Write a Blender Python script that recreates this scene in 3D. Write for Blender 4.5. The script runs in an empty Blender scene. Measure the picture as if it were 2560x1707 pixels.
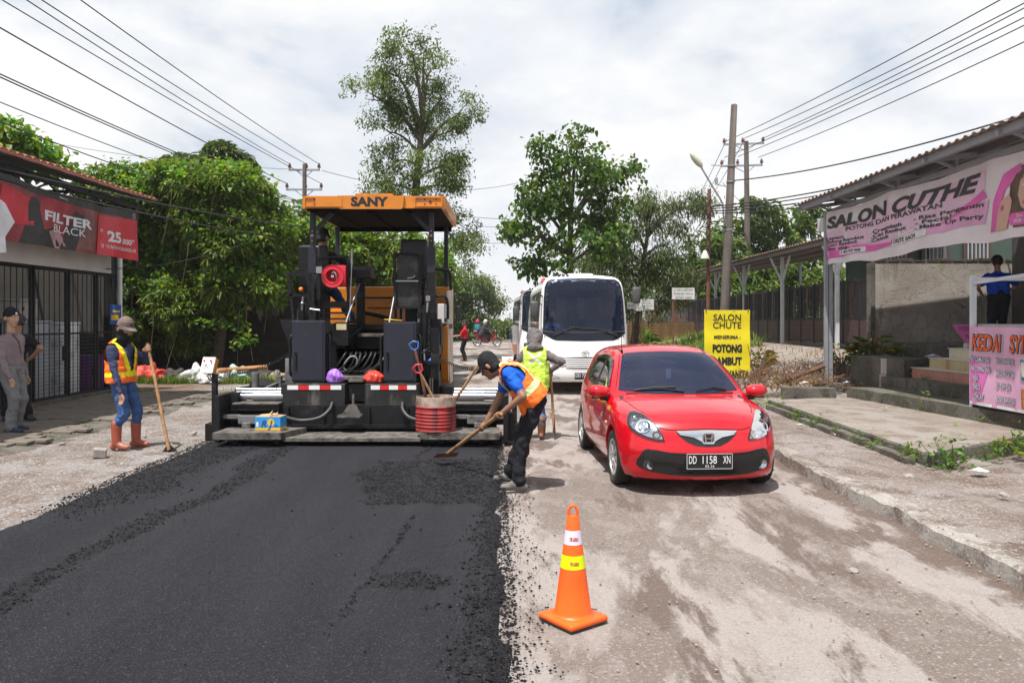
import bpy, bmesh, math, random
import numpy as np
from mathutils import Vector, Matrix
from mathutils.bvhtree import BVHTree
random.seed(7); RNG = np.random.default_rng(11)
SC = bpy.context.scene; COL = SC.collection
R = math.radians
# ------------------------------------------------------------------ camera
FPX, CXP, HYP, CH = 1991.0, 1280.0, 797.0, 1.75      # focal (px of the 2560 frame), centre, horizon row, eye height
cam_d = bpy.data.cameras.new('camera'); cam = bpy.data.objects.new('camera', cam_d); COL.objects.link(cam)
cam.location = (0, 0, CH); cam.rotation_euler = (R(90), 0, 0)
cam_d.sensor_width = 36; cam_d.lens = 36*FPX/2560; cam_d.shift_y = -(853.5-HYP)/2560
cam_d.clip_start = .1; cam_d.clip_end = 3000
SC.camera = cam
# ------------------------------------------------------------------ sun + sky
SUN = Vector((-.20, -.31, 1)).normalized()
sd = bpy.data.lights.new('sun', 'SUN'); so = bpy.data.objects.new('sun', sd); COL.objects.link(so)
sd.energy = 5.0; sd.angle = R(.55); sd.color = (1, .965, .91)
so.rotation_euler = SUN.to_track_quat('Z', 'Y').to_euler()
wd = bpy.data.worlds.new('World'); SC.world = wd; wd.use_nodes = True
def build_world():
 nt = wd.node_tree; N = nt.nodes; L = nt.links
 bg = N['Background']; bg.inputs['Strength'].default_value = .076
 sky = N.new('ShaderNodeTexSky'); sky.sky_type = 'NISHITA'; sky.sun_disc = False
 sky.sun_elevation = math.asin(SUN.z); sky.sun_rotation = math.atan2(SUN.x, SUN.y)
 sky.air_density = 1.2; sky.dust_density = 2.5; sky.ozone_density = 1.5
 tc = N.new('ShaderNodeTexCoord'); sep = N.new('ShaderNodeSeparateXYZ'); L.new(tc.outputs['Generated'], sep.inputs[0])
 def m(op, a, b=None):
  n = N.new('ShaderNodeMath'); n.operation = op
  for i, v in enumerate((a, b)):
   if v is None: continue
   if isinstance(v, (int, float)): n.inputs[i].default_value = v
   else: L.new(v, n.inputs[i])
  return n.outputs[0]
 cv = N.new('ShaderNodeMapping'); cv.inputs['Scale'].default_value = (1, 1, 2.0); L.new(tc.outputs['Generated'], cv.inputs[0])
 def noise(scale, detail, rough, dist=0, off=0):
  n = N.new('ShaderNodeTexNoise'); n.inputs['Scale'].default_value = scale; n.inputs['Detail'].default_value = detail
  n.inputs['Roughness'].default_value = rough; n.inputs['Distortion'].default_value = dist
  mp = N.new('ShaderNodeMapping'); mp.inputs['Location'].default_value = (off, off*.7, off*.3); L.new(cv.outputs[0], mp.inputs[0])
  L.new(mp.outputs[0], n.inputs['Vector']); return n.outputs['Fac']
 def ramp(f, stops):
  r = N.new('ShaderNodeValToRGB'); e = r.color_ramp.elements
  e[0].position, e[0].color = stops[0][0], (*stops[0][1], 1); e[1].position, e[1].color = stops[-1][0], (*stops[-1][1], 1)
  for p, c in stops[1:-1]: x = e.new(p); x.color = (*c, 1)
  L.new(f, r.inputs[0]); return r.outputs['Color']
 cover = ramp(noise(1.9, 9, .55, .2, 3.3), [(.37, (.12,)*3), (.45, (.72,)*3), (.53, (1,)*3)])
 body = ramp(noise(3.1, 9, .58, .15, 9.1), [(.30, (7.7, 8.15, 8.9)), (.45, (9.0, 9.2, 9.5)), (.56, (9.9, 9.9, 9.9))])
 tint = N.new('ShaderNodeMix'); tint.data_type = 'RGBA'; tint.inputs[0].default_value = .55      # humid pale air in front of the blue
 L.new(sky.outputs[0], tint.inputs[6]); tint.inputs[7].default_value = (5.4, 6.7, 8.6, 1)
 mx = N.new('ShaderNodeMix'); mx.data_type = 'RGBA'; L.new(cover, mx.inputs[0]); L.new(tint.outputs[2], mx.inputs[6]); L.new(body, mx.inputs[7])
 L.new(mx.outputs[2], bg.inputs['Color'])
build_world()
SC.view_settings.view_transform = 'Standard'; SC.view_settings.look = 'None'
SC.view_settings.exposure = 0.46; SC.view_settings.gamma = 1
SC.cycles.use_denoising = True; SC.cycles.max_bounces = 8; SC.cycles.transparent_max_bounces = 12
SC.cycles.sample_clamp_indirect = 6
SC.cycles.use_adaptive_sampling = True; SC.cycles.adaptive_threshold = .012

# ------------------------------------------------------------------ helpers
def at(px, py, Y):      # a pixel of the 2560-wide photograph, at depth Y, as a point of the place
 return Vector(((px-CXP)/FPX*Y, Y, CH-(py-HYP)/FPX*Y))
def tag(o, label=None, cat=None, group=None, kind=None):
 if label: o['label'] = label
 if cat: o['category'] = cat
 if group: o['group'] = group
 if kind: o['kind'] = kind
 return o
def empty(name, loc=(0, 0, 0), rz=0, label=None, cat=None, group=None):
 o = bpy.data.objects.new(name, None); COL.objects.link(o); o.location = loc; o.rotation_euler = (0, 0, rz)
 o.empty_display_size = .2
 return tag(o, label, cat, group)
def link(name, me, parent=None, mats=None):
 o = bpy.data.objects.new(name, me); COL.objects.link(o)
 if parent is not None: o.parent = parent
 if mats is not None:
  for m in (mats if isinstance(mats, (list, tuple)) else [mats]): me.materials.append(m)
 return o
def copy_tree(o, parent=None):
 c = o.copy(); COL.objects.link(c); c.parent = parent
 for ch in list(o.children): copy_tree(ch, c)
 return c
def shade(me, angle=None):
 n = len(me.polygons); me.polygons.foreach_set('use_smooth', [True]*n)
 if angle is not None: me.set_sharp_from_angle(angle=R(angle))
class MB:
 'collects shapes; build() links them as one mesh object'
 def __init__(s): s.v = []; s.f = []; s.mi = []; s.cur = 0
 def m(s, i): s.cur = i; return s
 def add(s, vs, fs):
  b = len(s.v); s.v += [tuple(v) for v in vs]
  for f in fs: s.f.append(tuple(b+i for i in f)); s.mi.append(s.cur)
  return s
 def box(s, x0, x1, y0, y1, z0, z1, bev=0):
  if bev <= 0:
   return s.add([(x0,y0,z0),(x1,y0,z0),(x1,y1,z0),(x0,y1,z0),(x0,y0,z1),(x1,y0,z1),(x1,y1,z1),(x0,y1,z1)],
     [(0,3,2,1),(4,5,6,7),(0,1,5,4),(1,2,6,5),(2,3,7,6),(3,0,4,7)])
  bm = bmesh.new(); bmesh.ops.create_cube(bm, size=1)
  for v in bm.verts: v.co = ((x0+x1)/2+v.co.x*(x1-x0), (y0+y1)/2+v.co.y*(y1-y0), (z0+z1)/2+v.co.z*(z1-z0))
  bmesh.ops.bevel(bm, geom=list(bm.edges), offset=bev, segments=2, affect='EDGES', profile=.5)
  return s.bm(bm)
 def bm(s, bm, mat=None):
  bm.verts.index_update(); vs = [v.co.copy() for v in bm.verts]
  if mat is not None: vs = [mat @ v for v in vs]
  s.add(vs, [[v.index for v in f.verts] for f in bm.faces]); bm.free(); return s
 def obox(s, c, d, w, h, l, up=(0,0,1)):
  'box of length l along d from c, w wide, h high (centred)'
  d = Vector(d).normalized(); up = Vector(up)
  if abs(d.dot(up)) > .99: up = Vector((0,1,0))
  x = d.cross(up).normalized(); u = x.cross(d); c = Vector(c)
  vs = [c+d*(l*e)+x*(w/2*a)+u*(h/2*b) for e in (0,1) for a, b in ((-1,-1),(1,-1),(1,1),(-1,1))]
  return s.add(vs, [(0,1,2,3),(7,6,5,4),(0,4,5,1),(1,5,6,2),(2,6,7,3),(3,7,4,0)])
 def bar(s, a, b, w, h=None, up=(0,0,1)):
  a = Vector(a); b = Vector(b); return s.obox(a, b-a, w, h or w, (b-a).length, up)
 def tube(s, pts, r, n=8, caps=True, closed=False):
  pts = [Vector(p) for p in pts]; k = len(pts)
  rs = r if isinstance(r, (list, tuple)) else [r]*k
  t0 = (pts[1]-pts[0]).normalized(); ref = Vector((0,0,1)) if abs(t0.z) < .9 else Vector((1,0,0))
  u = t0.cross(ref).normalized(); vs = []
  for i, p in enumerate(pts):
   if closed: t = (pts[(i+1) % k]-pts[i-1]).normalized()
   else: t = (pts[min(i+1, k-1)]-pts[max(i-1, 0)]).normalized()
   u = (u-t*u.dot(t)); u = u.normalized() if u.length > 1e-6 else t.orthogonal().normalized(); w = t.cross(u)
   vs += [p+(u*math.cos(2*math.pi*j/n)+w*math.sin(2*math.pi*j/n))*rs[i] for j in range(n)]
  fs = []
  for i in range(k if closed else k-1):
   a, b = i*n, ((i+1) % k)*n
   fs += [(a+j, a+(j+1) % n, b+(j+1) % n, b+j) for j in range(n)]
  if caps and not closed: fs += [tuple(range(n-1, -1, -1)), tuple((k-1)*n+j for j in range(n))]
  return s.add(vs, fs)
 def lathe(s, prof, c=(0,0,0), axis='z', n=24, a0=0, a1=2*math.pi):
  c = Vector(c); full = abs(a1-a0-2*math.pi) < 1e-6; cnt = n if full else n+1; vs = []
  for r, h in prof:
   for j in range(cnt):
    a = a0+(a1-a0)*j/n; p = (r*math.cos(a), r*math.sin(a), h)
    if axis == 'x': p = (p[2], p[0], p[1])
    elif axis == 'y': p = (p[0], p[2], p[1])
    vs.append(c+Vector(p))
  fs = []
  for i in range(len(prof)-1):
   for j in range(n):
    k = (j+1) % cnt
    fs.append((i*cnt+j, i*cnt+k, (i+1)*cnt+k, (i+1)*cnt+j))
  return s.add(vs, fs)
 def ball(s, c, r, n=10, squash=(1,1,1)):
  pr = []; c = Vector(c); bm = bmesh.new(); bmesh.ops.create_uvsphere(bm, u_segments=n*2, v_segments=n, radius=r)
  return s.bm(bm, Matrix.Translation(c) @ Matrix.Diagonal((*squash, 1)))
 def prism(s, poly, d0, d1, axis='y'):
  'polygon in the two other axes, extruded from d0 to d1 along axis'
  def P(a, b, d): return {'y': (a, d, b), 'x': (d, a, b), 'z': (a, b, d)}[axis]
  n = len(poly); vs = [P(a, b, d0) for a, b in poly]+[P(a, b, d1) for a, b in poly]
  fs = [tuple(range(n)), tuple(range(2*n-1, n-1, -1))]+[(i, i+n, (i+1) % n+n, (i+1) % n) for i in range(n)]
  return s.add(vs, fs)
 def build(s, name, mats, parent=None, smooth=None, recalc=True):
  me = bpy.data.meshes.new(name); me.from_pydata(s.v, [], s.f)
  mats = mats if isinstance(mats, (list, tuple)) else [mats]
  for m in mats: me.materials.append(m)
  if len(mats) > 1: me.polygons.foreach_set('material_index', s.mi)
  if recalc:
   bm = bmesh.new(); bm.from_mesh(me); bmesh.ops.recalc_face_normals(bm, faces=bm.faces); bm.to_mesh(me); bm.free()
  if smooth is not None: shade(me, smooth)
  me.update(); return link(name, me, parent)
def part(name, mats, parent, fn, smooth=None):
 m = MB(); fn(m); return m.build(name, mats, parent, smooth)
def arc(c, r, a0, a1, n, plane='xz'):
 o = []
 for i in range(n+1):
  a = a0+(a1-a0)*i/n; p = (r*math.cos(a), r*math.sin(a))
  o.append(Vector(c)+Vector({'xz': (p[0], 0, p[1]), 'xy': (p[0], p[1], 0), 'yz': (0, p[0], p[1])}[plane]))
 return o
def rrect(x0, x1, z0, z1, r, n=4):
 o = []
 for cx, cz, a in ((x1-r, z1-r, 0), (x0+r, z1-r, 90), (x0+r, z0+r, 180), (x1-r, z0+r, 270)):
  for i in range(n+1): t = R(a+90*i/n); o.append((cx+r*math.cos(t), cz+r*math.sin(t)))
 return o
def catmull(P, n):
 P = [np.array(p, float) for p in P]; o = []
 for i in range(len(P)-1):
  p0 = P[i-1] if i else 2*P[0]-P[1]; p3 = P[i+2] if i+2 < len(P) else 2*P[-1]-P[-2]; p1, p2 = P[i], P[i+1]
  for j in range(n):
   t = j/n
   o.append(.5*((2*p1)+(-p0+p2)*t+(2*p0-5*p1+4*p2-p3)*t*t+(-p0+3*p1-3*p2+p3)*t**3))
 o.append(P[-1]); return o
def spl(P, n=5): return [Vector(p) for p in catmull(P, n)]
# value noise
_LAT = RNG.random((257, 257))
def vnoise(x, y, s=1.0, seed=0):
 x = np.asarray(x, float)*s+seed*17.31; y = np.asarray(y, float)*s+seed*9.77
 xi = np.floor(x).astype(int); yi = np.floor(y).astype(int); fx = x-xi; fy = y-yi
 fx = fx*fx*(3-2*fx); fy = fy*fy*(3-2*fy); xi %= 256; yi %= 256
 a = _LAT[xi, yi]; b = _LAT[xi+1, yi]; c = _LAT[xi, yi+1]; d = _LAT[xi+1, yi+1]
 return (a*(1-fx)+b*fx)*(1-fy)+(c*(1-fx)+d*fx)*fy
def fbm(x, y, s=1.0, o=4, seed=0):
 t = 0; amp = .5
 for k in range(o): t = t+amp*vnoise(x, y, s*2**k, seed+k*3); amp *= .5
 return t
def sstep(a, b, x):
 t = np.clip((np.asarray(x, float)-a)/(b-a), 0, 1); return t*t*(3-2*t)
# ------------------------------------------------------------------ materials
MATS = {}
def mat(name, col, rough=.6, metal=0., var=.12, vscale=4., bump=0., bscale=60., coat=0., spec=.5, dirt=None, dirt_amt=.4, dscale=3., trans=0., alpha=1., coords='Object', streak=None, ior=1.45, emis=None, sheen=0.):
 if name in MATS: return MATS[name]
 m = bpy.data.materials.new(name); m.use_nodes = True; nt = m.node_tree; N = nt.nodes; L = nt.links
 b = N['Principled BSDF']; b.inputs['Roughness'].default_value = rough; b.inputs['Metallic'].default_value = metal
 b.inputs['Specular IOR Level'].default_value = spec; b.inputs['Coat Weight'].default_value = coat; b.inputs['Coat Roughness'].default_value = .04
 b.inputs['Transmission Weight'].default_value = trans; b.inputs['Alpha'].default_value = alpha; b.inputs['IOR'].default_value = ior
 if sheen: b.inputs['Sheen Weight'].default_value = sheen
 if emis: b.inputs['Emission Color'].default_value = (*emis[0], 1); b.inputs['Emission Strength'].default_value = emis[1]
 tc = N.new('ShaderNodeTexCoord')
 src = tc.outputs[coords]
 if streak:
  mp = N.new('ShaderNodeMapping'); mp.inputs['Scale'].default_value = streak; L.new(src, mp.inputs[0]); dsrc = mp.outputs[0]
 else: dsrc = src
 def nz(scale, det=4, s=None):
  n = N.new('ShaderNodeTexNoise'); n.inputs['Scale'].default_value = scale; n.inputs['Detail'].default_value = det; n.inputs['Roughness'].default_value = .6
  L.new(s or src, n.inputs['Vector']); return n.outputs['Fac']
 c = (*col, 1)
 if var > 0:
  mr = N.new('ShaderNodeMapRange'); mr.inputs[1].default_value = .3; mr.inputs[2].default_value = .7
  mr.inputs[3].default_value = 1-var; mr.inputs[4].default_value = 1+var; L.new(nz(vscale), mr.inputs[0])
  h = N.new('ShaderNodeVectorMath'); h.operation = 'SCALE'; h.inputs[0].default_value = col; L.new(mr.outputs[0], h.inputs['Scale']); cs = h.outputs[0]
  rr = N.new('ShaderNodeMapRange'); rr.inputs[1].default_value = .3; rr.inputs[2].default_value = .7
  rr.inputs[3].default_value = max(0, rough-.08*(var > .03)); rr.inputs[4].default_value = min(1, rough+.08*(var > .03)); L.new(nz(vscale*2.3), rr.inputs[0]); L.new(rr.outputs[0], b.inputs['Roughness'])
 else:
  h = N.new('ShaderNodeRGB'); h.outputs[0].default_value = c; cs = h.outputs[0]
 if dirt:
  rp = N.new('ShaderNodeMapRange'); rp.inputs[1].default_value = .62-dirt_amt*.35; rp.inputs[2].default_value = .78-dirt_amt*.25; L.new(nz(dscale, 7, dsrc), rp.inputs[0])
  mx = N.new('ShaderNodeMix'); mx.data_type = 'RGBA'; L.new(rp.outputs[0], mx.inputs[0]); L.new(cs, mx.inputs[6]); mx.inputs[7].default_value = (*dirt, 1); cs = mx.outputs[2]
 L.new(cs, b.inputs['Base Color'])
 if bump > 0:
  bp = N.new('ShaderNodeBump'); bp.inputs['Strength'].default_value = bump; bp.inputs['Distance'].default_value = .02; L.new(nz(bscale, 5), bp.inputs['Height']); L.new(bp.outputs[0], b.inputs['Normal'])
 MATS[name] = m; return m
def leaf_mat(name, c1, c2, c3, rough=.45, tr=.35):
 if name in MATS: return MATS[name]
 m = bpy.data.materials.new(name); m.use_nodes = True; nt = m.node_tree; N = nt.nodes; L = nt.links
 b = N['Principled BSDF']; b.inputs['Roughness'].default_value = rough; b.inputs['Specular IOR Level'].default_value = .4
 g = N.new('ShaderNodeNewGeometry'); r = N.new('ShaderNodeValToRGB'); e = r.color_ramp.elements
 e[0].position = 0; e[0].color = (*c1, 1); e[1].position = 1; e[1].color = (*c3, 1); x = e.new(.62); x.color = (*c2, 1); x = e.new(.93); x.color = (*[c2[i]*.5+c3[i]*.5 for i in range(3)], 1)
 L.new(g.outputs['Random Per Island'], r.inputs[0])
 n = N.new('ShaderNodeTexNoise'); n.inputs['Scale'].default_value = .8; n.inputs['Detail'].default_value = 3; tc = N.new('ShaderNodeTexCoord'); L.new(tc.outputs['Object'], n.inputs['Vector'])
 mr = N.new('ShaderNodeMapRange'); mr.inputs[1].default_value = .35; mr.inputs[2].default_value = .65; mr.inputs[3].default_value = .7; mr.inputs[4].default_value = 1.3; L.new(n.outputs['Fac'], mr.inputs[0])
 h = N.new('ShaderNodeVectorMath'); h.operation = 'SCALE'; L.new(r.outputs[0], h.inputs[0]); L.new(mr.outputs[0], h.inputs['Scale'])
 L.new(h.outputs[0], b.inputs['Base Color'])
 t = N.new('ShaderNodeBsdfTranslucent'); h2 = N.new('ShaderNodeVectorMath'); h2.operation = 'MULTIPLY'; h2.inputs[1].default_value = (1.5, 1.6, .6); L.new(h.outputs[0], h2.inputs[0]); L.new(h2.outputs[0], t.inputs[0])
 mx = N.new('ShaderNodeMixShader'); mx.inputs[0].default_value = tr; L.new(b.outputs[0], mx.inputs[1]); L.new(t.outputs[0], mx.inputs[2])
 L.new(mx.outputs[0], N['Material Output'].inputs['Surface']); MATS[name] = m; return m
# ------------------------------------------------------------------ text + prints
def text2d(s, h=1.0, bold=0., shear=0., xs=1., sp=1.0, maxw=None, fit=False):
 'letters as flat triangles; returns verts (x, y), faces, width; cap height h'
 cu = bpy.data.curves.new('t', 'FONT'); cu.body = s; cu.size = 1; cu.offset = bold; cu.shear = shear; cu.space_character = sp; cu.resolution_u = 3
 o = bpy.data.objects.new('t', cu); me = o.to_mesh()
 v = np.array([p.co[:2] for p in me.vertices]) if len(me.vertices) else np.zeros((0, 2)); f = [tuple(p.vertices) for p in me.polygons]
 o.to_mesh_clear(); bpy.data.objects.remove(o); bpy.data.curves.remove(cu)
 k = h/.69; v = v*np.array([k*xs, k]); x0 = v[:, 0].min(); v[:, 0] -= x0; w = v[:, 0].max()
 if maxw and (w > maxw or fit): v[:, 0] *= maxw/w; w = maxw
 return v, f, w
def gridcut(vs2, fs, step):
 bm = bmesh.new(); bv = [bm.verts.new((x, y, 0)) for x, y in vs2]
 for f in fs:
  try: bm.faces.new([bv[i] for i in f])
  except ValueError: pass
 a = np.array(vs2); x0, y0 = a.min(0); x1, y1 = a.max(0)
 if len(fs) < 3: bmesh.ops.triangulate(bm, faces=bm.faces)
 for lo, hi, no in ((x0, x1, (1,0,0)), (y0, y1, (0,1,0))):
  t = (math.floor(lo/step)+1)*step
  while t < hi:
   bmesh.ops.bisect_plane(bm, geom=list(bm.verts)+list(bm.edges)+list(bm.faces), dist=1e-5, plane_co=(t*no[0], t*no[1], 0), plane_no=no); t += step
 bm.verts.index_update(); V = [(v.co.x, v.co.y) for v in bm.verts]; F = [tuple(v.index for v in f.verts) for f in bm.faces]; bm.free(); return V, F
def printed(name, vs2, fs, surf, m, parent, off=.004, step=.15):
 'flat print laid on a surface surf(u, v) -> (point, normal)'
 if step: vs2, fs = gridcut([tuple(v) for v in vs2], fs, step)
 mb = MB(); P = []
 for u, v in vs2: p, n = surf(u, v); P.append(Vector(p)+Vector(n)*off)
 mb.add(P, fs); o = mb.build(name, m, parent, recalc=False); return o
def lettering(s, surf, u, v, h, m, parent, name='lettering', off=.008, step=.25, anchor='l', **k):
 V, F, w = text2d(s, h, **k)
 u -= {'l': 0, 'c': w/2, 'r': w}[anchor]
 return printed(name, [(u+a, v+b) for a, b in V], F, surf, m, parent, off, step), w
def poly(pts): return pts, [tuple(range(len(pts)))]
def plane_surf(o, ux, uy, n):
 o = Vector(o); ux = Vector(ux); uy = Vector(uy); n = Vector(n)
 return lambda u, v: (o+ux*u+uy*v, n)
# common materials
BLK = mat('black paint', (.010, .010, .012), .5, var=.25, vscale=6, spec=.3, dirt=(.04, .037, .034), dirt_amt=.2, dscale=5)
DGREY = mat('dark grey paint', (.024, .026, .038), .5, var=.12, vscale=3, spec=.3, dirt=(.05, .05, .055), dirt_amt=.05, dscale=9)
RUB = mat('tyre rubber', (.018, .017, .017), .85, var=.2, bump=.2, bscale=90, dirt=(.13, .11, .09), dirt_amt=.2)
CHROME = mat('chrome', (.75, .76, .78), .12, 1, var=.04)
STEEL = mat('brushed steel', (.33, .33, .35), .38, 1, var=.1)
GALV = mat('galvanised steel', (.34, .36, .39), .5, .6, var=.12, vscale=8, dirt=(.2, .15, .11), dirt_amt=.15)
WHITE = mat('white print', (.8, .8, .8), .6, var=.04)
INK = mat('black print', (.015, .015, .017), .55, var=.05)
WOOD = mat('worn wood handle', (.36, .2, .09), .6, var=.3, vscale=12, dirt=(.1, .06, .035), dirt_amt=.3, dscale=9, streak=(1, 1, .25))
RUST = mat('rusty steel', (.16, .065, .04), .8, var=.35, vscale=12, bump=.3, bscale=80, dirt=(.07, .04, .03), dirt_amt=.4)

# ================================================================== ground, road, fresh asphalt
def gh(x, y):
 'height of the terrain'
 x = np.asarray(x, float); y = np.asarray(y, float)
 r = sstep(4.6, 9.2, x)*sstep(15.0, 21, y)*.84+sstep(9, 30, x)*.3*sstep(10, 20, y)
 r = r-.03*sstep(-4.3, -5.2, x)*sstep(3, 6, y)+.05*fbm(x, y, .35, 3, 2)*sstep(3.8, 5.5, np.abs(x+.4))
 r = r+.25*sstep(-7, -12, x)*sstep(20, 25, y)
 return r-.03
def node_mat(name):
 m = bpy.data.materials.new(name); m.use_nodes = True; nt = m.node_tree; N = nt.nodes; L = nt.links; b = N['Principled BSDF']
 g = N.new('ShaderNodeNewGeometry'); pos = g.outputs['Position']
 def noise(scale, det=6, rough=.6, off=0, stretch=None, dist=0):
  n = N.new('ShaderNodeTexNoise'); n.inputs['Scale'].default_value = scale; n.inputs['Detail'].default_value = det; n.inputs['Roughness'].default_value = rough; n.inputs['Distortion'].default_value = dist
  mp = N.new('ShaderNodeMapping'); mp.inputs['Location'].default_value = (off, off*.6, 0)
  if stretch: mp.inputs['Scale'].default_value = stretch
  L.new(pos, mp.inputs[0]); L.new(mp.outputs[0], n.inputs['Vector']); return n.outputs['Fac']
 def voro(scale, feat='F1', warp=None):
  n = N.new('ShaderNodeTexVoronoi'); n.feature = feat; n.inputs['Scale'].default_value = scale; src = pos
  if warp is not None: q = N.new('ShaderNodeMix'); q.data_type = 'RGBA'; q.blend_type = 'ADD'; q.inputs[0].default_value = .35; L.new(pos, q.inputs[6]); L.new(warp, q.inputs[7]); src = q.outputs[2]
  L.new(src, n.inputs['Vector']); return n
 def rng(f, a, b_, c=0., d=1.):
  n = N.new('ShaderNodeMapRange'); n.inputs[1].default_value = a; n.inputs[2].default_value = b_; n.inputs[3].default_value = c; n.inputs[4].default_value = d; L.new(f, n.inputs[0]); return n.outputs[0]
 def mix(f, a, b_, mode='MIX'):
  n = N.new('ShaderNodeMix'); n.data_type = 'RGBA'; n.blend_type = mode
  for i, v in ((0, f), (6, a), (7, b_)):
   if isinstance(v, (int, float)): n.inputs[i].default_value = v
   elif isinstance(v, tuple): n.inputs[i].default_value = (*v, 1)
   else: L.new(v, n.inputs[i])
  return n.outputs[2]
 def math_(op, a, b_):
  n = N.new('ShaderNodeMath'); n.operation = op
  for i, v in enumerate((a, b_)):
   if isinstance(v, (int, float)): n.inputs[i].default_value = v
   else: L.new(v, n.inputs[i])
  return n.outputs[0]
 def bump(h, st, dist=.02, prev=None):
  n = N.new('ShaderNodeBump'); n.inputs['Strength'].default_value = st; n.inputs['Distance'].default_value = dist; L.new(h, n.inputs['Height'])
  if prev is not None: L.new(prev, n.inputs['Normal'])
  return n.outputs[0]
 return m, b, L, noise, voro, rng, mix, math_, bump
def road_material():
 m, b, L, noise, voro, rng, mix, mt, bump = node_mat('worn road')
 pale = rng(noise(.8, 9, .68, 2, (1.3, .45, 1), .4), .46, .52); brown = rng(noise(.95, 9, .66, 15, (1.5, .5, 1), .3), .54, .585)
 c = mix(pale, (0.1669, 0.1335, 0.1173), (0.3022, 0.2661, 0.2481)); c = mix(rng(noise(3.2, 8, .7, 7, (1.2, .7, 1), .5), .50, .60, 0, .7), c, (0.2390, 0.2038, 0.1858)); c = mix(brown, c, (0.1263, 0.0938, 0.0803))
 N = m.node_tree.nodes; g = N.new('ShaderNodeNewGeometry'); sx = N.new('ShaderNodeSeparateXYZ'); L.new(g.outputs['Position'], sx.inputs[0])   # silt washed against the kerb
 silt = rng(mt('ADD', sx.outputs['X'], mt('MULTIPLY', noise(1.6, 7, .65, 3), .9)), 3.52, 3.64); c = mix(silt, c, (0.1265, 0.0913, 0.0748)); brown = mt('MAXIMUM', brown, silt)
 sp = mt('SUBTRACT', 1.0, mt('MULTIPLY', brown, .6))
 c = mix(mt('MULTIPLY', mt('MULTIPLY', rng(noise(34, 3, .75), .56, .62), .6), sp), c, (0.3788, 0.3428, 0.3112))
 c = mix(mt('MULTIPLY', rng(noise(55, 3, .75, 4), .57, .64), .5), c, (0.0767, 0.0614, 0.0524))
 c = mix(mt('MULTIPLY', mt('MULTIPLY', rng(noise(120, 2, .7, 9), .57, .63), .35), sp), c, (0.3608, 0.3337, 0.3067))
 L.new(c, b.inputs['Base Color']); b.inputs['Roughness'].default_value = .9; b.inputs['Specular IOR Level'].default_value = .25
 L.new(bump(noise(60, 5, .75), .8, .014, bump(noise(6, 6, .65), .5, .03)), b.inputs['Normal']); return m
def dirt_material(name, a, bcol, g, stones=.5):
 m, b, L, noise, voro, rng, mix, mt, bump = node_mat(name)
 c = mix(rng(noise(.7, 8, .66, 1, (1.2, .7, 1)), .44, .56), a, bcol)
 c = mix(rng(noise(1.9, 9, .72, 5), .48, .58), c, g)
 c = mix(mt('MULTIPLY', rng(noise(38, 3, .7), .55, .64), stones), c, (.46, .43, .40))
 c = mix(mt('MULTIPLY', rng(noise(60, 3, .7, 8), .58, .68), .5), c, (.075, .06, .05))
 L.new(c, b.inputs['Base Color']); b.inputs['Roughness'].default_value = .95; b.inputs['Specular IOR Level'].default_value = .2
 L.new(bump(noise(34, 6, .72), .8, .02, bump(noise(3.5, 6, .65), .6, .05)), b.inputs['Normal']); return m
def asphalt_material(name, base, hi):
 m, b, L, noise, voro, rng, mix, mt, bump = node_mat(name)
 c = mix(rng(noise(95, 3, .75), .38, .66), base, hi)
 c = mix(rng(noise(.9, 6, .65, 3, (2.2, .3, 1)), .40, .60, 0, .45), c, tuple(x*.55 for x in base))
 c = mix(rng(noise(110, 2, .6, 6), .61, .68, 0, .85), c, (.115, .115, .135))
 L.new(c, b.inputs['Base Color']); b.inputs['Roughness'].default_value = .58; b.inputs['Specular IOR Level'].default_value = .22
 L.new(bump(noise(110, 4, .75), 1., .014, bump(voro(60).outputs['Distance'], .6, .012, bump(noise(9, 5, .7), .35, .02))), b.inputs['Normal']); return m
M_ROAD = road_material()
M_DIRT = dirt_material('dirt ground', (0.1318, 0.1003, 0.0833), (0.1845, 0.1598, 0.1487), (0.1122, 0.0782, 0.0620))
M_GRAV = dirt_material('gravel shoulder', (0.1751, 0.1505, 0.1403), (0.2329, 0.2133, 0.2091), (0.1454, 0.1080, 0.0892), .9)
M_ASPH = asphalt_material('fresh asphalt', (0.0136, 0.0136, 0.0180), (0.0320, 0.0320, 0.0400))
M_CRUMB = asphalt_material('loose asphalt', (0.0085, 0.0085, 0.0106), (0.0255, 0.0255, 0.0306))
M_CONC = dirt_material('weathered concrete', (0.2288, 0.1927, 0.1619), (0.2666, 0.2376, 0.2147), (0.1839, 0.1487, 0.1223), .3)
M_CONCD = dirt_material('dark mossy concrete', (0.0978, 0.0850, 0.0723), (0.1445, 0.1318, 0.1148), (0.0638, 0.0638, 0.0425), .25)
M_REDDIRT = dirt_material('reddish dirt', (0.1530, 0.0986, 0.0731), (0.1785, 0.1275, 0.0986), (0.1215, 0.0765, 0.0578), .3)
def grid_obj(name, xs, ys, zf, m, kind='structure', parent=None, smooth=True):
 X, Y = np.meshgrid(xs, ys); Z = zf(X, Y); nx, ny = len(xs), len(ys)
 V = np.stack([X, Y, Z], -1).reshape(-1, 3); i = np.arange(nx*ny).reshape(ny, nx)
 F = np.stack([i[:-1, :-1], i[:-1, 1:], i[1:, 1:], i[1:, :-1]], -1).reshape(-1, 4)
 me = bpy.data.meshes.new(name); me.from_pydata(V.tolist(), [], F.tolist())
 if smooth: shade(me)
 o = link(name, me, parent, m)
 if kind: o['kind'] = kind
 return o
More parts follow.
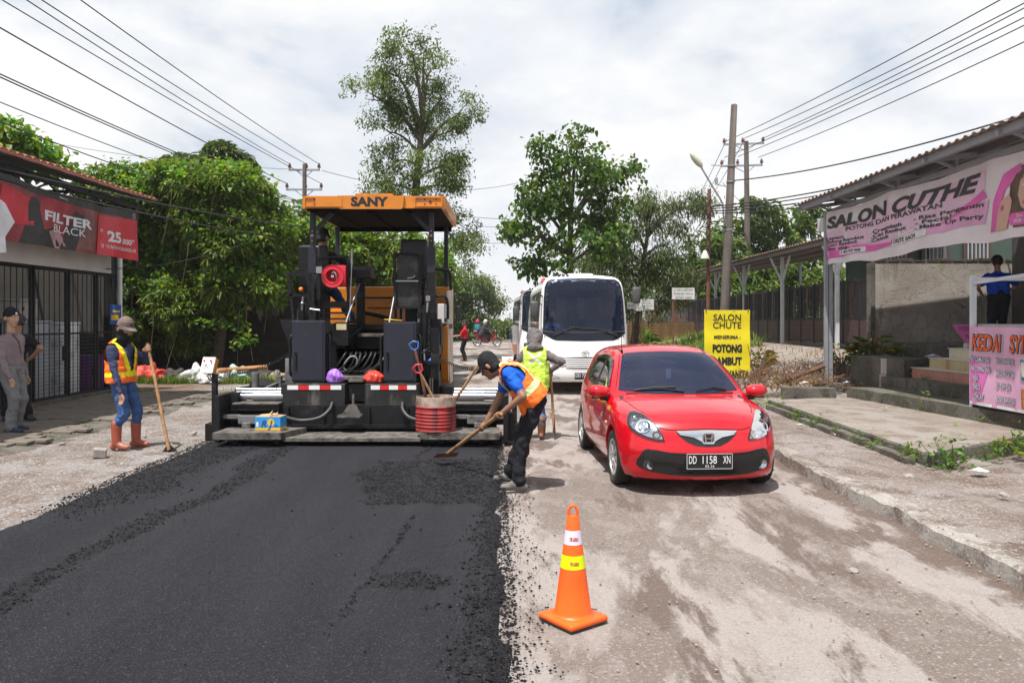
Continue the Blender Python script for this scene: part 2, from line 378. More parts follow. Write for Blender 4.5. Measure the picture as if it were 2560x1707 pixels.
def axis_pts(lo, hi, near_lo, near_hi, fine, coarse_n):
 a = np.arange(near_lo, near_hi+1e-6, fine)
 l = near_lo-(np.linspace(0, 1, coarse_n)[1:]**2.2)*(near_lo-lo); h = near_hi+(np.linspace(0, 1, coarse_n)[1:]**2.2)*(hi-near_hi)
 return np.concatenate([l[::-1], a, h])
grid_obj('ground', axis_pts(-600, 600, -16, 16, .25, 14), axis_pts(-60, 1500, 2, 46, .25, 14), lambda X, Y: gh(X, Y)-.05*(np.abs(X+.5) < 3.4)*(Y < 60), M_DIRT)
# the old road: straight lane that runs to a crossing road
def road_sheet():
 xs = np.linspace(-4.55, 3.32, 60); ys = axis_pts(-12, 51, 2, 30, .2, 14)
 grid_obj('road', xs, ys, lambda X, Y: .012*fbm(X, Y, 1.2, 4, 5)-.006, M_ROAD)
 xs = np.linspace(-60, 60, 90); ys = np.linspace(46, 58, 20)
 grid_obj('cross_road', xs, ys, lambda X, Y: .016+.012*fbm(X, Y, .8, 3, 9)+.7*sstep(8, 14, X), M_ROAD)
road_sheet()
# left gravel shoulder, right concrete shoulder with a broken edge, dirt apron
def left_edge(Y): return -4.18+.10*(fbm(Y, Y*0+3, 1.1, 4)-.5)*2
grid_obj('gravel_shoulder', np.linspace(-8.2, -4.1, 90), axis_pts(-4, 24, 3, 20, .09, 6),
   lambda X, Y: .012+.05*(fbm(X, Y, 2.2, 5, 8)-.45)*sstep(-4.2, -4.9, X)-.02*sstep(-7, -8, X)-.01*sstep(-4.4, -4.15, X), M_GRAV)
def right_edge(Y): return 3.28+.22*(fbm(Y, Y*0+7, 1.3, 5, 3)-.48)
def right_shoulder():
 ys = np.arange(2.0, 19.5, .07); us = np.concatenate([[0, .012, .05, .12], np.linspace(.2, 2.4, 24)])
 Yg, U = np.meshgrid(ys, us, indexing='ij'); X = right_edge(Yg)+U+.05*(fbm(Yg, U*6, 7, 2, 2)-.5)*(U < .1)
 Z = .115+.03*(fbm(X, Yg, 1.5, 5, 12)-.5)+.045*fbm(X, Yg, 9, 2, 4)*np.exp(-U*8)
 Z = np.where(U == 0, -.02, Z); Z = np.where(U == .012, Z-.022, Z)
 Z = Z-.07*sstep(.7, 1.35, U)
 nx, ny = len(us), len(ys); i = np.arange(nx*ny).reshape(ny, nx)
 V = np.stack([X, Yg, Z], -1).reshape(-1, 3); F = np.stack([i[:-1, :-1], i[:-1, 1:], i[1:, 1:], i[1:, :-1]], -1).reshape(-1, 4)
 me = bpy.data.meshes.new('pavement'); me.from_pydata(V.tolist(), [], F.tolist()); shade(me, 40); o = link('pavement', me, None, [M_CONC2, dirt_material('pale kerb edge', (.235, .205, .182), (.33, .305, .28), (.17, .135, .115), .7)]); me.polygons.foreach_set('material_index', (U[:-1, :-1] < .13+.2*(fbm(Yg, U, 3, 3, 8)[:-1, :-1]-.5)).astype(int).reshape(-1).tolist()); o['kind'] = 'structure'
M_CONC2 = dirt_material('dusty concrete shoulder', (0.1793, 0.1428, 0.1224), (0.2397, 0.2099, 0.1963), (0.1318, 0.0960, 0.0790), .7)
right_shoulder()
grid_obj('dirt_driveway', np.linspace(4.2, 9.6, 50), np.linspace(14.5, 44, 110), lambda X, Y: gh(X, Y)+.035, M_CONC)
grid_obj('side_track', np.linspace(-16, -3.6, 60), np.linspace(18.2, 23.6, 34), lambda X, Y: gh(X, Y)+.025+.03*fbm(X, Y, 1.5, 4, 21)*sstep(18.2, 18.8, Y), M_REDDIRT)
# ---- fresh asphalt mat
def rough_mask(X, Y):
 n = fbm(X, Y, 1.3, 4, 31)-.5; n2 = fbm(X, Y, 5, 3, 37)-.5
 a = sstep(-3.25, -3.75, X+n*.7-.10*(Y-8))*sstep(6.2, 8.2, Y+n*2)                                   # loose band on the left
 a2 = sstep(.20, .05, np.abs(X+3.05+n*.5-.03*(Y-6)))*.68                                             # row of crumbs left by the plate edge
 c = sstep(.0, .25, Y-7.15+n*.6)*sstep(9.75, 9.35, Y+n*.9)*sstep(-1.62, -1.30, X+n*.9+.12*(Y-8.3))      # raked patch by the shovel
 e = sstep(-.48, -.14, X+n*.25+n2*.2)
 s = .55*sstep(.05, .01, np.abs(X+.80+.16*(7.5-Y)*.4+n2*.10))*sstep(4.1, 4.5, Y)*sstep(7.1, 6.8, Y)     # drag line
 s2 = .6*sstep(.05, .01, np.abs(X+1.15+n2*.1+.10*(10-Y)))*sstep(9.2, 9.6, Y)
 k = .7*sstep(.34, .08, np.hypot((X+.62)*1., (Y-5.15)*1.2)+n2*.5)+.5*sstep(.3, .05, np.hypot(X+.15, (Y-4.7))+n2*.6)
 return np.clip(np.maximum.reduce([a, a2, c, e, s, s2, k]), 0, 1)
def asphalt():
 xs = np.concatenate([[-4.30], np.arange(-4.24, -.02, .021), [.02]]); ys = np.arange(2.2, 11.9, .021)
 X, Y = np.meshgrid(xs, ys)
 le = left_edge(Y)+.10*(fbm(X*0, Y, 6, 3, 5)-.5); re = -.10-.022*(Y-6.5)+.16*(fbm(X*0+9, Y, 1.6, 5, 6)-.5)+.10*(fbm(X*0+4, Y, 7, 3, 6)-.5)
 rm = rough_mask(X, Y)
 Z = .050+.006*(fbm(X, Y, 1.2, 3, 2)-.5)+.0035*(vnoise(X, Y, 70, 3)-.5)
 Z = Z+rm*(.014*(vnoise(X, Y, 42, 5)-.35)+.016*(vnoise(X, Y, 19, 6)-.3))
 ed = np.minimum(X-le, re-X); Z = Z*sstep(-.03, .11, ed)-.012*(ed < 0)
 keep = ed > -.05
 nx, ny = len(xs), len(ys); i = np.arange(nx*ny).reshape(ny, nx)
 F = np.stack([i[:-1, :-1], i[:-1, 1:], i[1:, 1:], i[1:, :-1]], -1).reshape(-1, 4)
 F = F[keep.reshape(-1)[F].any(1)]; V = np.stack([X, Y, Z], -1).reshape(-1, 3)
 rmf = rm.reshape(-1)[F].mean(1)
 me = bpy.data.meshes.new('fresh_asphalt'); me.from_pydata(V.tolist(), [], F.tolist()); shade(me)
 o = link('fresh_asphalt', me, None, [M_ASPH, M_CRUMB]); me.polygons.foreach_set('material_index', (rmf > .42).astype(int).tolist()); o['kind'] = 'structure'
asphalt()
OCT_V = np.array([(1,0,0),(-1,0,0),(0,1,0),(0,-1,0),(0,0,1),(0,0,-1)], float)
OCT_F = np.array([(0,2,4),(2,1,4),(1,3,4),(3,0,4),(2,0,5),(1,2,5),(3,1,5),(0,3,5)])
def rocks(name, P, S, m, label=None, cat=None, kind='stuff', flat=.7):
 n = len(P); V = OCT_V[None]*(1+.55*(RNG.random((n, 6, 1))-.5))+.25*(RNG.random((n, 6, 3))-.5)
 a = RNG.random(n)*6.28; c, s = np.cos(a), np.sin(a); x = V[..., 0]*c[:, None]-V[..., 1]*s[:, None]; y = V[..., 0]*s[:, None]+V[..., 1]*c[:, None]
 V = np.stack([x, y*(.6+.4*RNG.random((n, 1))), V[..., 2]*flat], -1)*np.asarray(S)[:, None, None]+np.asarray(P)[:, None, :]
 F = (OCT_F[None]+6*np.arange(n)[:, None, None]).reshape(-1, 3)
 me = bpy.data.meshes.new(name); me.from_pydata(V.reshape(-1, 3).tolist(), [], F.tolist()); o = link(name, me, None, m); return tag(o, label, cat, kind=kind)
def scatter():
 n = 130000; X = RNG.uniform(-4.3, .12, n); Y = 3.2+9*RNG.random(n)**1.15; rm = rough_mask(X, Y)
 k = RNG.random(n) < (rm**1.6*.5+.0015); X, Y = X[k], Y[k]
 ok = (X > left_edge(Y)-.05) & (X < -.02-.022*(Y-6.5)); X, Y = X[ok], Y[ok]
 S = .006+.010*RNG.random(len(X))**2.5; rocks('asphalt_crumbs', np.stack([X, Y, .055+S*.3], -1), S, M_CRUMB, 'loose black asphalt crumbs along the edges of the new mat', 'asphalt crumbs')
 n = 2600; Y = 3+9*RNG.random(n); X = -.14-.022*(Y-6.5)+np.abs(RNG.normal(0, .16, n)); S = .004+.010*RNG.random(n)**3
 # strays thrown on the old road
 rocks('stray_crumbs', np.stack([X, Y, .012+S*.3], -1), S, M_CRUMB, 'stray black crumbs scattered on the old road beside the mat', 'asphalt crumbs')
 n = 9000; Y = 4+15*RNG.random(n)**.9; X = RNG.uniform(-8, -4.1, n); cl = fbm(X, Y, 1.6, 4, 44); k = RNG.random(n) < sstep(.38, .62, cl)*.9+.06; X, Y = X[k], Y[k]
 S = .004+.016*RNG.random(len(X))**5; rocks('gravel', np.stack([X, Y, .035+S*.2], -1), S, mat('pale gravel', (.29, .265, .24), .9, var=.35, vscale=1.7, coords='Object'), 'pale gravel strewn over the left shoulder', 'gravel')
 n = 5000; Y = 3.6+12*RNG.random(n)**1.3; X = np.where(RNG.random(n) < .5, 3.2+np.abs(RNG.normal(0, .5, n)), RNG.uniform(.2, 3.2, n)); S = .003+.010*RNG.random(n)**6
 z = np.where(X > right_edge(Y), .13, .012); rocks('road_grit', np.stack([X, Y, z+S*.2], -1), S, mat('grit', (.26, .22, .19), .9, var=.4, vscale=2.1), 'small pebbles and grit lying on the old road and its edge', 'grit')
scatter()
def stone(loc, s, m, label, seed):
 bm = bmesh.new(); bmesh.ops.create_icosphere(bm, subdivisions=2, radius=1); r = random.Random(seed)
 d = [Vector((r.uniform(-1, 1), r.uniform(-1, 1), r.uniform(-1, 1))).normalized() for _ in range(9)]; k = [r.uniform(.55, .85) for _ in d]
 for v in bm.verts:
  for dd, kk in zip(d, k):
   q = v.co.dot(dd)
   if q > kk: v.co -= dd*(q-kk)
 mb = MB(); mb.bm(bm, Matrix.Diagonal((*s, 1))); o = mb.build('stone', m, None); o.location = loc; o.rotation_euler.z = r.uniform(0, 6); tag(o, label, 'stone')
 return o
M_STONE = mat('grey stone', (.30, .27, .25), .9, var=.25, vscale=14, bump=.5, bscale=70)
_b = MB().box(-.075, .075, -.06, .06, 0, .11, .012).build('brick_block', M_STONE, None); _b.location = (-5.17, 9.98, .02); _b.rotation_euler = (.1, .12, .4); tag(_b, 'broken grey brick lying in the gravel before the booted worker', 'brick')
for i, (x, y, s, l) in enumerate([(-4.55, 12.6, .055, 'brown stone on gravel left of the paver step board, nearest the dirt track'), (-6.9, 9.3, .06, 'grey stone on gravel at the far left edge, near the shop shade'),
  (-4.75, 11.9, .045, 'small stone on the gravel beside the screed end'), (-5.35, 11.6, .04, 'small pale stone on gravel behind the red boots'), (-6.15, 10.9, .045, 'dark stone on gravel left of the red boots'),
  (4.15, 8.35, .06, 'pale lump of concrete on the right shoulder near the slab corner'), (4.62, 7.5, .04, 'small pale pebble on the right shoulder below the concrete lump'), (2.35, 5.5, .035, 'flat tan stone lying alone on the old road behind the cone')]):
 stone((x, y, .045+(.05 if x > 3.2 else 0)-(.03 if 0 < x < 3 else 0)), (s*1.2, s*.9, s*.65), M_STONE, l, i+3)

# ================================================================== asphalt paver
ORANGE = mat('orange machine paint', (.60, .20, .012), .38, var=.1, vscale=3, dirt=(.33, .15, .05), dirt_amt=.2, dscale=4, coat=.2)
BPLATE = mat('worn black steel plate', (.022, .021, .022), .5, .2, var=.3, vscale=5, dirt=(.15, .135, .12), dirt_amt=.3, dscale=4, streak=(1, 1, .35))
BOARD = mat('asphalt stained step board', (.14, .125, .11), .8, .0, var=.3, vscale=7, bump=.4, bscale=60, dirt=(.03, .03, .03), dirt_amt=.5, dscale=9)
SEATM = mat('black seat vinyl', (.014, .014, .017), .5, var=.15, bump=.1, bscale=120)
REELRED = mat('red reel paint', (.55, .012, .03), .32, var=.06, coat=.3)
HOSE = mat('black rubber hose', (.016, .016, .017), .45, var=.2)
def wbuild(mb, name, mats, parent, smooth=None):
 'shapes given in world coordinates under a placed thing'
 o = mb.build(name, mats, None, smooth); T = Matrix.Translation(parent.location) @ parent.rotation_euler.to_matrix().to_4x4()
 o.data.transform(T.inverted()); o.parent = parent; return o
def wpart(name, mats, parent, fn, smooth=None):
 m = MB(); fn(m); return wbuild(m, name, mats, parent, smooth)
def sub(o, child):
 child.parent = o; return child
def paver():
 T = empty('asphalt_paver', (-2.15, 11.4, 0), 0, 'black and orange asphalt paver with a canopy and a wide screed laying the mat', 'paver')
 P = lambda n, m, fn, s=None: wpart(n, m, T, fn, s)
 # --- canopy: shell with chamfered corners, raised centre piece
 def can(m):
  ol = lambda y0, y1, c: [(-3.17, y0+c), (-3.10, y0), (-1.07, y0), (-1.01, y0+c), (-1.01, y1), (-3.17, y1)]
  m.prism(ol(12.0, 14.45, .06), 3.415, 3.60, 'z')
 c = P('canopy', [ORANGE], can)
 def cpart(name, mats, fn, smooth=None):
  o = wpart(name, mats, T, fn, smooth); o.parent = c; return o
 cpart('trim', ORANGE, lambda m: (m.box(-2.95, -2.55, 11.955, 12.0, 3.43, 3.585), m.prism([(-2.36, 3.59), (-1.80, 3.59), (-1.80, 3.635), (-2.36, 3.635)], 11.99, 14.3)))
 cpart('center_panel', ORANGE, lambda m: m.prism([(-2.62, 3.60), (-2.60, 3.425), (-2.585, 3.40), (-1.66, 3.40), (-1.64, 3.425), (-1.62, 3.60)], 11.962, 11.998))
 ceil = cpart('ceiling', mat('matt black', (.008, .008, .008), .95, spec=.1, var=.1), lambda m: (m.box(-3.11, -1.07, 12.05, 14.4, 3.395, 3.418), [m.box(x, x+.05, 12.1, 14.3, 3.36, 3.394) for x in (-2.75, -2.2, -1.6)], m.box(-3.09, -1.09, 14.3, 14.39, 3.32, 3.394)))
 for x0 in (-3.13, -1.47):                                  # recessed lamp panels at both ends of the rear edge
  def lp(m, x0=x0):
   m.box(x0, x0+.42, 11.975, 12.004, 3.435, 3.452); m.box(x0, x0+.42, 11.975, 12.004, 3.566, 3.582); m.box(x0, x0+.018, 11.975, 12.004, 3.452, 3.566); m.box(x0+.402, x0+.42, 11.975, 12.004, 3.452, 3.566)
   m.box(x0+.018, x0+.402, 11.994, 12.004, 3.452, 3.566)
  lpo = cpart('lamp_panel', ORANGE, lp)
 def holes(m):
  for x0 in (-3.13, -1.47):
   m.lathe([(0, 0), (.019, 0), (.019, .01)], (x0+.24, 11.984, 3.51), 'y', 14)
   for dx in (.15, .32):
    for dz in (-.035, .035): m.box(x0+dx, x0+dx+.014, 11.986, 11.996, 3.51+dz-.013, 3.51+dz+.013)
 cpart('bolt_holes', INK, holes)
 V, F, w = text2d('SANY', .125, bold=.05, maxw=.56, fit=True)
 o = printed('lettering', [(a-2.42, b+3.447) for a, b in V], F, plane_surf((0, 11.962, 0), (1,0,0), (0,0,1), (0,-1,0)), INK, None, .003, None)
 o.data.transform(Matrix.Translation(-T.location)); o.parent = c
 # --- posts
 for n, (x, y, w) in {'a': (-3.075, 12.3, .075), 'b': (-1.245, 12.3, .075), 'c': (-3.11, 14.2, .07), 'd': (-1.175, 14.2, .07)}.items():
  post = P('canopy_post', DGREY, lambda m: (m.box(x-w/2, x+w/2, y-w/2, y+w/2, 2.05 if y < 13 else 1.6, 3.39, .006),
    (m.box(x-.06, x+.06, y-.055, y+.055, 2.45, 2.86, .006), m.bar((x+(.05 if x < -2 else -.05), y, 3.13), (x+(.30 if x < -2 else -.30), y, 3.385), .045, .06)) if y < 13 else None))
  if y < 13:
   for r, z in ((.022, 3.03), (.011, 2.95), (.012, 3.10), (.012, 2.72)): P('reflector', mat('dull pink reflector', (.45, .16, .2), .3), lambda m: m.lathe([(0, 0), (r, 0), (r, .008)], (x, y-w/2-.008, z), 'y', 12)).parent = post
 # --- rear walkway with reflective strips
 P('walkway', BPLATE, lambda m: (m.box(-3.31, -2.39, 11.4, 11.95, .50, .822, .008), m.box(-2.11, -1.35, 11.4, 11.95, .50, .822, .008), m.box(-2.385, -2.115, 11.62, 11.95, .55, .80)))
 P('floor_plate', BOARD, lambda m: (m.box(-2.68, -1.86, 11.58, 12.15, .86, .91, .006), m.box(-2.36, -2.14, 11.5, 11.6, .84, .87)))
 rw = mat('reflective white', (.75, .75, .74), .3, var=.05); rr = mat('reflective red', (.62, .02, .02), .3, var=.05)
 for s0, seq in ((-3.215, 'wrwrw'), (-2.02, 'wrwrw')):
  k = .155 if s0 < -3 else .13
  for i, ch in enumerate(seq):
   P('reflective_strip', rw if ch == 'w' else rr, lambda m: m.box(s0+i*k, s0+i*k+k-.002, 11.392, 11.3985, .738, .80))
 # --- electric cabinets with handle and grab rails
 for x0, x1, zt in ((-3.18, -2.70, 1.725), (-1.855, -1.385, 1.705)):
  cab = P('cabinet', DGREY, lambda m: (m.box(x0, x1, 11.5, 11.86, .845, zt, .008), m.box(x0+.02, x1-.02, 11.52, 11.84, .822, .85)))
  o = P('cabinet_door', DGREY, lambda m: m.box(x0+.012, x1-.03, 11.488, 11.498, .865, zt-.02, .003)); o.parent = cab
  o = P('handle', BLK, lambda m: (m.box(x0+.045, x0+.075, 11.47, 11.487, 1.02, 1.27, .004), m.ball((x0+.06, 11.468, 1.265), .017, 6))); o.parent = cab
  for sx, xx in ((-1, x0-.05), (1, x1+.05)):
   o = P('grab_rail', BLK, lambda m: m.tube(spl([(xx-sx*.045, 11.62, 1.52), (xx, 11.6, 1.47), (xx, 11.6, 1.25), (xx, 11.6, 1.0), (xx-sx*.01, 11.62, .93), (xx-sx*.045, 11.66, .90)], 5), .021, 10), 50); o.parent = cab
 # --- steps between the cabinets
 for y, z in ((12.15, 1.30), (12.45, 1.52)):
  st = P('step', BOARD, lambda m: m.box(-2.42, -1.86, y, y+.25, z-.05, z, .004))
  P('step_riser', BLK, lambda m: m.box(-2.46, -1.84, y+.2, y+.26, z-.28, z-.052))
 P('operator_deck', BLK, lambda m: (m.box(-3.30, -1.06, 12.75, 14.25, 1.58, 1.66), m.box(-3.28, -2.55, 12.2, 12.8, 1.30, 1.58), m.box(-1.80, -1.10, 12.0, 12.8, 1.2, 1.62), m.box(-2.7, -2.46, 11.95, 12.7, 1.35, 1.62)))
 # --- tractor body
 P('engine_cover', ORANGE, lambda m: (m.box(-3.24, -1.10, 14.12, 14.95, 1.45, 2.32, .03), m.box(-3.2, -1.1, 14.02, 14.13, 1.05, 1.9, .01)))
 P('engine_rail', BLK, lambda m: (m.bar((-2.62, 14.0, 2.12), (-1.5, 14.0, 2.12), .03), m.box(-2.55, -1.5, 14.0, 14.02, 1.93, 1.95), m.tube(spl([(-2.6, 13.95, 1.86), (-2.2, 13.93, 1.77), (-1.75, 13.92, 1.62), (-1.5, 13.93, 1.45), (-1.47, 13.95, 1.3)], 6), .035, 10)), 50)
 P('exhaust_pipe', DGREY, lambda m: m.lathe([(.06, 2.3), (.06, 3.18), (.05, 3.2), (.0, 3.2)], (-1.98, 14.6, 0), 'z', 14), 40)
 P('side_panel', mat('pale dusty side panel', (.52, .48, .43), .5, var=.12, vscale=2, dirt=(.3, .2, .12), dirt_amt=.4, dscale=3), lambda m: m.prism([(13.3, 1.28), (13.3, 2.22), (14.5, 2.26), (14.5, .62), (13.9, .62)], -1.092, -1.075, 'x'))
 P('side_edge', ORANGE, lambda m: (m.prism([(12.78, .78), (12.66, 1.1), (12.66, 1.62), (12.9, 1.66), (12.9, .70)], -1.13, -1.02, 'x')))
 P('side_skirt', BLK, lambda m: (m.prism([(12.92, .45), (12.92, 1.75), (14.9, 1.35), (15.3, .3)], -1.26, -1.11, 'x'), m.box(-1.30, -1.12, 12.3, 13.2, .35, .8), m.box(-3.28, -3.1, 12.5, 15.2, .3, 1.6)))
 def track(m, x):
  pr = [(12.95, .12), (13.2, .02), (15.0, .02), (15.35, .16), (15.5, .42), (15.35, .72), (15.0, .85), (13.3, .85), (12.98, .7), (12.85, .42)]
  m.prism(pr, x, x+.36, 'x')
 for x in (-3.22, -1.5):
  tr = P('crawler_track', RUB, lambda m: track(m, x))
 P('hopper', ORANGE, lambda m: (m.prism([(-3.6, 1.95), (-3.55, 1.0), (-3.2, .8), (-3.15, .8), (-3.5, 1.05), (-3.55, 1.95)], 15.5, 17.4, 'y')))
 P('chassis', BLK, lambda m: (m.box(-3.0, -1.3, 12.1, 15.4, .35, 1.3), m.box(-3.2, -1.1, 11.96, 12.3, .5, .95)))
 # --- left seat, console with hose reel
 def seat(x0, x1, y, zb, zt, zs):
  s_ = P('seat', SEATM, lambda m: (m.box(x0, x1, y, y+.13, zb, zt, .045), m.box(x0-.01, x1+.01, y+.1, y+.58, zs-.12, zs, .04)), 60)
  o = P('armrest', SEATM, lambda m: [m.box(x-.03, x+.03, y+.06, y+.42, zs+.2, zs+.26, .012) for x in (x0-.035, x1+.035)]); o.parent = s_
  o = P('seat_base', BLK, lambda m: m.box(x0+.06, x1-.06, y+.1, y+.5, 1.66, zs-.12)); o.parent = s_
 seat(-3.38, -2.93, 12.62, 2.27, 2.92, 2.3); seat(-1.79, -1.36, 12.8, 2.35, 3.03, 2.35)
 P('seat_panel', BLK, lambda m: m.box(-3.37, -3.12, 12.55, 12.6, 2.25, 2.90, .02))
 P('console_frame', BLK, lambda m: (m.tube(spl([(-2.98, 12.28, 2.05), (-2.98, 12.28, 2.62), (-2.94, 12.28, 2.68), (-2.60, 12.3, 2.70), (-2.54, 12.3, 2.66), (-2.53, 12.3, 2.05)], 5), .022, 10),
  m.box(-3.0, -2.5, 12.3, 12.7, 1.95, 2.02), m.bar((-2.97, 12.26, 1.5), (-2.97, 12.26, 2.05), .035), m.bar((-2.53, 12.26, 1.55), (-2.53, 12.26, 2.05), .03),
  [m.bar((-3.0, 12.25, z), (-2.55, 12.25, z), .028) for z in (1.75, 1.84, 1.93)]), 50)
 P('control_console', BLK, lambda m: (m.prism([(12.5, 2.40), (12.5, 2.52), (12.85, 2.60), (12.9, 2.40)], -2.66, -2.22, 'x'), m.box(-2.46, -2.36, 12.6, 12.8, 1.66, 2.4)))
 reel = P('hose_reel', REELRED, lambda m: (m.lathe([(.085, .05), (.095, .0), (.10, -.02), (.105, -.024), (.15, -.012), (.172, -.02), (.176, -.008), (.168, .0), (.15, .012), (.10, .012), (.10, .12), (.16, .13), (.168, .14), (.16, .15), (.0, .15)], (-2.735, 12.14, 2.40), 'y', 40), m.box(-2.70, -2.55, 12.20, 12.36, 2.24, 2.57, .01)), 40)
 o = P('reel_hub', mat('dark red paint', (.28, .008, .015), .4), lambda m: m.lathe([(0, .06), (.03, .06), (.098, .07)], (-2.735, 12.14, 2.40), 'y', 24)); o.parent = reel
 o = P('reel_fitting', CHROME, lambda m: (m.lathe([(0, -.01), (.02, -.01), (.026, 0), (.026, .06)], (-2.735, 12.14, 2.40), 'y', 12), m.tube(spl([(-2.735, 12.13, 2.40), (-2.73, 12.11, 2.45), (-2.70, 12.11, 2.46), (-2.68, 12.12, 2.42), (-2.675, 12.14, 2.35)], 5), .008, 6)), 50); o.parent = reel
 P('antenna', STEEL, lambda m: (m.tube([(-2.50, 12.25, 1.72), (-2.47, 12.28, 2.66)], .011, 8), m.tube([(-2.475, 12.28, 2.6), (-2.47, 12.28, 2.82)], .02, 8)), 50)
 # --- clutter at the left mast
 def mast(m):
  m.box(-3.14, -3.02, 12.2, 12.34, 1.3, 2.45); m.box(-3.10, -2.98, 12.1, 12.2, 1.72, 1.9); m.tube([(-3.20, 12.1, 1.3), (-3.19, 12.1, 2.0)], .045, 10)
  m.tube(spl([(-3.12, 12.1, 2.5), (-3.10, 12.05, 2.3), (-3.05, 12.08, 2.05), (-2.98, 12.1, 1.9), (-2.9, 12.12, 1.86)], 4), .014, 6)
  m.tube(spl([(-3.02, 12.08, 2.3), (-3.0, 12.02, 2.0), (-3.03, 12.05, 1.8), (-2.95, 12.05, 1.6), (-2.9, 12.1, 1.4)], 4), .013, 6)
  m.box(-3.05, -2.9, 12.12, 12.3, 2.2, 2.42, .01); m.tube([(-2.93, 12.1, 2.05), (-2.93, 12.1, 2.4)], .035, 10)
  m.lathe([(0, 0), (.06, 0), (.06, .05), (0, .05)], (-2.95, 12.1, 1.65), 'y', 14); m.box(-3.0, -2.72, 12.15, 12.25, 1.55, 1.68)
 P('hydraulic_mast', BLK, mast, 40)
 P('mast_fittings', STEEL, lambda m: (m.tube([(-3.17, 12.02, 1.88), (-3.15, 12.0, 2.08)], .02, 8), m.tube([(-3.05, 12.02, 1.9), (-2.9, 12.02, 1.88)], .012, 6), m.tube([(-3.04, 12.0, 1.66), (-2.93, 12.0, 1.66)], .012, 6), m.ball((-3.16, 12.0, 1.98), .03, 6), m.box(-2.965, -2.88, 12.05, 12.09, 2.44, 2.54)), 50)
 P('turn_light', mat('amber lens', (.8, .18, .01), .2, coat=.5), lambda m: m.ball((-3.22, 12.15, 2.20), .035, 8), 60)
 P('side_rail', BLK, lambda m: (m.bar((-3.56, 12.5, 2.46), (-3.2, 12.5, 2.44), .045), m.bar((-3.50, 12.5, 2.46), (-3.43, 12.5, 1.75), .04), m.bar((-3.54, 12.5, 2.13), (-3.2, 12.5, 2.11), .04), m.prism([(-3.62, 1.74), (-3.28, 1.74), (-3.3, 1.30), (-3.46, 1.30)], 12.4, 12.8)))
 lamp = P('work_lamp', BLK, lambda m: m.box(-2.66, -2.46, 11.95, 12.05, 1.56, 1.70, .01)); o = P('lamp_glass', mat('warm lamp glass', (.55, .48, .28), .15, coat=.5), lambda m: m.box(-2.635, -2.485, 11.943, 11.95, 1.585, 1.675)); o.parent = lamp
 # --- right guard frame and handrails
 gf = P('guard_frame', BLK, lambda m: (m.tube(spl([(-1.80, 12.35, 1.68), (-1.82, 12.35, 2.55), (-1.82, 12.35, 2.70), (-1.76, 12.35, 2.755), (-1.50, 12.35, 2.755), (-1.44, 12.35, 2.70), (-1.43, 12.35, 2.5), (-1.42, 12.35, 1.7)], 5), .024, 10), m.bar((-1.8, 12.35, 1.93), (-1.43, 12.35, 1.93), .04), m.bar((-1.79, 12.3, 1.68), (-1.79, 12.3, 1.35), .03),
  m.tube(spl([(-1.43, 12.33, 2.72), (-1.37, 12.33, 2.7), (-1.38, 12.33, 2.45), (-1.32, 12.33, 2.38), (-1.33, 12.33, 2.2)], 4), .016, 8)), 50)
 o = P('guard_mesh', mat('dark mesh plate', (.02, .02, .021), .6, var=.35, vscale=10, dirt=(.09, .08, .07), dirt_amt=.25), lambda m: m.box(-1.79, -1.45, 12.37, 12.385, 1.95, 2.73)); o.parent = gf
 o = P('cross_bar', STEEL, lambda m: (m.bar((-1.80, 12.33, 2.335), (-1.45, 12.33, 2.335), .02), m.tube([(-1.62, 12.32, 2.37), (-1.52, 12.32, 2.39), (-1.5, 12.32, 2.42)], .014, 6))); o.parent = gf
 for sx, xs in ((1, (-2.41, -2.54)), (1, (-1.82, -1.87))):
  hr = P('handrail', mat('worn rail', (.16, .16, .17), .45, .7, var=.2), lambda m: m.tube([(xs[0], 12.55, 2.30), (xs[1], 11.98, 1.56)], .02, 10), 50)
  o = P('handrail_loop', BLK, lambda m: m.tube(spl([(xs[0]-.003, 12.55, 2.28), (xs[0]+.01, 12.55, 2.37), (xs[0]+.04, 12.56, 2.39), (xs[0]+.07, 12.57, 2.34), (xs[0]+.06, 12.6, 1.75), (xs[0]+.03, 12.5, 1.60), (xs[1]+.03, 12.0, 1.42)], 5), .021, 10), 50); o.parent = hr
 # --- right mast, cylinders and coils
 def rmast(m):
  m.box(-1.30, -1.18, 12.25, 12.36, 1.2, 2.5); m.tube([(-1.33, 12.0, 1.30), (-1.31, 12.0, 1.95)], .042, 12); m.box(-1.42, -1.14, 12.0, 12.1, 1.84, 1.9)
  m.box(-1.32, -1.08, 12.15, 12.5, 1.35, 1.75); m.box(-1.28, -1.02, 12.25, 12.6, 1.7, 1.76)
  m.lathe([(0, 0), (.075, 0), (.075, .05), (0, .05)], (-1.14, 12.1, 1.62), 'y', 16)
  m.tube(spl([(-1.36, 12.05, 2.1), (-1.42, 12.0, 1.8), (-1.37, 12.0, 1.65), (-1.43, 11.95, 1.3)], 5), .012, 6)
  m.tube(spl([(-1.22, 12.3, 2.52), (-1.0, 12.3, 2.50), (-.96, 12.35, 2.4), (-.95, 12.4, 2.2)], 5), .022, 8); m.tube(spl([(-1.22, 12.3, 2.10), (-1.05, 12.3, 2.10), (-1.0, 12.35, 2.0), (-1.0, 12.4, 1.75)], 5), .022, 8)
  m.box(-1.20, -1.08, 11.72, 11.86, .85, 1.22, .01); m.box(-1.28, -1.18, 11.75, 11.83, .9, 1.08); m.box(-1.36, -1.06, 11.7, 11.8, 1.08, 1.13); m.box(-1.12, -.9, 12.1, 12.5, .5, .72); m.tube([(-1.30, 11.75, .82), (-1.30, 11.75, 1.1)], .03, 8)
 P('hydraulic_mast', BLK, rmast, 40)
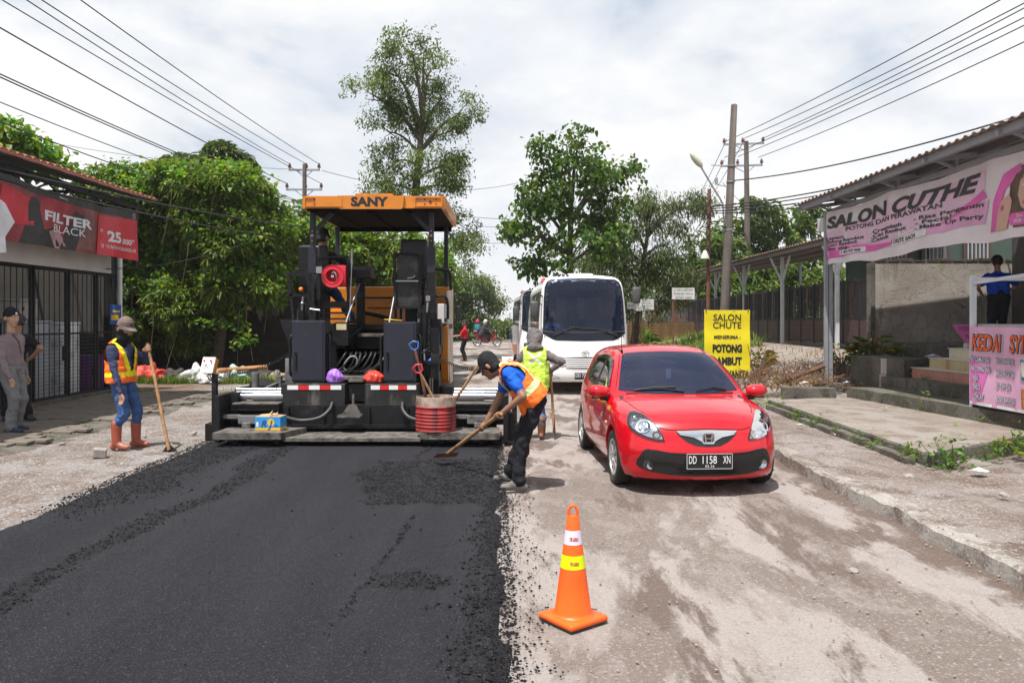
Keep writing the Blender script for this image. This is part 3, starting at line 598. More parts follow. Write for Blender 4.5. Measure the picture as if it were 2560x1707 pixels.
 P('mast_fittings', STEEL, lambda m: (m.tube([(-1.315, 11.92, 1.12), (-1.33, 12.0, 1.32)], .022, 8), m.box(-1.30, -1.235, 12.0, 12.03, 2.02, 2.10), m.tube([(-1.28, 11.98, 1.85), (-1.27, 11.98, 2.0)], .02, 8), m.tube([(-1.205, 11.7, .5), (-1.205, 11.7, .88)], .012, 6), m.tube([(-1.17, 11.7, .5), (-1.17, 11.7, .88)], .012, 6), m.tube(spl([(-1.40, 11.95, 1.75), (-1.42, 11.95, 1.45), (-1.40, 11.95, 1.28), (-1.33, 11.95, 1.24), (-1.27, 11.95, 1.3)], 4), .013, 6)), 50)
 P('silver_box', mat('pale grey box', (.5, .5, .5), .4, var=.08), lambda m: m.box(-1.14, -1.04, 12.2, 12.7, 1.68, 1.98, .01))
 def coil(a, b, turns, r, sag):
  a, b = Vector(a), Vector(b); d = (b-a).normalized(); u = d.cross(Vector((0,0,1))).normalized(); w = u.cross(d); n = turns*8; pts = []
  for i in range(n+1):
   t = i/n; an = 2*math.pi*turns*t; pts.append(a.lerp(b, t)+Vector((0, 0, -sag*4*t*(1-t)))+(u*math.cos(an)+w*math.sin(an))*r)
  return pts
 for a, b, tn, sg in (((-1.20, 11.9, 1.22), (-.42, 11.2, 1.02), 26, .05), ((-3.16, 11.7, 1.30), (-4.08, 11.25, .96), 30, .08), ((-1.24, 12.0, 1.25), (-1.25, 12.02, 1.95), 24, 0), ((-3.235, 12.0, 1.35), (-3.22, 12.0, 1.9), 20, 0)):
  P('coiled_cable', HOSE, lambda m: m.tube(coil(a, b, tn, .018, sg), .0055, 5), 60)
 # --- hoses between the cabinets
 P('hose_well', BLK, lambda m: (m.box(-2.66, -1.86, 12.1, 12.16, .92, 1.3), [m.lathe([(0, 0), (.018, 0), (.018, .06)], (-2.42+.1*i, 12.03, 1.24), 'y', 8) for i in range(6)]))
 for i in range(9):
  r_ = random.Random(i); x = -2.58+.075*i; y = 11.85+.03*(i % 3)
  P('hydraulic_hose', HOSE, lambda m: m.tube(spl([(x+.06, 12.05, 1.23), (x+.10, y, 1.20+.04*r_.random()), (x+.02*(i % 4), y-.06, 1.07), (x-.12+.05*r_.random(), y-.03, .98), (x-.2, y, .95), (x-.1-.12*(i % 2), 12.02, .93)], 6), .014+.004*(i % 2), 8), 60)
 P('hydraulic_hose', mat('grey hose', (.25, .25, .24), .4), lambda m: (m.tube(spl([(-2.43, 11.84, .96), (-2.5, 11.82, 1.04), (-2.42, 11.82, 1.17), (-2.33, 11.82, 1.19), (-2.30, 11.83, 1.10), (-2.4, 11.83, .98), (-2.6, 11.84, .96)], 6), .012, 8), m.tube(spl([(-2.2, 11.84, .95), (-2.05, 11.82, 1.02), (-1.95, 11.82, 1.1), (-1.9, 11.84, 1.18)], 6), .009, 8)), 60)
 # --- screed
 P('screed_frame', BLK, lambda m: (m.box(-3.35, -1.15, 11.35, 12.2, .19, .52), m.box(-3.92, -.28, 11.75, 12.15, .06, .50), [m.box(x, x+.03, 11.30, 11.36, .18, .5) for x in (-3.2, -2.7, -2.05, -1.5)], m.box(-3.3, -1.2, 11.28, 11.35, .2, .25)))
 P('screed_plate', BOARD, lambda m: m.box(-3.95, -.2, 10.98, 12.2, .048, .085))
 P('step_board', BOARD, lambda m: m.box(-3.06, -1.22, 10.62, 11.2, .112, .165, .006))
 for sgn in (-1, 1):
  cx = -2.1; mx = lambda x: cx+sgn*(x-cx) if sgn > 0 else x
  fx = (lambda x: x) if sgn < 0 else (lambda x: -4.18-x+.06)
  def B(m, x0, x1, *a): q = sorted((fx(x0), fx(x1))); m.box(q[0], q[1], *a)
  bd = P('step_board', BOARD, lambda m: m.prism([(fx(-3.96), 10.53), (fx(-3.94), 11.08), (fx(-2.86), 11.08), (fx(-3.06), 10.53)] if sgn < 0 else [(fx(-2.86), 11.08), (fx(-3.94), 11.08), (fx(-3.96), 10.53), (fx(-2.90), 10.53)], .155, .243, 'z'))
  o = P('bracket', BLK, lambda m: [B(m, x, x+.07, 10.7, 11.0, .07, .155) for x in (-3.75, -3.2)]); o.parent = bd
  P('end_plate', BLK, lambda m: (B(m, -4.07, -4.0, 10.9, 12.0, .06, .70, .01), B(m, -4.14, -4.07, 11.0, 11.25, .15, .45), B(m, -4.0, -3.9, 11.3, 11.5, .25, .7)))
  P('extension_beam', BLK, lambda m: (B(m, -3.95, -3.28, 11.2, 11.6, .46, .545), B(m, -3.95, -3.30, 11.1, 11.2, .33, .40), B(m, -3.9, -3.2, 11.45, 11.5, .08, .5)))
  P('debris_ledge', BOARD, lambda m: B(m, -3.93, -3.28, 11.18, 11.56, .547, .565))
  gear = P('gear_housing', GREYP, lambda m: (B(m, -3.78, -3.5, 10.98, 11.12, .30, .42, .01), B(m, -3.72, -3.6, 10.95, 11.05, .20, .32, .008), B(m, -4.0, -3.2, 11.02, 11.1, .37, .42)))
  for r_, z, y in ((.058, .635, 11.45), (.03, .715, 11.65), (.026, .68, 11.58)):
   tb = P('extension_tube', CHROMED, lambda m: m.lathe([(0, fx(-4.03)), (r_*.82, fx(-4.03)), (r_*.82, fx(-3.72)), (r_, fx(-3.72)), (r_, fx(-3.28))], (0, y, z), 'x', 20), 40)
  P('hydraulic_hose', HOSE, lambda m: m.tube(spl([(fx(-3.25), 11.2, .38), (fx(-2.95), 11.1, .33), (fx(-2.7), 11.15, .36), (fx(-2.58), 11.25, .46), (fx(-2.56), 11.35, .55)], 6), .033, 10), 60)
  post = P('control_post', BLK, lambda m: (B(m, -4.19, -4.12, 11.1, 11.17, .25, .98, .006), B(m, -4.25, -4.07, 11.02, 11.22, .06, .30, .006)))
  if sgn < 0:
   cb = P('control_box', [mat('orange box', (.6, .22, .03), .5), mat('white control panel', (.78, .76, .72), .45, var=.05)], lambda m: (m.m(0).obox((-4.24, 11.13, 1.10), (.25, .9, -.35), .19, .215, .07, (0,0,1)), m.m(1).obox((-4.247, 11.112, 1.107), (.25, .9, -.35), .20, .23, .022, (0,0,1))))
   o = P('control_buttons', mat('red button', (.6, .01, .02), .35), lambda m: [m.ball((-4.28+dx, 11.115+.3*abs(dx)*0-.02, 1.165), .016, 6) for dx in (-.005, .085)]); o.parent = cb
   o = P('toggle_switches', BLK, lambda m: [m.ball((-4.30+.045*i+.02*j, 11.09, 1.11-.035*j), .007, 4) for i in range(3) for j in range(3)]); o.parent = cb
   o = P('cable_tails', HOSE, lambda m: [m.tube(spl([(-4.17-.02*i, 11.15, 1.0), (-4.2-.03*i, 11.15, .95), (-4.12-.03*i, 11.1, .93-.02*i), (-4.05, 11.1, .95)], 4), .009, 6) for i in range(3)], 60); o.parent = cb
  else:
   cb = P('control_box', [mat('orange box', (.6, .22, .03), .5), MATS['white control panel']], lambda m: (m.m(0).obox((-.06, 11.1, 1.12), (-.2, .9, -.3), .15, .2, .06, (0,0,1)), m.m(1).obox((-.055, 11.085, 1.125), (-.2, .9, -.3), .16, .21, .02, (0,0,1))))
   o = P('control_buttons', MATS['red button'], lambda m: m.ball((-.07, 11.08, 1.15), .02, 6)); o.parent = cb
   o = P('lever', BLK, lambda m: (m.bar((-.05, 11.1, 1.2), (.02, 11.0, 1.17), .008), m.bar((.02, 11.0, 1.14), (.05, 10.98, 1.26), .025))); o.parent = cb
 # left rear bits behind the tubes
 P('tow_bracket', GREYP, lambda m: (m.tube([(-3.93, 12.2, .70), (-3.93, 12.2, .92)], .055, 12), m.bar((-3.9, 12.3, .62), (-3.55, 12.9, .80), .06), m.box(-3.74, -3.66, 12.6, 12.7, .45, .85), m.box(-3.62, -3.44, 12.7, 12.78, .6, 1.12, .01)), 40)
 ped = P('hanging_step', BOARD, lambda m: (m.box(-2.42, -2.10, 11.0, 11.22, .385, .41), m.prism([(-2.39, .415), (-2.13, .415), (-2.20, .545), (-2.30, .545)], 11.215, 11.235), m.box(-2.27, -2.24, 11.3, 11.34, .54, .68)))
 o = P('tread', STEEL, lambda m: [m.box(-2.41+.035*i, -2.395+.035*i, 11.0, 11.2, .41, .418) for i in range(9)]); o.parent = ped
 return T
GREYP = mat('grey machine paint', (.16, .16, .165), .5, .1, var=.15, vscale=6, dirt=(.07, .06, .05), dirt_amt=.35, dscale=8)
CHROMED = mat('dusty chrome tube', (.40, .41, .44), .34, 1, var=.08, vscale=3)
PAVER = paver()
# ---------------- things standing on the paver
def drum():
 T = empty('oil_drum', (-1.03, 10.78, .245), 0, 'rusty red half drum holding shovels on the paver step board', 'drum')
 M1 = mat('rust streaked red drum', (.36, .035, .035), .55, var=.25, vscale=5, dirt=(.05, .014, .016), dirt_amt=.48, dscale=3.0, streak=(2.2, 2.2, .2), bump=.1, bscale=40)
 M2 = mat('peeling pale rim', (.42, .33, .27), .8, var=.3, vscale=9, dirt=(.11, .06, .045), dirt_amt=.5, dscale=7)
 Rr = .268; pr = [(0, .005), (Rr, .005), (Rr+.006, .012), (Rr, .022)]
 for k in range(5):
  z = .07+k*.045; pr += [(Rr, z-.014), (Rr+.009, z), (Rr, z+.014)]
 pr += [(Rr, .315), (Rr+.008, .327), (Rr, .34)]
 part('drum_body', M1, T, lambda m: m.lathe(pr, n=48), 35)
 part('drum_rim', M2, T, lambda m: m.lathe([(Rr, .34), (Rr-.001, .46), (Rr-.012, .462), (Rr-.012, .05), (0, .05)], n=48), 35)
 return T
drum()
def spade(name, a, b, label, grip=None, blade=None, hm=WOOD, r=.019):
 a, b = Vector(a), Vector(b); T = empty(name, b, 0, label, 'shovel'); A = a-b
 o = part('handle', hm, T, lambda m: m.tube([A, A*.66+Vector((.004, 0, .004)), A*.33, Vector((0,0,0))], [r*.95, r, r*1.03, r*1.05], 10), 60)
 if grip: grip(T, A)
 if blade: blade(T, -A.normalized())
 return T
def dgrip(m_):
 def f(T, A):
  d = A.normalized(); u = d.cross(Vector((0, 1, 0))).normalized()
  part('grip', m_, T, lambda m: m.tube([A+u*.0, A+d*.03-u*.05, A+d*.10-u*.062, A+d*.125, A+d*.10+u*.062, A+d*.03+u*.05], .015, 8, closed=True), 60)
 return f
spade('shovel', (-1.235, 10.72, 1.02), (-.95, 10.8, .42), 'shovel with a red loop grip standing in the drum', dgrip(mat('red grip paint', (.5, .03, .06), .4)))
spade('shovel', (-1.32, 10.86, 1.32), (-1.12, 10.85, .42), 'shovel with a blue loop grip standing in the drum', dgrip(mat('blue grip paint', (.03, .12, .35), .4)), hm=RUST)
spade('shovel', (-.32, 10.62, 1.33), (-.92, 10.86, .42), 'long wooden shaft leaning out of the drum towards the bent worker')
def carton():
 T = empty('cardboard_box', (-3.27, 10.8, .243), R(-3), 'opened blue and yellow drink carton on the left step board of the paver', 'box')
 W, D, H = .345, .24, .195; card = mat('cardboard', (.42, .27, .15), .8, var=.12, vscale=9)
 part('carton_body', card, T, lambda m: m.box(-W/2, W/2, -D/2, D/2, 0, H))
 pr = mat('blue carton print', (.03, .28, .62), .5, var=.12, vscale=9); ye = mat('yellow carton print', (.68, .45, .04), .5, var=.1); na = mat('navy carton print', (.03, .05, .26), .5)
 for sf, L in ((plane_surf((-W/2, -D/2, 0), (1,0,0), (0,0,1), (0,-1,0)), W), (plane_surf((W/2, -D/2, 0), (0,1,0), (0,0,1), (1,0,0)), D)):
  printed('label_print', *poly([(0, .048), (L, .055), (L, H-.001), (0, H-.001)]), sf, pr, T, .002, None); printed('label_print', *poly([(0, .016), (L, .016), (L, .053), (0, .046)]), sf, ye, T, .002, None)
 sf = plane_surf((-W/2, -D/2, 0), (1,0,0), (0,0,1), (0,-1,0))
 printed('sun_print', *poly([(.215+.048*math.cos(a*.3), .122+.05*math.sin(a*.3)) for a in range(21)]), sf, ye, T, .003, None)
 for t, u, v, h in (('R', .085, .058, .085), ('J', .175, .052, .092), ('A', .255, .06, .04), ('ma', .285, .06, .025)): lettering(t, sf, u, v, h, WHITE if 0 else na, T, off=.005, step=None, bold=.02, shear=.25)
 part('cup_print', mat('pale cup print', (.75, .65, .6), .5), T, lambda m: m.prism([(-.155, .06), (-.128, .06), (-.124, .125), (-.159, .125)], -D/2-.003, -D/2-.002))
 part('flap', card, T, lambda m: (m.add([(-W/2+.05, -D/2, H), (.02, -D/2+.02, H), (.03, .0, H+.075), (-.02, .0, H+.03), (-W/2+.04, 0, H+.02)], [(0,1,2,3,4)]), m.add([(.01, 0, H+.005), (.08, -.03, H+.012), (.09, .06, H+.02), (.0, .09, H+.03)], [(0,1,2,3)])))
 part('straw', WHITE, T, lambda m: m.tube([(.05, 0, H), (.1, -.02, H+.05)], .004, 6))
carton()
def plastic_bag(name, loc, s, m, label, seed, ears=True):
 bm = bmesh.new(); bmesh.ops.create_icosphere(bm, subdivisions=4, radius=1); r = random.Random(seed); ph = [r.uniform(0, 6) for _ in range(12)]
 for v in bm.verts:
  c = v.co; a = math.atan2(c.y, c.x); w = .06*math.sin(5*a+ph[0]+3*c.z)+.05*math.sin(9*a+ph[1]-4*c.z)+.05*math.sin(7*c.z+ph[2]+2*a)+.04*math.sin(13*a+ph[3])
  t = max(0, c.z); k = 1+w-.35*t**2
  c.x *= k; c.y *= k; c.z = c.z*(1+.2*w)
  if c.z < -.55: c.z = -.55+(c.z+.55)*.12
 mb = MB(); mb.bm(bm, Matrix.Diagonal((*s, 1)))
 T = empty(name, (loc[0], loc[1], loc[2]+.60*s[2]), 0, label, 'bag'); o = mb.build('bag_body', m, T); shade(o.data)
 if ears: part('knot', m, T, lambda q: [q.add([(0, 0, .5*s[2]), (.5*s[0]*k, .1*s[1], .78*s[2]), (.95*s[0]*k, 0, 1.22*s[2]), (.4*s[0]*k, -.2*s[1], .95*s[2])], [(0,1,2,3)]) for k in (1, -.7)])
 return T
plastic_bag('plastic_bag', (-2.56, 11.5, .826), (.12, .09, .13), mat('purple plastic bag', (.36, .16, .62), .3, var=.3, vscale=14, bump=.5, bscale=25, trans=.15), 'knotted purple plastic bag on the paver walkway beside the left cabinet', 3)
plastic_bag('plastic_bag', (-2.0, 11.52, .826), (.145, .1, .115), mat('orange red plastic bag', (.62, .06, .035), .3, var=.3, vscale=14, bump=.5, bscale=25, trans=.1), 'tied red plastic bag on the paver walkway beside the right cabinet', 8, False)
plastic_bag('plastic_bag', (-1.21, 11.95, .9), (.09, .08, .17), mat('blue plastic sack', (.02, .10, .55), .35, var=.3, vscale=14, bump=.4, bscale=25), 'blue plastic sack wedged behind the right cabinet of the paver', 5, False)
def rope():
 mb = MB(); r = random.Random(2); pts = []
 for i in range(60): a = i*.62; q = .045+.03*math.sin(i*.37); pts.append((q*1.9*math.cos(a)+r.uniform(-.01, .01), q*math.sin(a), .012+.02*abs(math.sin(i*.31))))
 mb.tube(spl(pts, 2), .007, 5); o = mb.build('rope', mat('yellow rope', (.62, .36, .03), .7, var=.2, vscale=40), None, 60); o.location = (-1.73, 11.62, 1.708); tag(o, 'tangled yellow rope on top of the right cabinet', 'rope')
rope()

# ================================================================== red hatchback
def interp(pts):
 'monotone-ish smooth curve through (x, y) pairs, vectorised'
 a = np.array(pts, float); xs = a[:, 0]; ys = a[:, 1]; h = np.diff(xs); d = np.diff(ys)/h; m = np.zeros(len(xs)); m[0] = d[0]; m[-1] = d[-1]
 for i in range(1, len(xs)-1):
  if d[i-1]*d[i] <= 0: m[i] = 0
  else: w1 = 2*h[i]+h[i-1]; w2 = h[i]+2*h[i-1]; m[i] = (w1+w2)/(w1/d[i-1]+w2/d[i])
 def f(q):
  q = np.asarray(q, float); qc = np.clip(q, xs[0], xs[-1]); k = np.clip(np.searchsorted(xs, qc)-1, 0, len(xs)-2); t = (qc-xs[k])/h[k]
  return (2*t**3-3*t**2+1)*ys[k]+(t**3-2*t**2+t)*h[k]*m[k]+(-2*t**3+3*t**2)*ys[k+1]+(t**3-t**2)*h[k]*m[k+1]
 return f
def smax(a, b, k):
 h = np.clip(k-np.abs(a-b), 0, None)/k; return np.maximum(a, b)+h*h*k*.25
def star_mesh(F, y0, y1, zc, nr=112, nf=34, nm=66, nb=22, rmax=1.6):
 'surface F=0 seen from a core segment (0, y0..y1, zc); returns verts, quads'
 rows = []
 th = np.linspace(0, 2*math.pi, nr, endpoint=False)
 for i in range(1, nf): ph = math.pi/2*i/nf; rows.append((y0, -math.cos(ph), math.sin(ph)))
 for i in range(nm+1): rows.append((y0+(y1-y0)*i/nm, 0., 1.))
 for i in range(1, nb): ph = math.pi/2*i/nb; rows.append((y1, math.sin(ph), math.cos(ph)))
 C = np.array([(0, r[0], zc) for r in rows]); D = np.array([[(r[2]*math.sin(t), r[1], r[2]*math.cos(t)) for t in th] for r in rows])
 C = np.repeat(C[:, None], nr, 1).reshape(-1, 3); D = D.reshape(-1, 3)
 C = np.vstack([C, [(0, y0, zc), (0, y1, zc)]]); D = np.vstack([D, [(0, -1, 0), (0, 1, 0)]])
 lo = np.zeros(len(C)); hi = np.full(len(C), rmax)
 for _ in range(40):
  md = (lo+hi)/2; p = C+D*md[:, None]; ins = F(p[:, 0], p[:, 1], p[:, 2]) < 0; lo = np.where(ins, md, lo); hi = np.where(ins, hi, md)
 V = C+D*lo[:, None]; n = len(rows); f = []
 for i in range(n-1):
  for j in range(nr): k = (j+1) % nr; f.append((i*nr+j, i*nr+k, (i+1)*nr+k, (i+1)*nr+j))
 a, b = n*nr, n*nr+1
 for j in range(nr): k = (j+1) % nr; f.append((a, k, j)); f.append((b, (n-1)*nr+j, (n-1)*nr+k))
 return V, f
def inpoly(px, py, pg):
 c = False; n = len(pg)
 for i in range(n):
  x1, y1 = pg[i]; x2, y2 = pg[(i+1) % n]
  if (y1 > py) != (y2 > py) and px < (x2-x1)*(py-y1)/(y2-y1)+x1: c = not c
 return c
def inset(pg, d):
 c = np.mean(np.array(pg), 0); o = []; n = len(pg); P = [Vector((*p, 0)) for p in pg]
 ar = sum(P[i].x*P[(i+1) % n].y-P[(i+1) % n].x*P[i].y for i in range(n)); sg = 1 if ar > 0 else -1
 for i in range(n):
  e1 = (P[i]-P[i-1]).normalized(); e2 = (P[(i+1) % n]-P[i]).normalized(); n1 = Vector((-e1.y, e1.x, 0))*sg; n2 = Vector((-e2.y, e2.x, 0))*sg
  b = (n1+n2); b = b.normalized() if b.length > 1e-6 else n1; k = d/max(.4, b.dot(n1)); q = P[i]+b*k; o.append((q.x, q.y))
 return o
class Skin:
 'lays flat outlines onto a body surface'
 def __init__(s, V, F): s.b = BVHTree.FromPolygons([Vector(v) for v in V], F)
 def surf(s, view):
  def f(u, v):
   o, d = {'f': ((u, -2, v), (0, 1, 0)), 'r': ((3, u, v), (-1, 0, 0)), 'l': ((-3, u, v), (1, 0, 0)), 't': ((u, v, 4), (0, 0, -1))}[view]
   h = s.b.ray_cast(Vector(o), Vector(d))
   if h[0] is None:
    h = s.b.find_nearest(Vector(o)+Vector(d)*2.6)
   n = h[1]; n = -n if n.dot(Vector(d)) > 0 else n
   return h[0], n
  return f
 def patch(s, name, pg, view, m, parent, off=.004, step=.05, smooth=True):
  o = printed(name, *poly(pg), s.surf(view), m, parent, off, step); 
  if smooth: shade(o.data)
  return o
 def ring(s, name, pg, inner, view, m, parent, off=.005, k=3):
  f = s.surf(view); mb = MB(); n = len(pg); vs = []; dens = 4
  def dn(p): return [((p[i][0]*(dens-j)+p[(i+1) % n][0]*j)/dens, (p[i][1]*(dens-j)+p[(i+1) % n][1]*j)/dens) for i in range(n) for j in range(dens)]
  A, B = dn(pg), dn(inner); N_ = len(A)
  for q in range(k+1):
   for i in range(N_):
    u = A[i][0]+(B[i][0]-A[i][0])*q/k; v = A[i][1]+(B[i][1]-A[i][1])*q/k; p, nn = f(u, v); vs.append(p+nn*off)
  mb.add(vs, [(q*N_+i, q*N_+(i+1) % N_, (q+1)*N_+(i+1) % N_, (q+1)*N_+i) for q in range(k) for i in range(N_)]); o = mb.build(name, m, parent, recalc=False); shade(o.data); return o
 def strip(s, name, pts, view, w, m, parent, off=.003, n=8):
  P = catmull([(*p, 0) for p in pts], n); f = s.surf(view); mb = MB(); vs = []
  for i, p in enumerate(P):
   t = P[min(i+1, len(P)-1)]-P[max(i-1, 0)]; t = t/np.linalg.norm(t); nn = np.array((-t[1], t[0]))
   for sg in (-1, 1): q, no = f(p[0]+nn[0]*w/2*sg, p[1]+nn[1]*w/2*sg); vs.append(q+no*off)
  mb.add(vs, [(2*i, 2*i+1, 2*i+3, 2*i+2) for i in range(len(P)-1)]); return mb.build(name, m, parent, recalc=False)
REDP = mat('red car paint', (.50, .002, .010), .3, var=.02, coat=1., spec=.25)
BTRIM = mat('black plastic trim', (.014, .014, .015), .45, var=.1, bump=.05, bscale=150)
SEAM = mat('panel gap', (.02, .004, .004), .8, var=0)
def glass_mat(name, tint, t, film=((.5, .5, .5), .03)):
 m = bpy.data.materials.new(name); m.use_nodes = True; nt = m.node_tree; N = nt.nodes; L = nt.links; N.remove(N['Principled BSDF'])
 tr = N.new('ShaderNodeBsdfTransparent'); tr.inputs[0].default_value = (*[c*t for c in tint], 1); g = N.new('ShaderNodeBsdfGlossy'); g.inputs['Roughness'].default_value = .03
 nz = N.new('ShaderNodeTexNoise'); nz.inputs['Scale'].default_value = 2.5; bp = N.new('ShaderNodeBump'); bp.inputs['Strength'].default_value = .015; L.new(nz.outputs['Fac'], bp.inputs['Height']); L.new(bp.outputs[0], g.inputs['Normal'])
 d = N.new('ShaderNodeBsdfDiffuse'); d.inputs[0].default_value = (*film[0], 1)
 fr = N.new('ShaderNodeFresnel'); fr.inputs[0].default_value = 1.5; mx = N.new('ShaderNodeMixShader'); L.new(fr.outputs[0], mx.inputs[0])
 m0 = N.new('ShaderNodeMixShader'); m0.inputs[0].default_value = film[1]; L.new(tr.outputs[0], m0.inputs[1]); L.new(d.outputs[0], m0.inputs[2])
 L.new(m0.outputs[0], mx.inputs[1]); L.new(g.outputs[0], mx.inputs[2]); L.new(mx.outputs[0], N['Material Output'].inputs['Surface']); MATS[name] = m; return m
CARGLASS = glass_mat('tinted car glass', (.30, .36, .55), 1.2, ((.03, .042, .11), .28))
LAMPGLASS = glass_mat('clear lamp cover', (.9, .93, .97), .95)
REFL = mat('lamp reflector', (.72, .75, .80), .14, 1, var=.12, vscale=16, bump=.25, bscale=22)
def wheel(parent, c, r, w, side, steer=0, rim=.19, spokes=8, dark=False):
 W = empty('wheel', c, 0); W.parent = parent; W.rotation_euler = (0, 0, steer)
 s = side
 part('tyre', RUB, W, lambda m: m.lathe([(rim, -w/2*.9), (r*.86, -w/2), (r*.96, -w/2*.92), (r, -w/2*.7), (r, w/2*.7), (r*.96, w/2*.92), (r*.86, w/2), (rim, w/2*.9)], (0,0,0), 'x', 40), 50)
 al = mat('alloy wheel', (.55, .55, .56), .35, .8, var=.08) if not dark else mat('steel wheel', (.32, .30, .28), .6, .2, var=.2)
 def rm(m):
  m.lathe([(rim+.004, s*w/2*.93), (rim-.02, s*w/2*.9), (rim-.03, s*w/2*.3), (rim-.03, -s*w/2*.6)], (0,0,0), 'x', 36)
  x0 = s*w/2*.72
  for i in range(spokes):
   a = 2*math.pi*i/spokes
   for da in (-.11, .11):
    m.bar((x0*1.05, .045*math.cos(a), .045*math.sin(a)), (x0, (rim-.015)*math.cos(a+da), (rim-.015)*math.sin(a+da)), .022, .02, (1, 0, 0))
  m.lathe([(0, x0*1.14), (.04, x0*1.12), (.055, x0*1.0), (.055, x0*.6)], (0,0,0), 'x', 18)
 part('rim', al, W, rm, 40)
 part('brake_disc', mat('dark brake steel', (.08, .075, .07), .5, .6), W, lambda m: m.lathe([(0, s*.005), (rim-.04, s*.005), (rim-.04, -s*.02)], (0,0,0), 'x', 28))
 return W
def car():
 T = empty('car', (1.925, 7.77, .0), R(3.2), 'small red hatchback facing the camera beside the new mat', 'car')
 zt = interp([(-.3, .60), (.0, .665), (.10, .735), (.22, .79), (.42, .842), (.70, .893), (.95, .928), (1.02, .95), (1.2, 1.068), (1.45, 1.212), (1.68, 1.318), (1.85, 1.377), (2.1, 1.418), (2.4, 1.43), (2.9, 1.405), (3.3, 1.345), (3.5, 1.26), (3.62, 1.10), (3.8, .7)])
 crown = interp([(-.3, .10), (.3, .09), (.9, .06), (1.1, .11), (1.6, .09), (2.2, .07), (3.4, .10)])
 yf = interp([(.0, .20), (.14, .09), (.20, .045), (.24, .035), (.32, .022), (.42, .0), (.47, .004), (.53, .03), (.62, .062), (.70, .11), (.78, .19), (.9, .5), (1.2, 1.3)])
 xs = interp([(.05, .74), (.18, .775), (.28, .815), (.42, .836), (.58, .838), (.70, .832), (.80, .818), (.88, .798), (.95, .772), (1.05, .73), (1.2, .665), (1.35, .595), (1.6, .47)])
 pw = interp([(-.3, .93), (.15, .955), (.5, .985), (.9, 1.0), (2.6, 1.0), (3.2, .965), (3.8, .9)])
 yr = interp([(.0, 3.42), (.3, 3.55), (.55, 3.60), (.9, 3.56), (1.1, 3.50), (1.4, 3.36), (1.7, 3.2)])
 def F(x, y, z):
  ax = np.abs(x)
  top = (z-(zt(y)-crown(y)*(ax/.75)**2.4))*.9
  pl = .10*(ax/.6)**2+.15*np.clip(ax/.78, 0, 2)**7
  fr = (yf(z)+pl-y)*.92
  side = ax-xs(z)*pw(y)-.012*np.exp(-((z-.62)/.05)**2)*sstep(.9, 1.4, y)*sstep(3.3, 2.6, y)*.5
  rear = y-yr(z)+.12*(ax/.7)**3
  bot = .158-z
  f = smax(top, side, .085); f = smax(f, fr, .075); f = smax(f, rear, .14); return smax(f, bot, .03)
 V, Fc = star_mesh(F, .95, 2.9, .70)
 sk = Skin(V, Fc)
 ws = [(-.675, .952), (-.40, .935), (0, .93), (.40, .935), (.675, .952), (.625, 1.09), (.56, 1.235), (.52, 1.31), (.47, 1.338), (.3, 1.352), (0, 1.36), (-.3, 1.352), (-.47, 1.338), (-.52, 1.31), (-.56, 1.235), (-.625, 1.09)]
 swf = [(1.26, .925), (1.5, .922), (2.02, .93), (2.02, 1.295), (1.86, 1.285), (1.70, 1.235), (1.48, 1.11)]
 swr = [(2.08, .93), (2.75, .96), (2.98, 1.03), (2.93, 1.14), (2.72, 1.25), (2.40, 1.297), (2.08, 1.303)]
 wsi, swfi, swri = inset(ws, .035), inset(swf, .03), inset(swr, .03)
 # boolean wheel arches
 me = bpy.data.meshes.new('b'); me.from_pydata([tuple(v) for v in V], [], Fc); bm = bmesh.new(); bm.from_mesh(me); bmesh.ops.recalc_face_normals(bm, faces=bm.faces); bm.to_mesh(me); bm.free()
 ob = bpy.data.objects.new('b', me); COL.objects.link(ob); cutters = []
 for y in (.735, 3.08):
  for s in (-1, 1):
   mb = MB(); mb.lathe([(0, s*.56), (.325, s*.56), (.325, s*1.0), (0, s*1.0)], (0, y, .305), 'x', 48); c = mb.build('cut', BTRIM, None); md = ob.modifiers.new('x', 'BOOLEAN'); md.operation = 'DIFFERENCE'; md.object = c; md.solver = 'EXACT'; cutters.append(c)
 dg = bpy.context.evaluated_depsgraph_get(); me2 = bpy.data.meshes.new_from_object(ob.evaluated_get(dg))
 for c in cutters+[ob]: bpy.data.objects.remove(c)
 bm = bmesh.new(); bm.from_mesh(me2); dele = []
 for f in bm.faces:
  c = f.calc_center_median(); n = f.normal
  if c.z > .91 and n.y < -.2 and c.y < 1.9 and abs(c.x) < .68 and inpoly(c.x, c.z, wsi): dele.append(f)
  elif abs(n.x) > .6 and c.z > .9 and (inpoly(c.y, c.z, swfi) or inpoly(c.y, c.z, swri)): dele.append(f)
  f.material_index = 1 if any((c.y-y)**2+(c.z-.305)**2 < .3275**2 for y in (.735, 3.08)) and abs(c.x) > .5 and abs(c.x) < .9 and c.z > .17 else (1 if c.z < .19 and n.z < -.5 else 0)
 bmesh.ops.delete(bm, geom=dele, context='FACES'); bm.to_mesh(me2); bm.free(); me2.materials.clear(); shade(me2, 38)
 body = link('body', me2, T, [REDP, BTRIM])
 # glass with dark borders
 gl = sk.patch('windshield', ws, 'f', CARGLASS, T, .006, .06); sk.ring('windshield_border', ws, wsi, 'f', BTRIM, T, .004).parent = gl
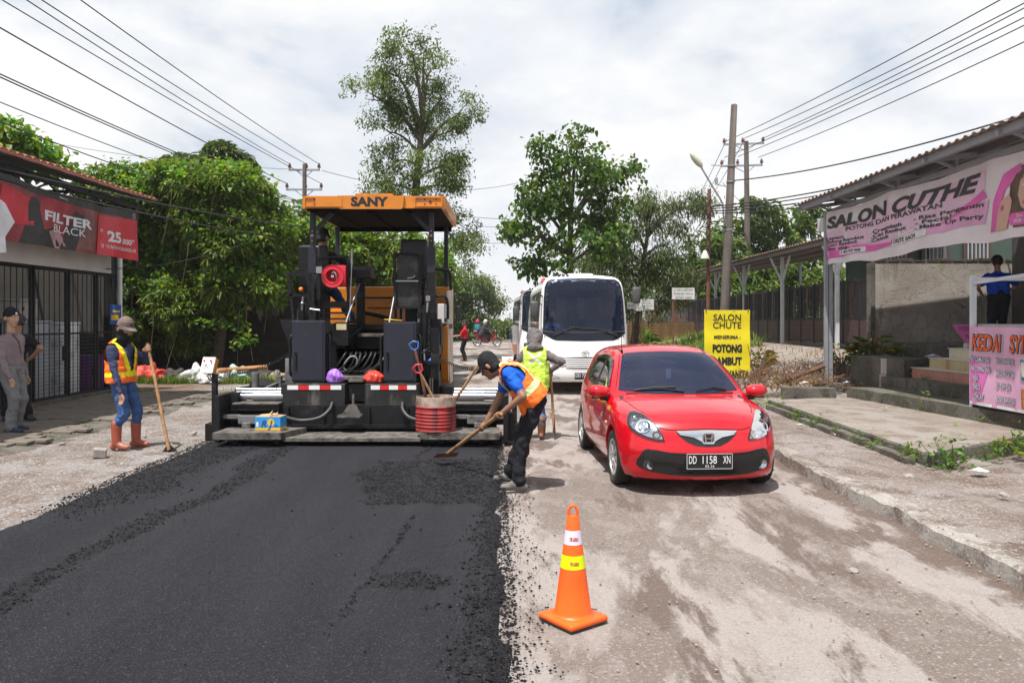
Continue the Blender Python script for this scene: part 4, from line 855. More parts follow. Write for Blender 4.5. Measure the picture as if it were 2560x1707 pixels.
 for v in ('l', 'r'):
  for pg, pi, nm in ((swf, swfi, 'side_window'), (swr, swri, 'side_window')):
   g = sk.patch(nm, pg, v, CARGLASS, T, .005, .06); sk.ring('window_border', pg, pi, v, BTRIM, T, .006).parent = g
  sk.strip('pillar', [(2.05, .93), (2.05, 1.30)], v, .07, BTRIM, T, .007)
  sk.strip('rain_guard', [(1.32, .975), (1.50, 1.105), (1.70, 1.222), (1.87, 1.268), (2.1, 1.28), (2.45, 1.272), (2.75, 1.222)], v, .045, mat('smoked acrylic', (.012, .012, .013), .12, coat=.5), T, .012)
  sk.strip('door_seam', [(1.17, .92), (1.19, .8), (1.13, .55), (1.08, .3)], v, .007, SEAM, T); sk.strip('door_seam', [(2.07, .93), (2.06, .6), (2.08, .25)], v, .007, SEAM, T)
  sk.strip('door_seam', [(2.98, .98), (2.9, .75), (2.72, .6), (2.68, .3)], v, .007, SEAM, T)
  for y in (1.85, 2.68): 
   f = sk.surf(v); p, n = f(y, .83); part('door_handle', REDP, T, lambda m: m.box(p.x-.018+n.x*.022, p.x+.018+n.x*.022, y-.09, y+.09, .815, .845, .01), 50)
  sk.strip('side_crease', [(.98, .67), (1.8, .70), (2.9, .76)], v, .004, SEAM, T, .0015)
  p, n = sk.surf(v)(1.02, .62); part('side_repeater', mat('clear repeater', (.8, .55, .3), .2), T, lambda m: m.box(p.x-.006+n.x*.004, p.x+.006+n.x*.004, .99, 1.05, .61, .635, .004))
 # interior
 part('interior', mat('dark interior', (.03, .03, .033), .8), T, lambda m: (m.box(-.72, .72, 1.0, 3.2, .45, .5), m.prism([(.99, .6), (.99, .88), (1.2, .935), (1.45, .90), (1.5, .7)], -.68, .68, 'x'), m.box(-.7, .7, 3.0, 3.1, .5, 1.0)))
 for x in (-.36, .36):
  part('seat', mat('charcoal seat fabric', (.045, .045, .05), .9), T, lambda m: (m.box(x-.23, x+.23, 1.95, 2.08, .6, 1.14, .05), m.box(x-.23, x+.23, 1.5, 2.0, .55, .68, .05), m.box(x-.13, x+.13, 1.97, 2.06, 1.12, 1.30, .04)), 60)
 part('rear_bench', MATS['charcoal seat fabric'], T, lambda m: (m.box(-.62, .62, 2.75, 2.9, .6, 1.12, .05)), 60)
 part('steering_wheel', BTRIM, T, lambda m: m.tube([Vector((-.36, 1.5, .95))+Vector((.18*math.cos(a), .06*math.sin(a), .17*math.sin(a))) for a in np.linspace(0, 2*math.pi, 24, endpoint=False)], .014, 8, closed=True), 60)
 part('rear_view_mirror', BTRIM, T, lambda m: m.box(-.11, .11, 1.62, 1.65, 1.2, 1.265, .015))
 part('air_freshener', mat('pale green card', (.45, .6, .45), .6), T, lambda m: m.box(-.03, .03, 1.58, 1.59, 1.05, 1.16, .004))
 # face of the car
 hl = [(.415, .548), (.43, .60), (.475, .68), (.53, .745), (.585, .785), (.64, .80), (.69, .79), (.725, .745), (.735, .69), (.715, .645), (.665, .605), (.58, .57), (.49, .549)]
 for s in (-1, 1):
  pg = [(s*x, z) for x, z in hl]
  h = sk.patch('headlight', pg, 'f', REFL, T, .003, .025); h['label'] = 'clear teardrop headlight'
  sk.ring('lamp_border', pg, inset(pg, .016), 'f', BTRIM, T, .006).parent = h
  f = sk.surf('f')
  for (cx, cz, r, dp) in ((.60, .675, .078, .05), (.49, .60, .042, .03), (.66, .745, .035, .02)):
   p, n = f(s*cx, cz); ring = MB(); ax = n; u = ax.orthogonal().normalized(); w = ax.cross(u)
   vs = []; 
   for rr, dd in ((r, .010), (r*.9, .012), (r*.75, .004), (r*.35, .001), (0.0001, .003)):
    vs += [p+ax*dd+(u*math.cos(a)+w*math.sin(a))*rr for a in np.linspace(0, 2*math.pi, 20, endpoint=False)]
   ring.add(vs, [(q*20+i, q*20+(i+1) % 20, (q+1)*20+(i+1) % 20, (q+1)*20+i) for q in range(4) for i in range(20)])
   o = ring.build('lamp_bowl' if cx > .5 else 'turn_lamp', CHROME if cx > .5 else mat('amber tinted bowl', (.75, .55, .42), .2, .7), T, recalc=False); shade(o.data, 60); o.parent = h
  sk.patch('lamp_cover', pg, 'f', LAMPGLASS, T, .016, .03).parent = h
 lg = [(0, .437), (.22, .435), (.38, .443), (.50, .462), (.585, .468), (.62, .45), (.672, .355), (.678, .31), (.65, .275), (.55, .245), (.4, .222), (.2, .210), (0, .207)]
 sk.patch('lower_grille', lg[:-1]+[(-x, z) for x, z in lg[::-1][:-1]], 'f', BTRIM, T, .004, .04)
 up = [(0, .41), (.2, .408), (.38, .415), (.52, .435), (.56, .432), (.6, .385), (.5, .365), (.30, .355), (.24, .335)]
 for s in (-1, 1):
  sk.patch('bumper_trim', [(s*.225, .418), (s*.38, .424), (s*.52, .446), (s*.59, .448), (s*.622, .37), (s*.5, .352), (s*.36, .348), (s*.31, .335), (s*.225, .34)], 'f', mat('satin black plastic', (.02, .02, .022), .3, var=.05), T, .012, .04)
  p, n = sk.surf('f')(s*.565, .315); fo = part('fog_light', CHROME, T, lambda m: m.lathe([(.0, .0), (.03, -.004), (.052, -.012), (.055, -.004), (.055, .02)], (p.x, p.y, p.z), 'y', 20), 50)
  part('lens', LAMPGLASS, T, lambda m: m.lathe([(0, -.02), (.03, -.018), (.05, -.012)], (p.x, p.y-.003, p.z), 'y', 20), 60).parent = fo
 part('grille_slat', mat('gloss black', (.008, .008, .009), .2, var=.02), T, lambda m: [m.box(-.30, .30, .02, .035, z, z+.012) for z in (.232, .262)])
 ug = [(-.305, .64), (-.15, .652), (0, .655), (.15, .652), (.305, .64), (.28, .60), (.20, .54), (.12, .506), (0, .497), (-.12, .506), (-.20, .54), (-.28, .60)]
 gr = sk.patch('upper_grille', ug, 'f', mat('black grille mesh', (.01, .01, .011), .5, var=.6, vscale=60), T, .004, .04)
 cb = [(-.30, .641), (0, .652), (.30, .641), (.265, .606), (.14, .585), (.07, .55), (.05, .522), (-.05, .522), (-.07, .55), (-.14, .585), (-.265, .606)]
 sk.patch('chrome_bar', cb, 'f', CHROME, T, .012, .03).parent = gr
 def emb(m):
  p, n = sk.surf('f')(0, .578); y = p.y-.024
  m.m(0).prism(rrect(-.06, .06, .525, .632, .022), y+.003, y+.012)
  m.m(1).prism(rrect(-.048, .048, .537, .621, .017), y, y+.003)
  m.m(0)
  for s in (-1, 1): m.prism([(s*.020, .543), (s*.034, .543), (s*.043, .616), (s*.029, .616)], y-.004, y)
  m.prism([(-.026, .574), (.026, .574), (.027, .585), (-.027, .585)], y-.004, y)
 o = part('emblem', [CHROME, INK], T, emb); o.parent = gr
 p, n = sk.surf('f')(0, .36); yp = p.y-.018
 pl = part('number_plate', mat('black plate', (.012, .012, .013), .4), T, lambda m: m.box(-.222, .222, yp-.006, yp+.02, .292, .435, .004))
 part('plate_frame', mat('pale plate rim', (.55, .55, .55), .4), T, lambda m: (m.box(-.222, .222, yp-.008, yp-.004, .289, .2935), m.box(-.222, .222, yp-.008, yp-.004, .4335, .438), m.box(-.226, -.2215, yp-.008, yp-.004, .289, .438), m.box(.2215, .226, yp-.008, yp-.004, .289, .438))).parent = pl
 sf = plane_surf((0, yp-.006, 0), (1,0,0), (0,0,1), (0,-1,0))
 for t, u, w_ in (('DD', -.205, .075), ('1158', -.07, .14), ('XN', .132, .072)): 
  V2, F2, w = text2d(t, .075, bold=.0, xs=.8, maxw=w_); o = printed('plate_text', [(a+u, b+.342) for a, b in V2], F2, sf, WHITE, T, .003, None); o.parent = pl
 V2, F2, w = text2d('05.26', .024, sp=1.2); o = printed('plate_text', [(a-w/2, b+.306) for a, b in V2], F2, sf, WHITE, T, .003, None); o.parent = pl
 # hood seam, wipers, mirrors, roof trim, aerial
 for s in (-1, 1): sk.strip('hood_seam', [(s*.675, .97), (s*.655, .80), (s*.61, .55), (s*.55, .36)], 't', .007, SEAM, T, .002)
 sk.strip('hood_seam', [(-.455, .672), (-.38, .655), (-.30, .654), (0, .664), (.30, .654), (.38, .655), (.455, .672)], 'f', .007, SEAM, T, .003)
 f = sk.surf('f')
 def wiper(m, pts):
  q = [f(*p)[0]+Vector((0, -.022, .012)) for p in pts]; m.tube(q, [.011, .009, .006][:len(q)] if len(q) == 3 else .008, 6)
 part('wiper', BTRIM, T, lambda m: (wiper(m, [(.02, .942), (-.2, .966), (-.52, .952)]), wiper(m, [(-.05, .985), (-.3, .98), (-.50, .957)])), 60); part('wiper', BTRIM, T, lambda m: wiper(m, [(.52, .95), (.38, .978), (.16, .945)]), 60)
 part('cowl', BTRIM, T, lambda m: [m.tube([f(x, .932)[0]+Vector((0, -.012, -.006)) for x in np.linspace(-.6, .6, 16)], .012, 6)], 60)
 for s in (-1, 1):
  M = empty('side_mirror', (s*.89, 1.16, .945), 0); M.parent = T
  def shell(m):
   bm = bmesh.new(); bmesh.ops.create_uvsphere(bm, u_segments=24, v_segments=14, radius=1)
   for v in bm.verts:
    c = v.co; c.x = math.copysign(abs(c.x)**.8, c.x); c.z = math.copysign(abs(c.z)**.8, c.z); c.z *= (1+.15*c.x*s)*.9; c.y = c.y if c.y < 0 else c.y*.5
   m.bm(bm, Matrix.Diagonal((.118, .10, .078, 1)))
  part('mirror_shell', REDP, M, shell, 60)
  part('mirror_base', BTRIM, M, lambda m: (m.tube([(-s*.02, .0, -.07), (-s*.09, .02, -.085), (-s*.15, .05, -.06)], [.03, .026, .03], 10), m.box(-.09, .09, -.04, .045, -.078, -.064, .006)), 60)
  part('mirror_glass', CHROME, M, lambda m: m.prism(rrect(-.095, .095, -.055, .055, .03), .052, .056))
  sk.strip('roof_trim', [(s*.50, 1.80), (s*.515, 2.2), (s*.51, 2.9)], 't', .018, BTRIM, T, .003)
  sk.strip('a_pillar_seam', [(s*.70, .96), (s*.648, 1.09), (s*.583, 1.235), (s*.545, 1.31)], 'f', .008, SEAM, T, .002)
 part('aerial', BTRIM, T, lambda m: (m.tube([(-.50, 1.86, 1.36), (-.51, 1.82, 1.62)], .004, 5), m.tube([(-.495, 1.88, 1.34), (-.50, 1.86, 1.375)], .016, 8)), 60)
 for s, x in ((-1, -.735), (1, .735)):
  wheel(T, (x, .735, .29), .29, .175, s, R(2)); wheel(T, (x, 3.08, .29), .29, .175, s)
 part('underbody', BTRIM, T, lambda m: (m.box(-.58, .58, .3, 3.4, .2, .4)))
 return T
CAR = car()

# ================================================================== people
def cap_mesh(mb, a, b, ra, rb, n=12):
 a, b = Vector(a), Vector(b); d = b-a
 if d.length < 1e-4: mb.ball(a, max(ra, rb), 7); return
 t = d.normalized(); pts, rs = [], []
 for k in range(5): an = math.pi/2*(1-k/4); pts.append(a-t*ra*math.sin(an)*.999); rs.append(max(.0006, ra*math.cos(an)))
 for k in range(5): an = math.pi/2*k/4; pts.append(b+t*rb*math.sin(an)*.999); rs.append(max(.0006, rb*math.cos(an)))
 mb.tube(pts, rs, n)
def sdf_prims(P, pr):
 best = np.full(len(P), 1e9); idx = np.zeros(len(P), int)
 for i, (a, b, ra, rb, m) in enumerate(pr):
  a = np.array(a); b = np.array(b); ab = b-a; l2 = max(1e-9, ab@ab); t = np.clip(((P-a)@ab)/l2, 0, 1)
  d = np.linalg.norm(P-(a+t[:, None]*ab), axis=1)-(ra+(rb-ra)*t)
  k = d < best; best[k] = d[k]; idx[k] = m
 return idx
def blob(name, pr, mats, parent, voxel=.009, smooth=4, fold=.0, foldset=(), seed=0, matfn=None, keep=None):
 mb = MB()
 for a, b, ra, rb, m in pr: cap_mesh(mb, a, b, ra, rb)
 me = bpy.data.meshes.new(name); me.from_pydata(mb.v, [], mb.f)
 bm = bmesh.new(); bm.from_mesh(me); bmesh.ops.recalc_face_normals(bm, faces=bm.faces); bm.to_mesh(me); bm.free()
 o = bpy.data.objects.new('tmp', me); COL.objects.link(o)
 md = o.modifiers.new('r', 'REMESH'); md.mode = 'VOXEL'; md.voxel_size = voxel
 ms = o.modifiers.new('s', 'SMOOTH'); ms.factor = .5; ms.iterations = smooth
 dg = bpy.context.evaluated_depsgraph_get(); m2 = bpy.data.meshes.new_from_object(o.evaluated_get(dg)); bpy.data.objects.remove(o); m2.name = name
 n = len(m2.vertices); co = np.empty(n*3); m2.vertices.foreach_get('co', co); co = co.reshape(-1, 3)
 vi = sdf_prims(co, pr)
 if fold:
  no = np.empty(n*3); m2.vertices.foreach_get('normal', no); no = no.reshape(-1, 3)
  w = fbm(co[:, 0]*1.0+co[:, 2]*.55, co[:, 1]+co[:, 2]*.9, 8, 4, seed)+fbm(co[:, 0]-co[:, 1]*.4, co[:, 2]*1.1, 17, 2, seed+5)-.95
  msk = np.isin(vi, list(foldset)) if foldset else np.ones(n, bool); co = co+no*(w*fold*2*msk)[:, None]; m2.vertices.foreach_set('co', co.reshape(-1))
 nf = len(m2.polygons); fc = np.empty(nf*3); m2.polygons.foreach_get('center', fc); fc = fc.reshape(-1, 3)
 fi = sdf_prims(fc, pr)
 if matfn is not None: fi = matfn(fc, fi)
 m2.materials.clear()
 for m in mats: m2.materials.append(m)
 m2.polygons.foreach_set('material_index', np.asarray(fi, dtype=int).tolist())
 if keep is not None:
  k = keep(fc); bm = bmesh.new(); bm.from_mesh(m2); bm.faces.ensure_lookup_table(); bmesh.ops.delete(bm, geom=[bm.faces[i] for i in range(nf) if not k[i]], context='FACES'); bm.to_mesh(m2); bm.free()
 shade(m2); m2.update(); return link(name, m2, parent)
def ik(s, w, l1, l2, pole):
 s, w = Vector(s), Vector(w); d = w-s; L = min(d.length, (l1+l2)*.999); t = d.normalized(); a = (l1*l1-l2*l2+L*L)/(2*L); h = math.sqrt(max(0, l1*l1-a*a)); p = Vector(pole); p = p-t*p.dot(t)
 return s+t*a+(p.normalized() if p.length > 1e-5 else t.orthogonal())*h
SKIN = mat('brown skin', (.31, .165, .10), .5, var=.1, vscale=9)
SKIN2 = mat('light brown skin', (.42, .25, .16), .5, var=.08, vscale=9)
HAIR = mat('black hair', (.012, .011, .011), .6, var=.2, vscale=30)
EYE = mat('eye white', (.6, .58, .55), .3)
def cloth(name, c, var=.16, **k): return mat(name, c, .85, var=var, vscale=8, bump=.12, bscale=180, spec=.25, **k)
def hand_grip(pr, wr, g, s, m, sc=1.):
 wr, g, s = Vector(wr), Vector(g), Vector(s).normalized(); u = wr-g; u = (u-s*u.dot(s)).normalized(); v = s.cross(u); r = .030*sc
 pr.append((wr, g+u*.045*sc+s*.0, .027*sc, .028*sc, m))
 for k in (-1.2, 0, 1.2): pr.append((g+u*.055*sc+s*.014*k, g+u*.036*sc+s*.022*k+v*.012, .020*sc, .017*sc, m))
 for i, k in enumerate((-1.5, -.5, .5, 1.5)):
  ln = (3.3, 3.9, 3.7, 3.0)[i]; last = None
  for j in range(4):
   an = .5+ln*j/3; p = g+s*k*.0215*sc+(u*math.cos(an)+v*math.sin(an))*r
   if last is not None: pr.append((last, p, .0105*sc, .0095*sc, m))
   last = p
 last = g+u*.05*sc+s*.035*sc
 for an in (-.4, -1.1, -1.9): p = g+s*.040*sc+(u*math.cos(an)+v*math.sin(an))*r; pr.append((last, p, .012*sc, .0105*sc, m)); last = p
def hand_relaxed(pr, wr, d, side, m, sc=1.):
 wr, d, side = Vector(wr), Vector(d).normalized(), Vector(side).normalized(); n = d.cross(side).normalized()
 for k in (-1, 0, 1): pr.append((wr+side*.008*k, wr+d*.075*sc+side*.024*k*sc, .018*sc, .014*sc, m))
 for i, k in enumerate((-1.5, -.5, .5, 1.5)):
  a = wr+d*.085*sc+side*.0195*k*sc; b = a+d*(.034, .04, .038, .03)[i]*sc+n*.008; c = b+d*(.022, .027, .025, .02)[i]*sc+n*.022
  pr += [(a, b, .010*sc, .0095*sc, m), (b, c, .0095*sc, .008*sc, m)]
 a = wr+d*.03*sc+side*.03*sc; b = a+d*.035*sc+side*.022*sc+n*.012; pr += [(wr+d*.015, a, .016, .014, m), (a, b, .012, .011, m), (b, b+d*.028+n*.008, .0105, .009, m)]
def person(loc, label, h=1.68, face=-90, pelvis=None, chest=None, head=None, look=None, wrists=None, ankles=None, feet=None, epole=None, kpole=None,
   top='', bottom='', skin=None, sleeve='long', shoe=None, shoeh=.06, girth=1., voxel=.009, hands=None, group=None, hair=True, coords=None, collar=False, cat='person'):
 'joints are given relative to loc; face = heading in degrees (0 = +x, -90 = towards the camera); side 0 is the left hand'
 skin = skin or SKIN; k = h/1.70; a = R(face); f = Vector((math.cos(a), math.sin(a), 0)); l = Vector((-f.y, f.x, 0)); up = Vector((0,0,1))
 T = empty('person', loc, 0, label, cat, group)
 pel = Vector(pelvis) if pelvis else up*.90*k
 ch = Vector(chest) if chest else pel+up*.42*k
 sp = (ch-pel).normalized(); hd = Vector(head) if head else ch+sp*.29*k+f*.02
 lk = Vector(look).normalized() if look else f
 hip = [pel+l*.085*k*s for s in (1, -1)]; sh = [ch+l*.175*k*s-sp*.01 for s in (1, -1)]
 ank = [Vector(q) for q in ankles] if ankles else [l*.10*k*s+up*.085 for s in (1, -1)]
 ft = [Vector(q).normalized() for q in feet] if feet else [f, f]
 wr = [Vector(q) for q in wrists] if wrists else [sh[i]-up*.52*k+l*.06*s+f*.05 for i, s in ((0, 1), (1, -1))]
 S, B, TR, SH = 0, 1, 2, 3
 pr = []
 kn = [ik(hip[i], ank[i], .43*k, .42*k, (kpole[i] if kpole else f)) for i in (0, 1)]
 el = [ik(sh[i], wr[i], .295*k, .265*k, (epole[i] if epole else -f-up*.2)) for i in (0, 1)]
 g = girth
 for i, s in ((0, 1), (1, -1)):
  pr += [(hip[i], kn[i], .102*k*g, .076*k*g, TR), (kn[i], ank[i]+up*(shoeh), .073*k*g, .064*k*g, TR)]
  if shoeh > .12: pr += [(ank[i]+up*(shoeh+.02), ank[i]+up*.0, .069*k, .058*k, SH)]
  else: pr += [(kn[i].lerp(ank[i], .45), ank[i]+up*.02, .066*k*g, .068*k*g, TR)]
  he = ank[i]-ft[i]*.05*k; tt = ank[i]+ft[i]*.155*k; he.z = tt.z = ank[i].z-.04
  pr += [(he, tt, .042*k, .036*k, SH), (ank[i], tt-ft[i]*.04, .05*k, .038*k, SH)]
  es = {'long': B, 'short': S, 'none': S}[sleeve]
  if sleeve == 'short': pr += [(sh[i], sh[i].lerp(el[i], .62), .072*k*g, .066*k*g, B), (sh[i], el[i], .05*k, .043*k, S), (el[i], wr[i], .043*k, .030*k, S)]
  else: pr += [(sh[i], el[i], .064*k*g, .052*k*g, B), (el[i], wr[i]-(wr[i]-el[i]).normalized()*.02, .050*k*g, .038*k*g, es)]
  hm = hands[i] if hands else None
  if hm and hm[0] == 'grip': hand_grip(pr, wr[i], hm[1], hm[2], S)
  else: hand_relaxed(pr, wr[i], hm[1] if hm else (wr[i]-el[i]), hm[2] if hm and len(hm) > 2 else f, S)
 pr += [(hip[0], hip[1], .108*k*g, .108*k*g, TR), (pel+sp*.03, pel+sp*.03, .128*k*g, .128*k*g, TR)]
 fr = sp.cross(l) if False else l.cross(sp)*-1
 fr = sp.cross(l)*-1; fr = fr if fr.dot(f) > 0 else -fr
 for s in (1, -1): pr += [(pel+l*.07*k*s+sp*.09, ch+l*.085*k*s-sp*.06, .108*k*g, .112*k*g, B)]
 pr += [(pel+sp*.10+fr*.02, ch-sp*.08+fr*.015, .115*k*g, .118*k*g, B), (sh[0], sh[1], .066*k*g, .066*k*g, B), (sh[0].lerp(ch, .3)-sp*.02, ch+sp*.07, .06*k, .058*k, B), (sh[1].lerp(ch, .3)-sp*.02, ch+sp*.07, .06*k, .058*k, B)]
 hl = up.cross(lk).normalized(); hu = lk.cross(hl).normalized(); q = k**.4
 pr += [(ch+sp*.04, hd-hu*.08*q-lk*.015, .056*k, .053*k, S)]
 pr += [(hd+hu*.025*q-lk*.012*q, hd+hu*.025*q-lk*.012*q, .097*q, .097*q, S), (hd-hu*.03*q+lk*.03*q, hd-hu*.055*q+lk*.032*q, .072*q, .060*q, S), (hd-hu*.095*q+lk*.055*q, hd-hu*.09*q+lk*.04*q, .035*q, .048*q, S),
   (hd+hu*.012*q+lk*.085*q, hd-hu*.03*q+lk*.108*q, .012*q, .018*q, S), (hd+lk*.075*q+hu*.03*q+hl*.03, hd+lk*.075*q+hu*.03*q-hl*.03, .022, .022, S), (hd-hu*.062*q+lk*.085*q+hl*.016, hd-hu*.062*q+lk*.085*q-hl*.016, .013, .013, S)]
 for s in (1, -1): pr += [(hd+hl*.094*q*s-lk*.008, hd+hl*.098*q*s-lk*.02-hu*.03, .022*q, .015*q, S)]
 o = blob('body', pr, [skin, top, bottom, shoe or INK], T, voxel, 3, .017 if voxel < .012 else .012, (1, 2), seed=int(abs(loc[0]*7+loc[1]*3)) % 40)
 if voxel < .012:
  part('eyes', [EYE, INK], T, lambda m: [(m.m(0).ball(hd+lk*.088*q+hl*.033*s+hu*.008*q, .0105, 5), m.m(1).ball(hd+lk*.0945*q+hl*.033*s+hu*.008*q, .006, 4)) for s in (1, -1)])
  part('eyebrows', HAIR, T, lambda m: [m.tube([hd+lk*.093*q+hl*.014*s+hu*.028*q, hd+lk*.090*q+hl*.032*s+hu*.034*q, hd+lk*.078*q+hl*.05*s+hu*.028*q], .005, 5) for s in (1, -1)])
 if hair:
  hp = [(hd+hu*.03*q-lk*.02*q, hd+hu*.03*q-lk*.02*q, .104*q, .104*q, 0), (hd-lk*.04*q-hu*.03*q, hd-lk*.04*q-hu*.03*q, .085*q, .085*q, 0)]
  c0 = np.array(hd); L_ = np.array(lk); U_ = np.array(hu)
  blob('hair', hp, [HAIR], T, voxel, 2, keep=lambda P: ((P-c0)@L_ < .052*q+.35*((P-c0)@U_-.045*q)) & ((P-c0)@U_ > -.085*q))
 T['hd'] = 0
 return T, dict(hd=hd, lk=lk, hl=hl, hu=hu, q=q, ch=ch, pel=pel, sp=sp, sh=sh, el=el, wr=wr, l=l, f=f, fr=fr, k=k, g=g, hip=hip, kn=kn, ank=ank, pr=pr)
def baseball_cap(T, J, m, brimm=None, badge=None):
 hd, lk, hl, hu, q = (J[x] for x in ('hd', 'lk', 'hl', 'hu', 'q')); c = hd+hu*.032*q-lk*.012*q; r = .112*q
 C = np.array(c); U = np.array(hu)
 o = blob('cap', [(c, c, r, r, 0), (c+hu*.025, c+hu*.025, r*.96, r*.9, 0)], [m], T, .008, 2, keep=lambda P: (P-C)@U > .004)
 def brim(mb):
  n = 14; vs = []
  for t in (0, 1):
   for i in range(n+1):
    an = math.pi*(i/n-.5)*.92; e = 1 if t == 0 else 1+.78*math.cos(an)
    vs.append(c+lk*(math.cos(an)*r*e)+hl*(math.sin(an)*r*(1 if t == 0 else 1.02))+hu*(.012-(.022*t)-.012*abs(math.sin(an))*t))
  k = len(vs); vs += [v-hu*.006 for v in vs]; m1 = n+1
  fs = [(i, i+1, m1+i+1, m1+i) for i in range(n)]+[(k+i, k+m1+i, k+m1+i+1, k+i+1) for i in range(n)]+[(m1+i, m1+i+1, k+m1+i+1, k+m1+i) for i in range(n)]; mb.add(vs, fs)
 b = part('brim', brimm or m, T, brim, 50); b.parent = o
 if badge: b = part('badge', badge, T, lambda mb: mb.ball(c+lk*.095*q+hu*.055*q, .03, 6, (.7, .7, .8))); b.parent = o
 return o
def vest(T, J, m, edge, kind, voxel=.009, extra=.036, hem=.0, long=.0, vneck=True):
 'sleeveless vest over the torso; kind(P local along spine, side, front) -> material index'
 pel, ch, sp, l, fr, k, g, sh = (J[x] for x in ('pel', 'ch', 'sp', 'l', 'fr', 'k', 'g', 'sh')); pr = []
 e = extra
 for s in (1, -1): pr += [(pel+l*.07*k*s+sp*(.02-long), ch+l*.085*k*s-sp*.06, .112*k*g+e*1.1, .112*k*g+e, 0), (pel+l*.07*k*s+sp*.09, ch+l*.085*k*s-sp*.06, .108*k*g+e, .112*k*g+e, 0), (ch+l*.125*k*s-sp*.0, ch+l*.05*k*s+sp*.055, .062*k*g+e, .058*k*g+e*.7, 0)]
 pr += [(pel+sp*.05+fr*.02, ch-sp*.08+fr*.015, .115*k*g+e, .118*k*g+e, 0)]
 c0 = np.array(pel); A = np.array(sp); L_ = np.array(l); F_ = np.array(fr); H = (ch-pel).length
 def loc(P): d = P-c0; return d@A, d@L_, d@F_
 def mf(P, fi): a, b, c = loc(P); return kind(a, b, c, H)
 def keep(P):
  a, b, c = loc(P); r = (a > hem-long) & ((np.abs(b) < .172*k) | (a < H*.62+.35*(.22-np.abs(b))))
  if vneck: r &= ~((c > .02) & (np.abs(b) < .012+.34*np.clip(a-H*.30, 0, 1)) & (a > H*.30))
  return r
 return blob('vest', pr, m, T, voxel, 4, .016, (0,), 3, mf, keep)
VO = cloth('orange hi-vis cloth', (.88, .17, .03), .1); VY = cloth('yellow hi-vis band', (.82, .70, .02), .08); VG = cloth('lime hi-vis cloth', (.50, .76, .09), .08); VR = mat('reflective tape', (.62, .64, .62), .35, .3)
VOL = cloth('pale lime band', (.62, .80, .38), .08)
# --- worker with the long shovel, left of the paver
def w1():
 L = (-5.18, 10.62, .02)
 grip = Vector((.34, -.02, 1.335)); tip = Vector((.70, -.22, .02)); ax = (grip-tip).normalized()
 T, J = person(L, 'worker in orange and yellow vest, grey cap and red rubber boots leaning on a shovel', 1.70, -12, pelvis=(-.03, 0, .905), chest=(-.045, 0, 1.335), head=(.03, -.01, 1.60), look=(.9, -.38, -.30),
  wrists=[grip+Vector((-.075, .045, -.02)), (.075, -.24, .76)], ankles=[(.10, .14, .085), (-.03, -.13, .085)], feet=[(.95, -.15, 0), (.97, -.2, 0)], epole=[(-.3, .9, -.7), (-.9, -.5, 0)], kpole=[(1, 0, 0), (1, -.1, 0)],
  hands=[('grip', grip, ax), ('rel', (.2, -.05, -1), (1, -.2, 0))], top=cloth('navy jersey', (.045, .055, .115)), bottom=cloth('blue jeans', (.045, .095, .23), .3, dirt=(.12, .15, .2), dirt_amt=.3), shoe=mat('brick red rubber boots', (.34, .075, .04), .5, var=.2, vscale=9, dirt=(.3, .18, .13), dirt_amt=.2), shoeh=.24, girth=1.04)
 k = lambda a, b, c, H: np.where((a < .115) & (a > .045), 1, np.where((np.abs(np.abs(b)-.105+.1*np.clip(a-.25, 0, 1)*0) < .035) & (a > .1) | (np.abs(b) > .168), 1, 0))
 def kind(a, b, c, H):
  op = .012+.34*np.clip(a-H*.30, 0, 1); y = (a < .125) & (a > .065); fr = (c > 0) & (np.abs(b) < op+.055) & (a > .06); top = (np.abs(b) > .045) & (np.abs(b) < .10) & (a > H*.8) & (c < 0)
  return np.where(y | fr | top, 1, 0)
 vest(T, J, [VO, VY], None, kind, long=.02)
 baseball_cap(T, J, cloth('dusty brown cap', (.16, .115, .105)), cloth('grey brim', (.14, .12, .115)), mat('dark cap badge', (.05, .02, .025), .6))
 hd, lk, hu, ch = J['hd'], J['lk'], J['hu'], J['ch']
 blob('scarf', [(ch+J['sp']*.05, hd-hu*.085-lk*.0, .088, .085, 0), (hd-hu*.08+lk*.03, hd-hu*.055+lk*.035, .075, .070, 0), (hd-lk*.03-hu*.03, hd-lk*.03-hu*.07, .108, .095, 0)], [cloth('black scarf', (.014, .014, .016))], T, .009, 3, .012, (0,), 9)
 def bl(t, d):
  u = d.cross(Vector((0, 1, .2))).normalized(); w = d.cross(u)
  part('blade', mat('tarred shovel steel', (.03, .027, .026), .7, .2, bump=.3), t, lambda m: m.add([u*.03-d*.06, -u*.03-d*.06, -u*.11+d*.03+w*.01, -u*.105+d*.09, d*.10-w*.02, u*.105+d*.09, u*.11+d*.03+w*.01, d*.03-w*.035], [(0, 1, 7), (1, 2, 7), (2, 3, 4, 7), (4, 5, 6, 7), (6, 0, 7)]))
 a = grip+ax*.07+Vector(L); b = tip+Vector(L)
 spade('shovel', a, b, 'long wooden shovel held upright by the worker in red boots', None, bl, r=.021)
w1()
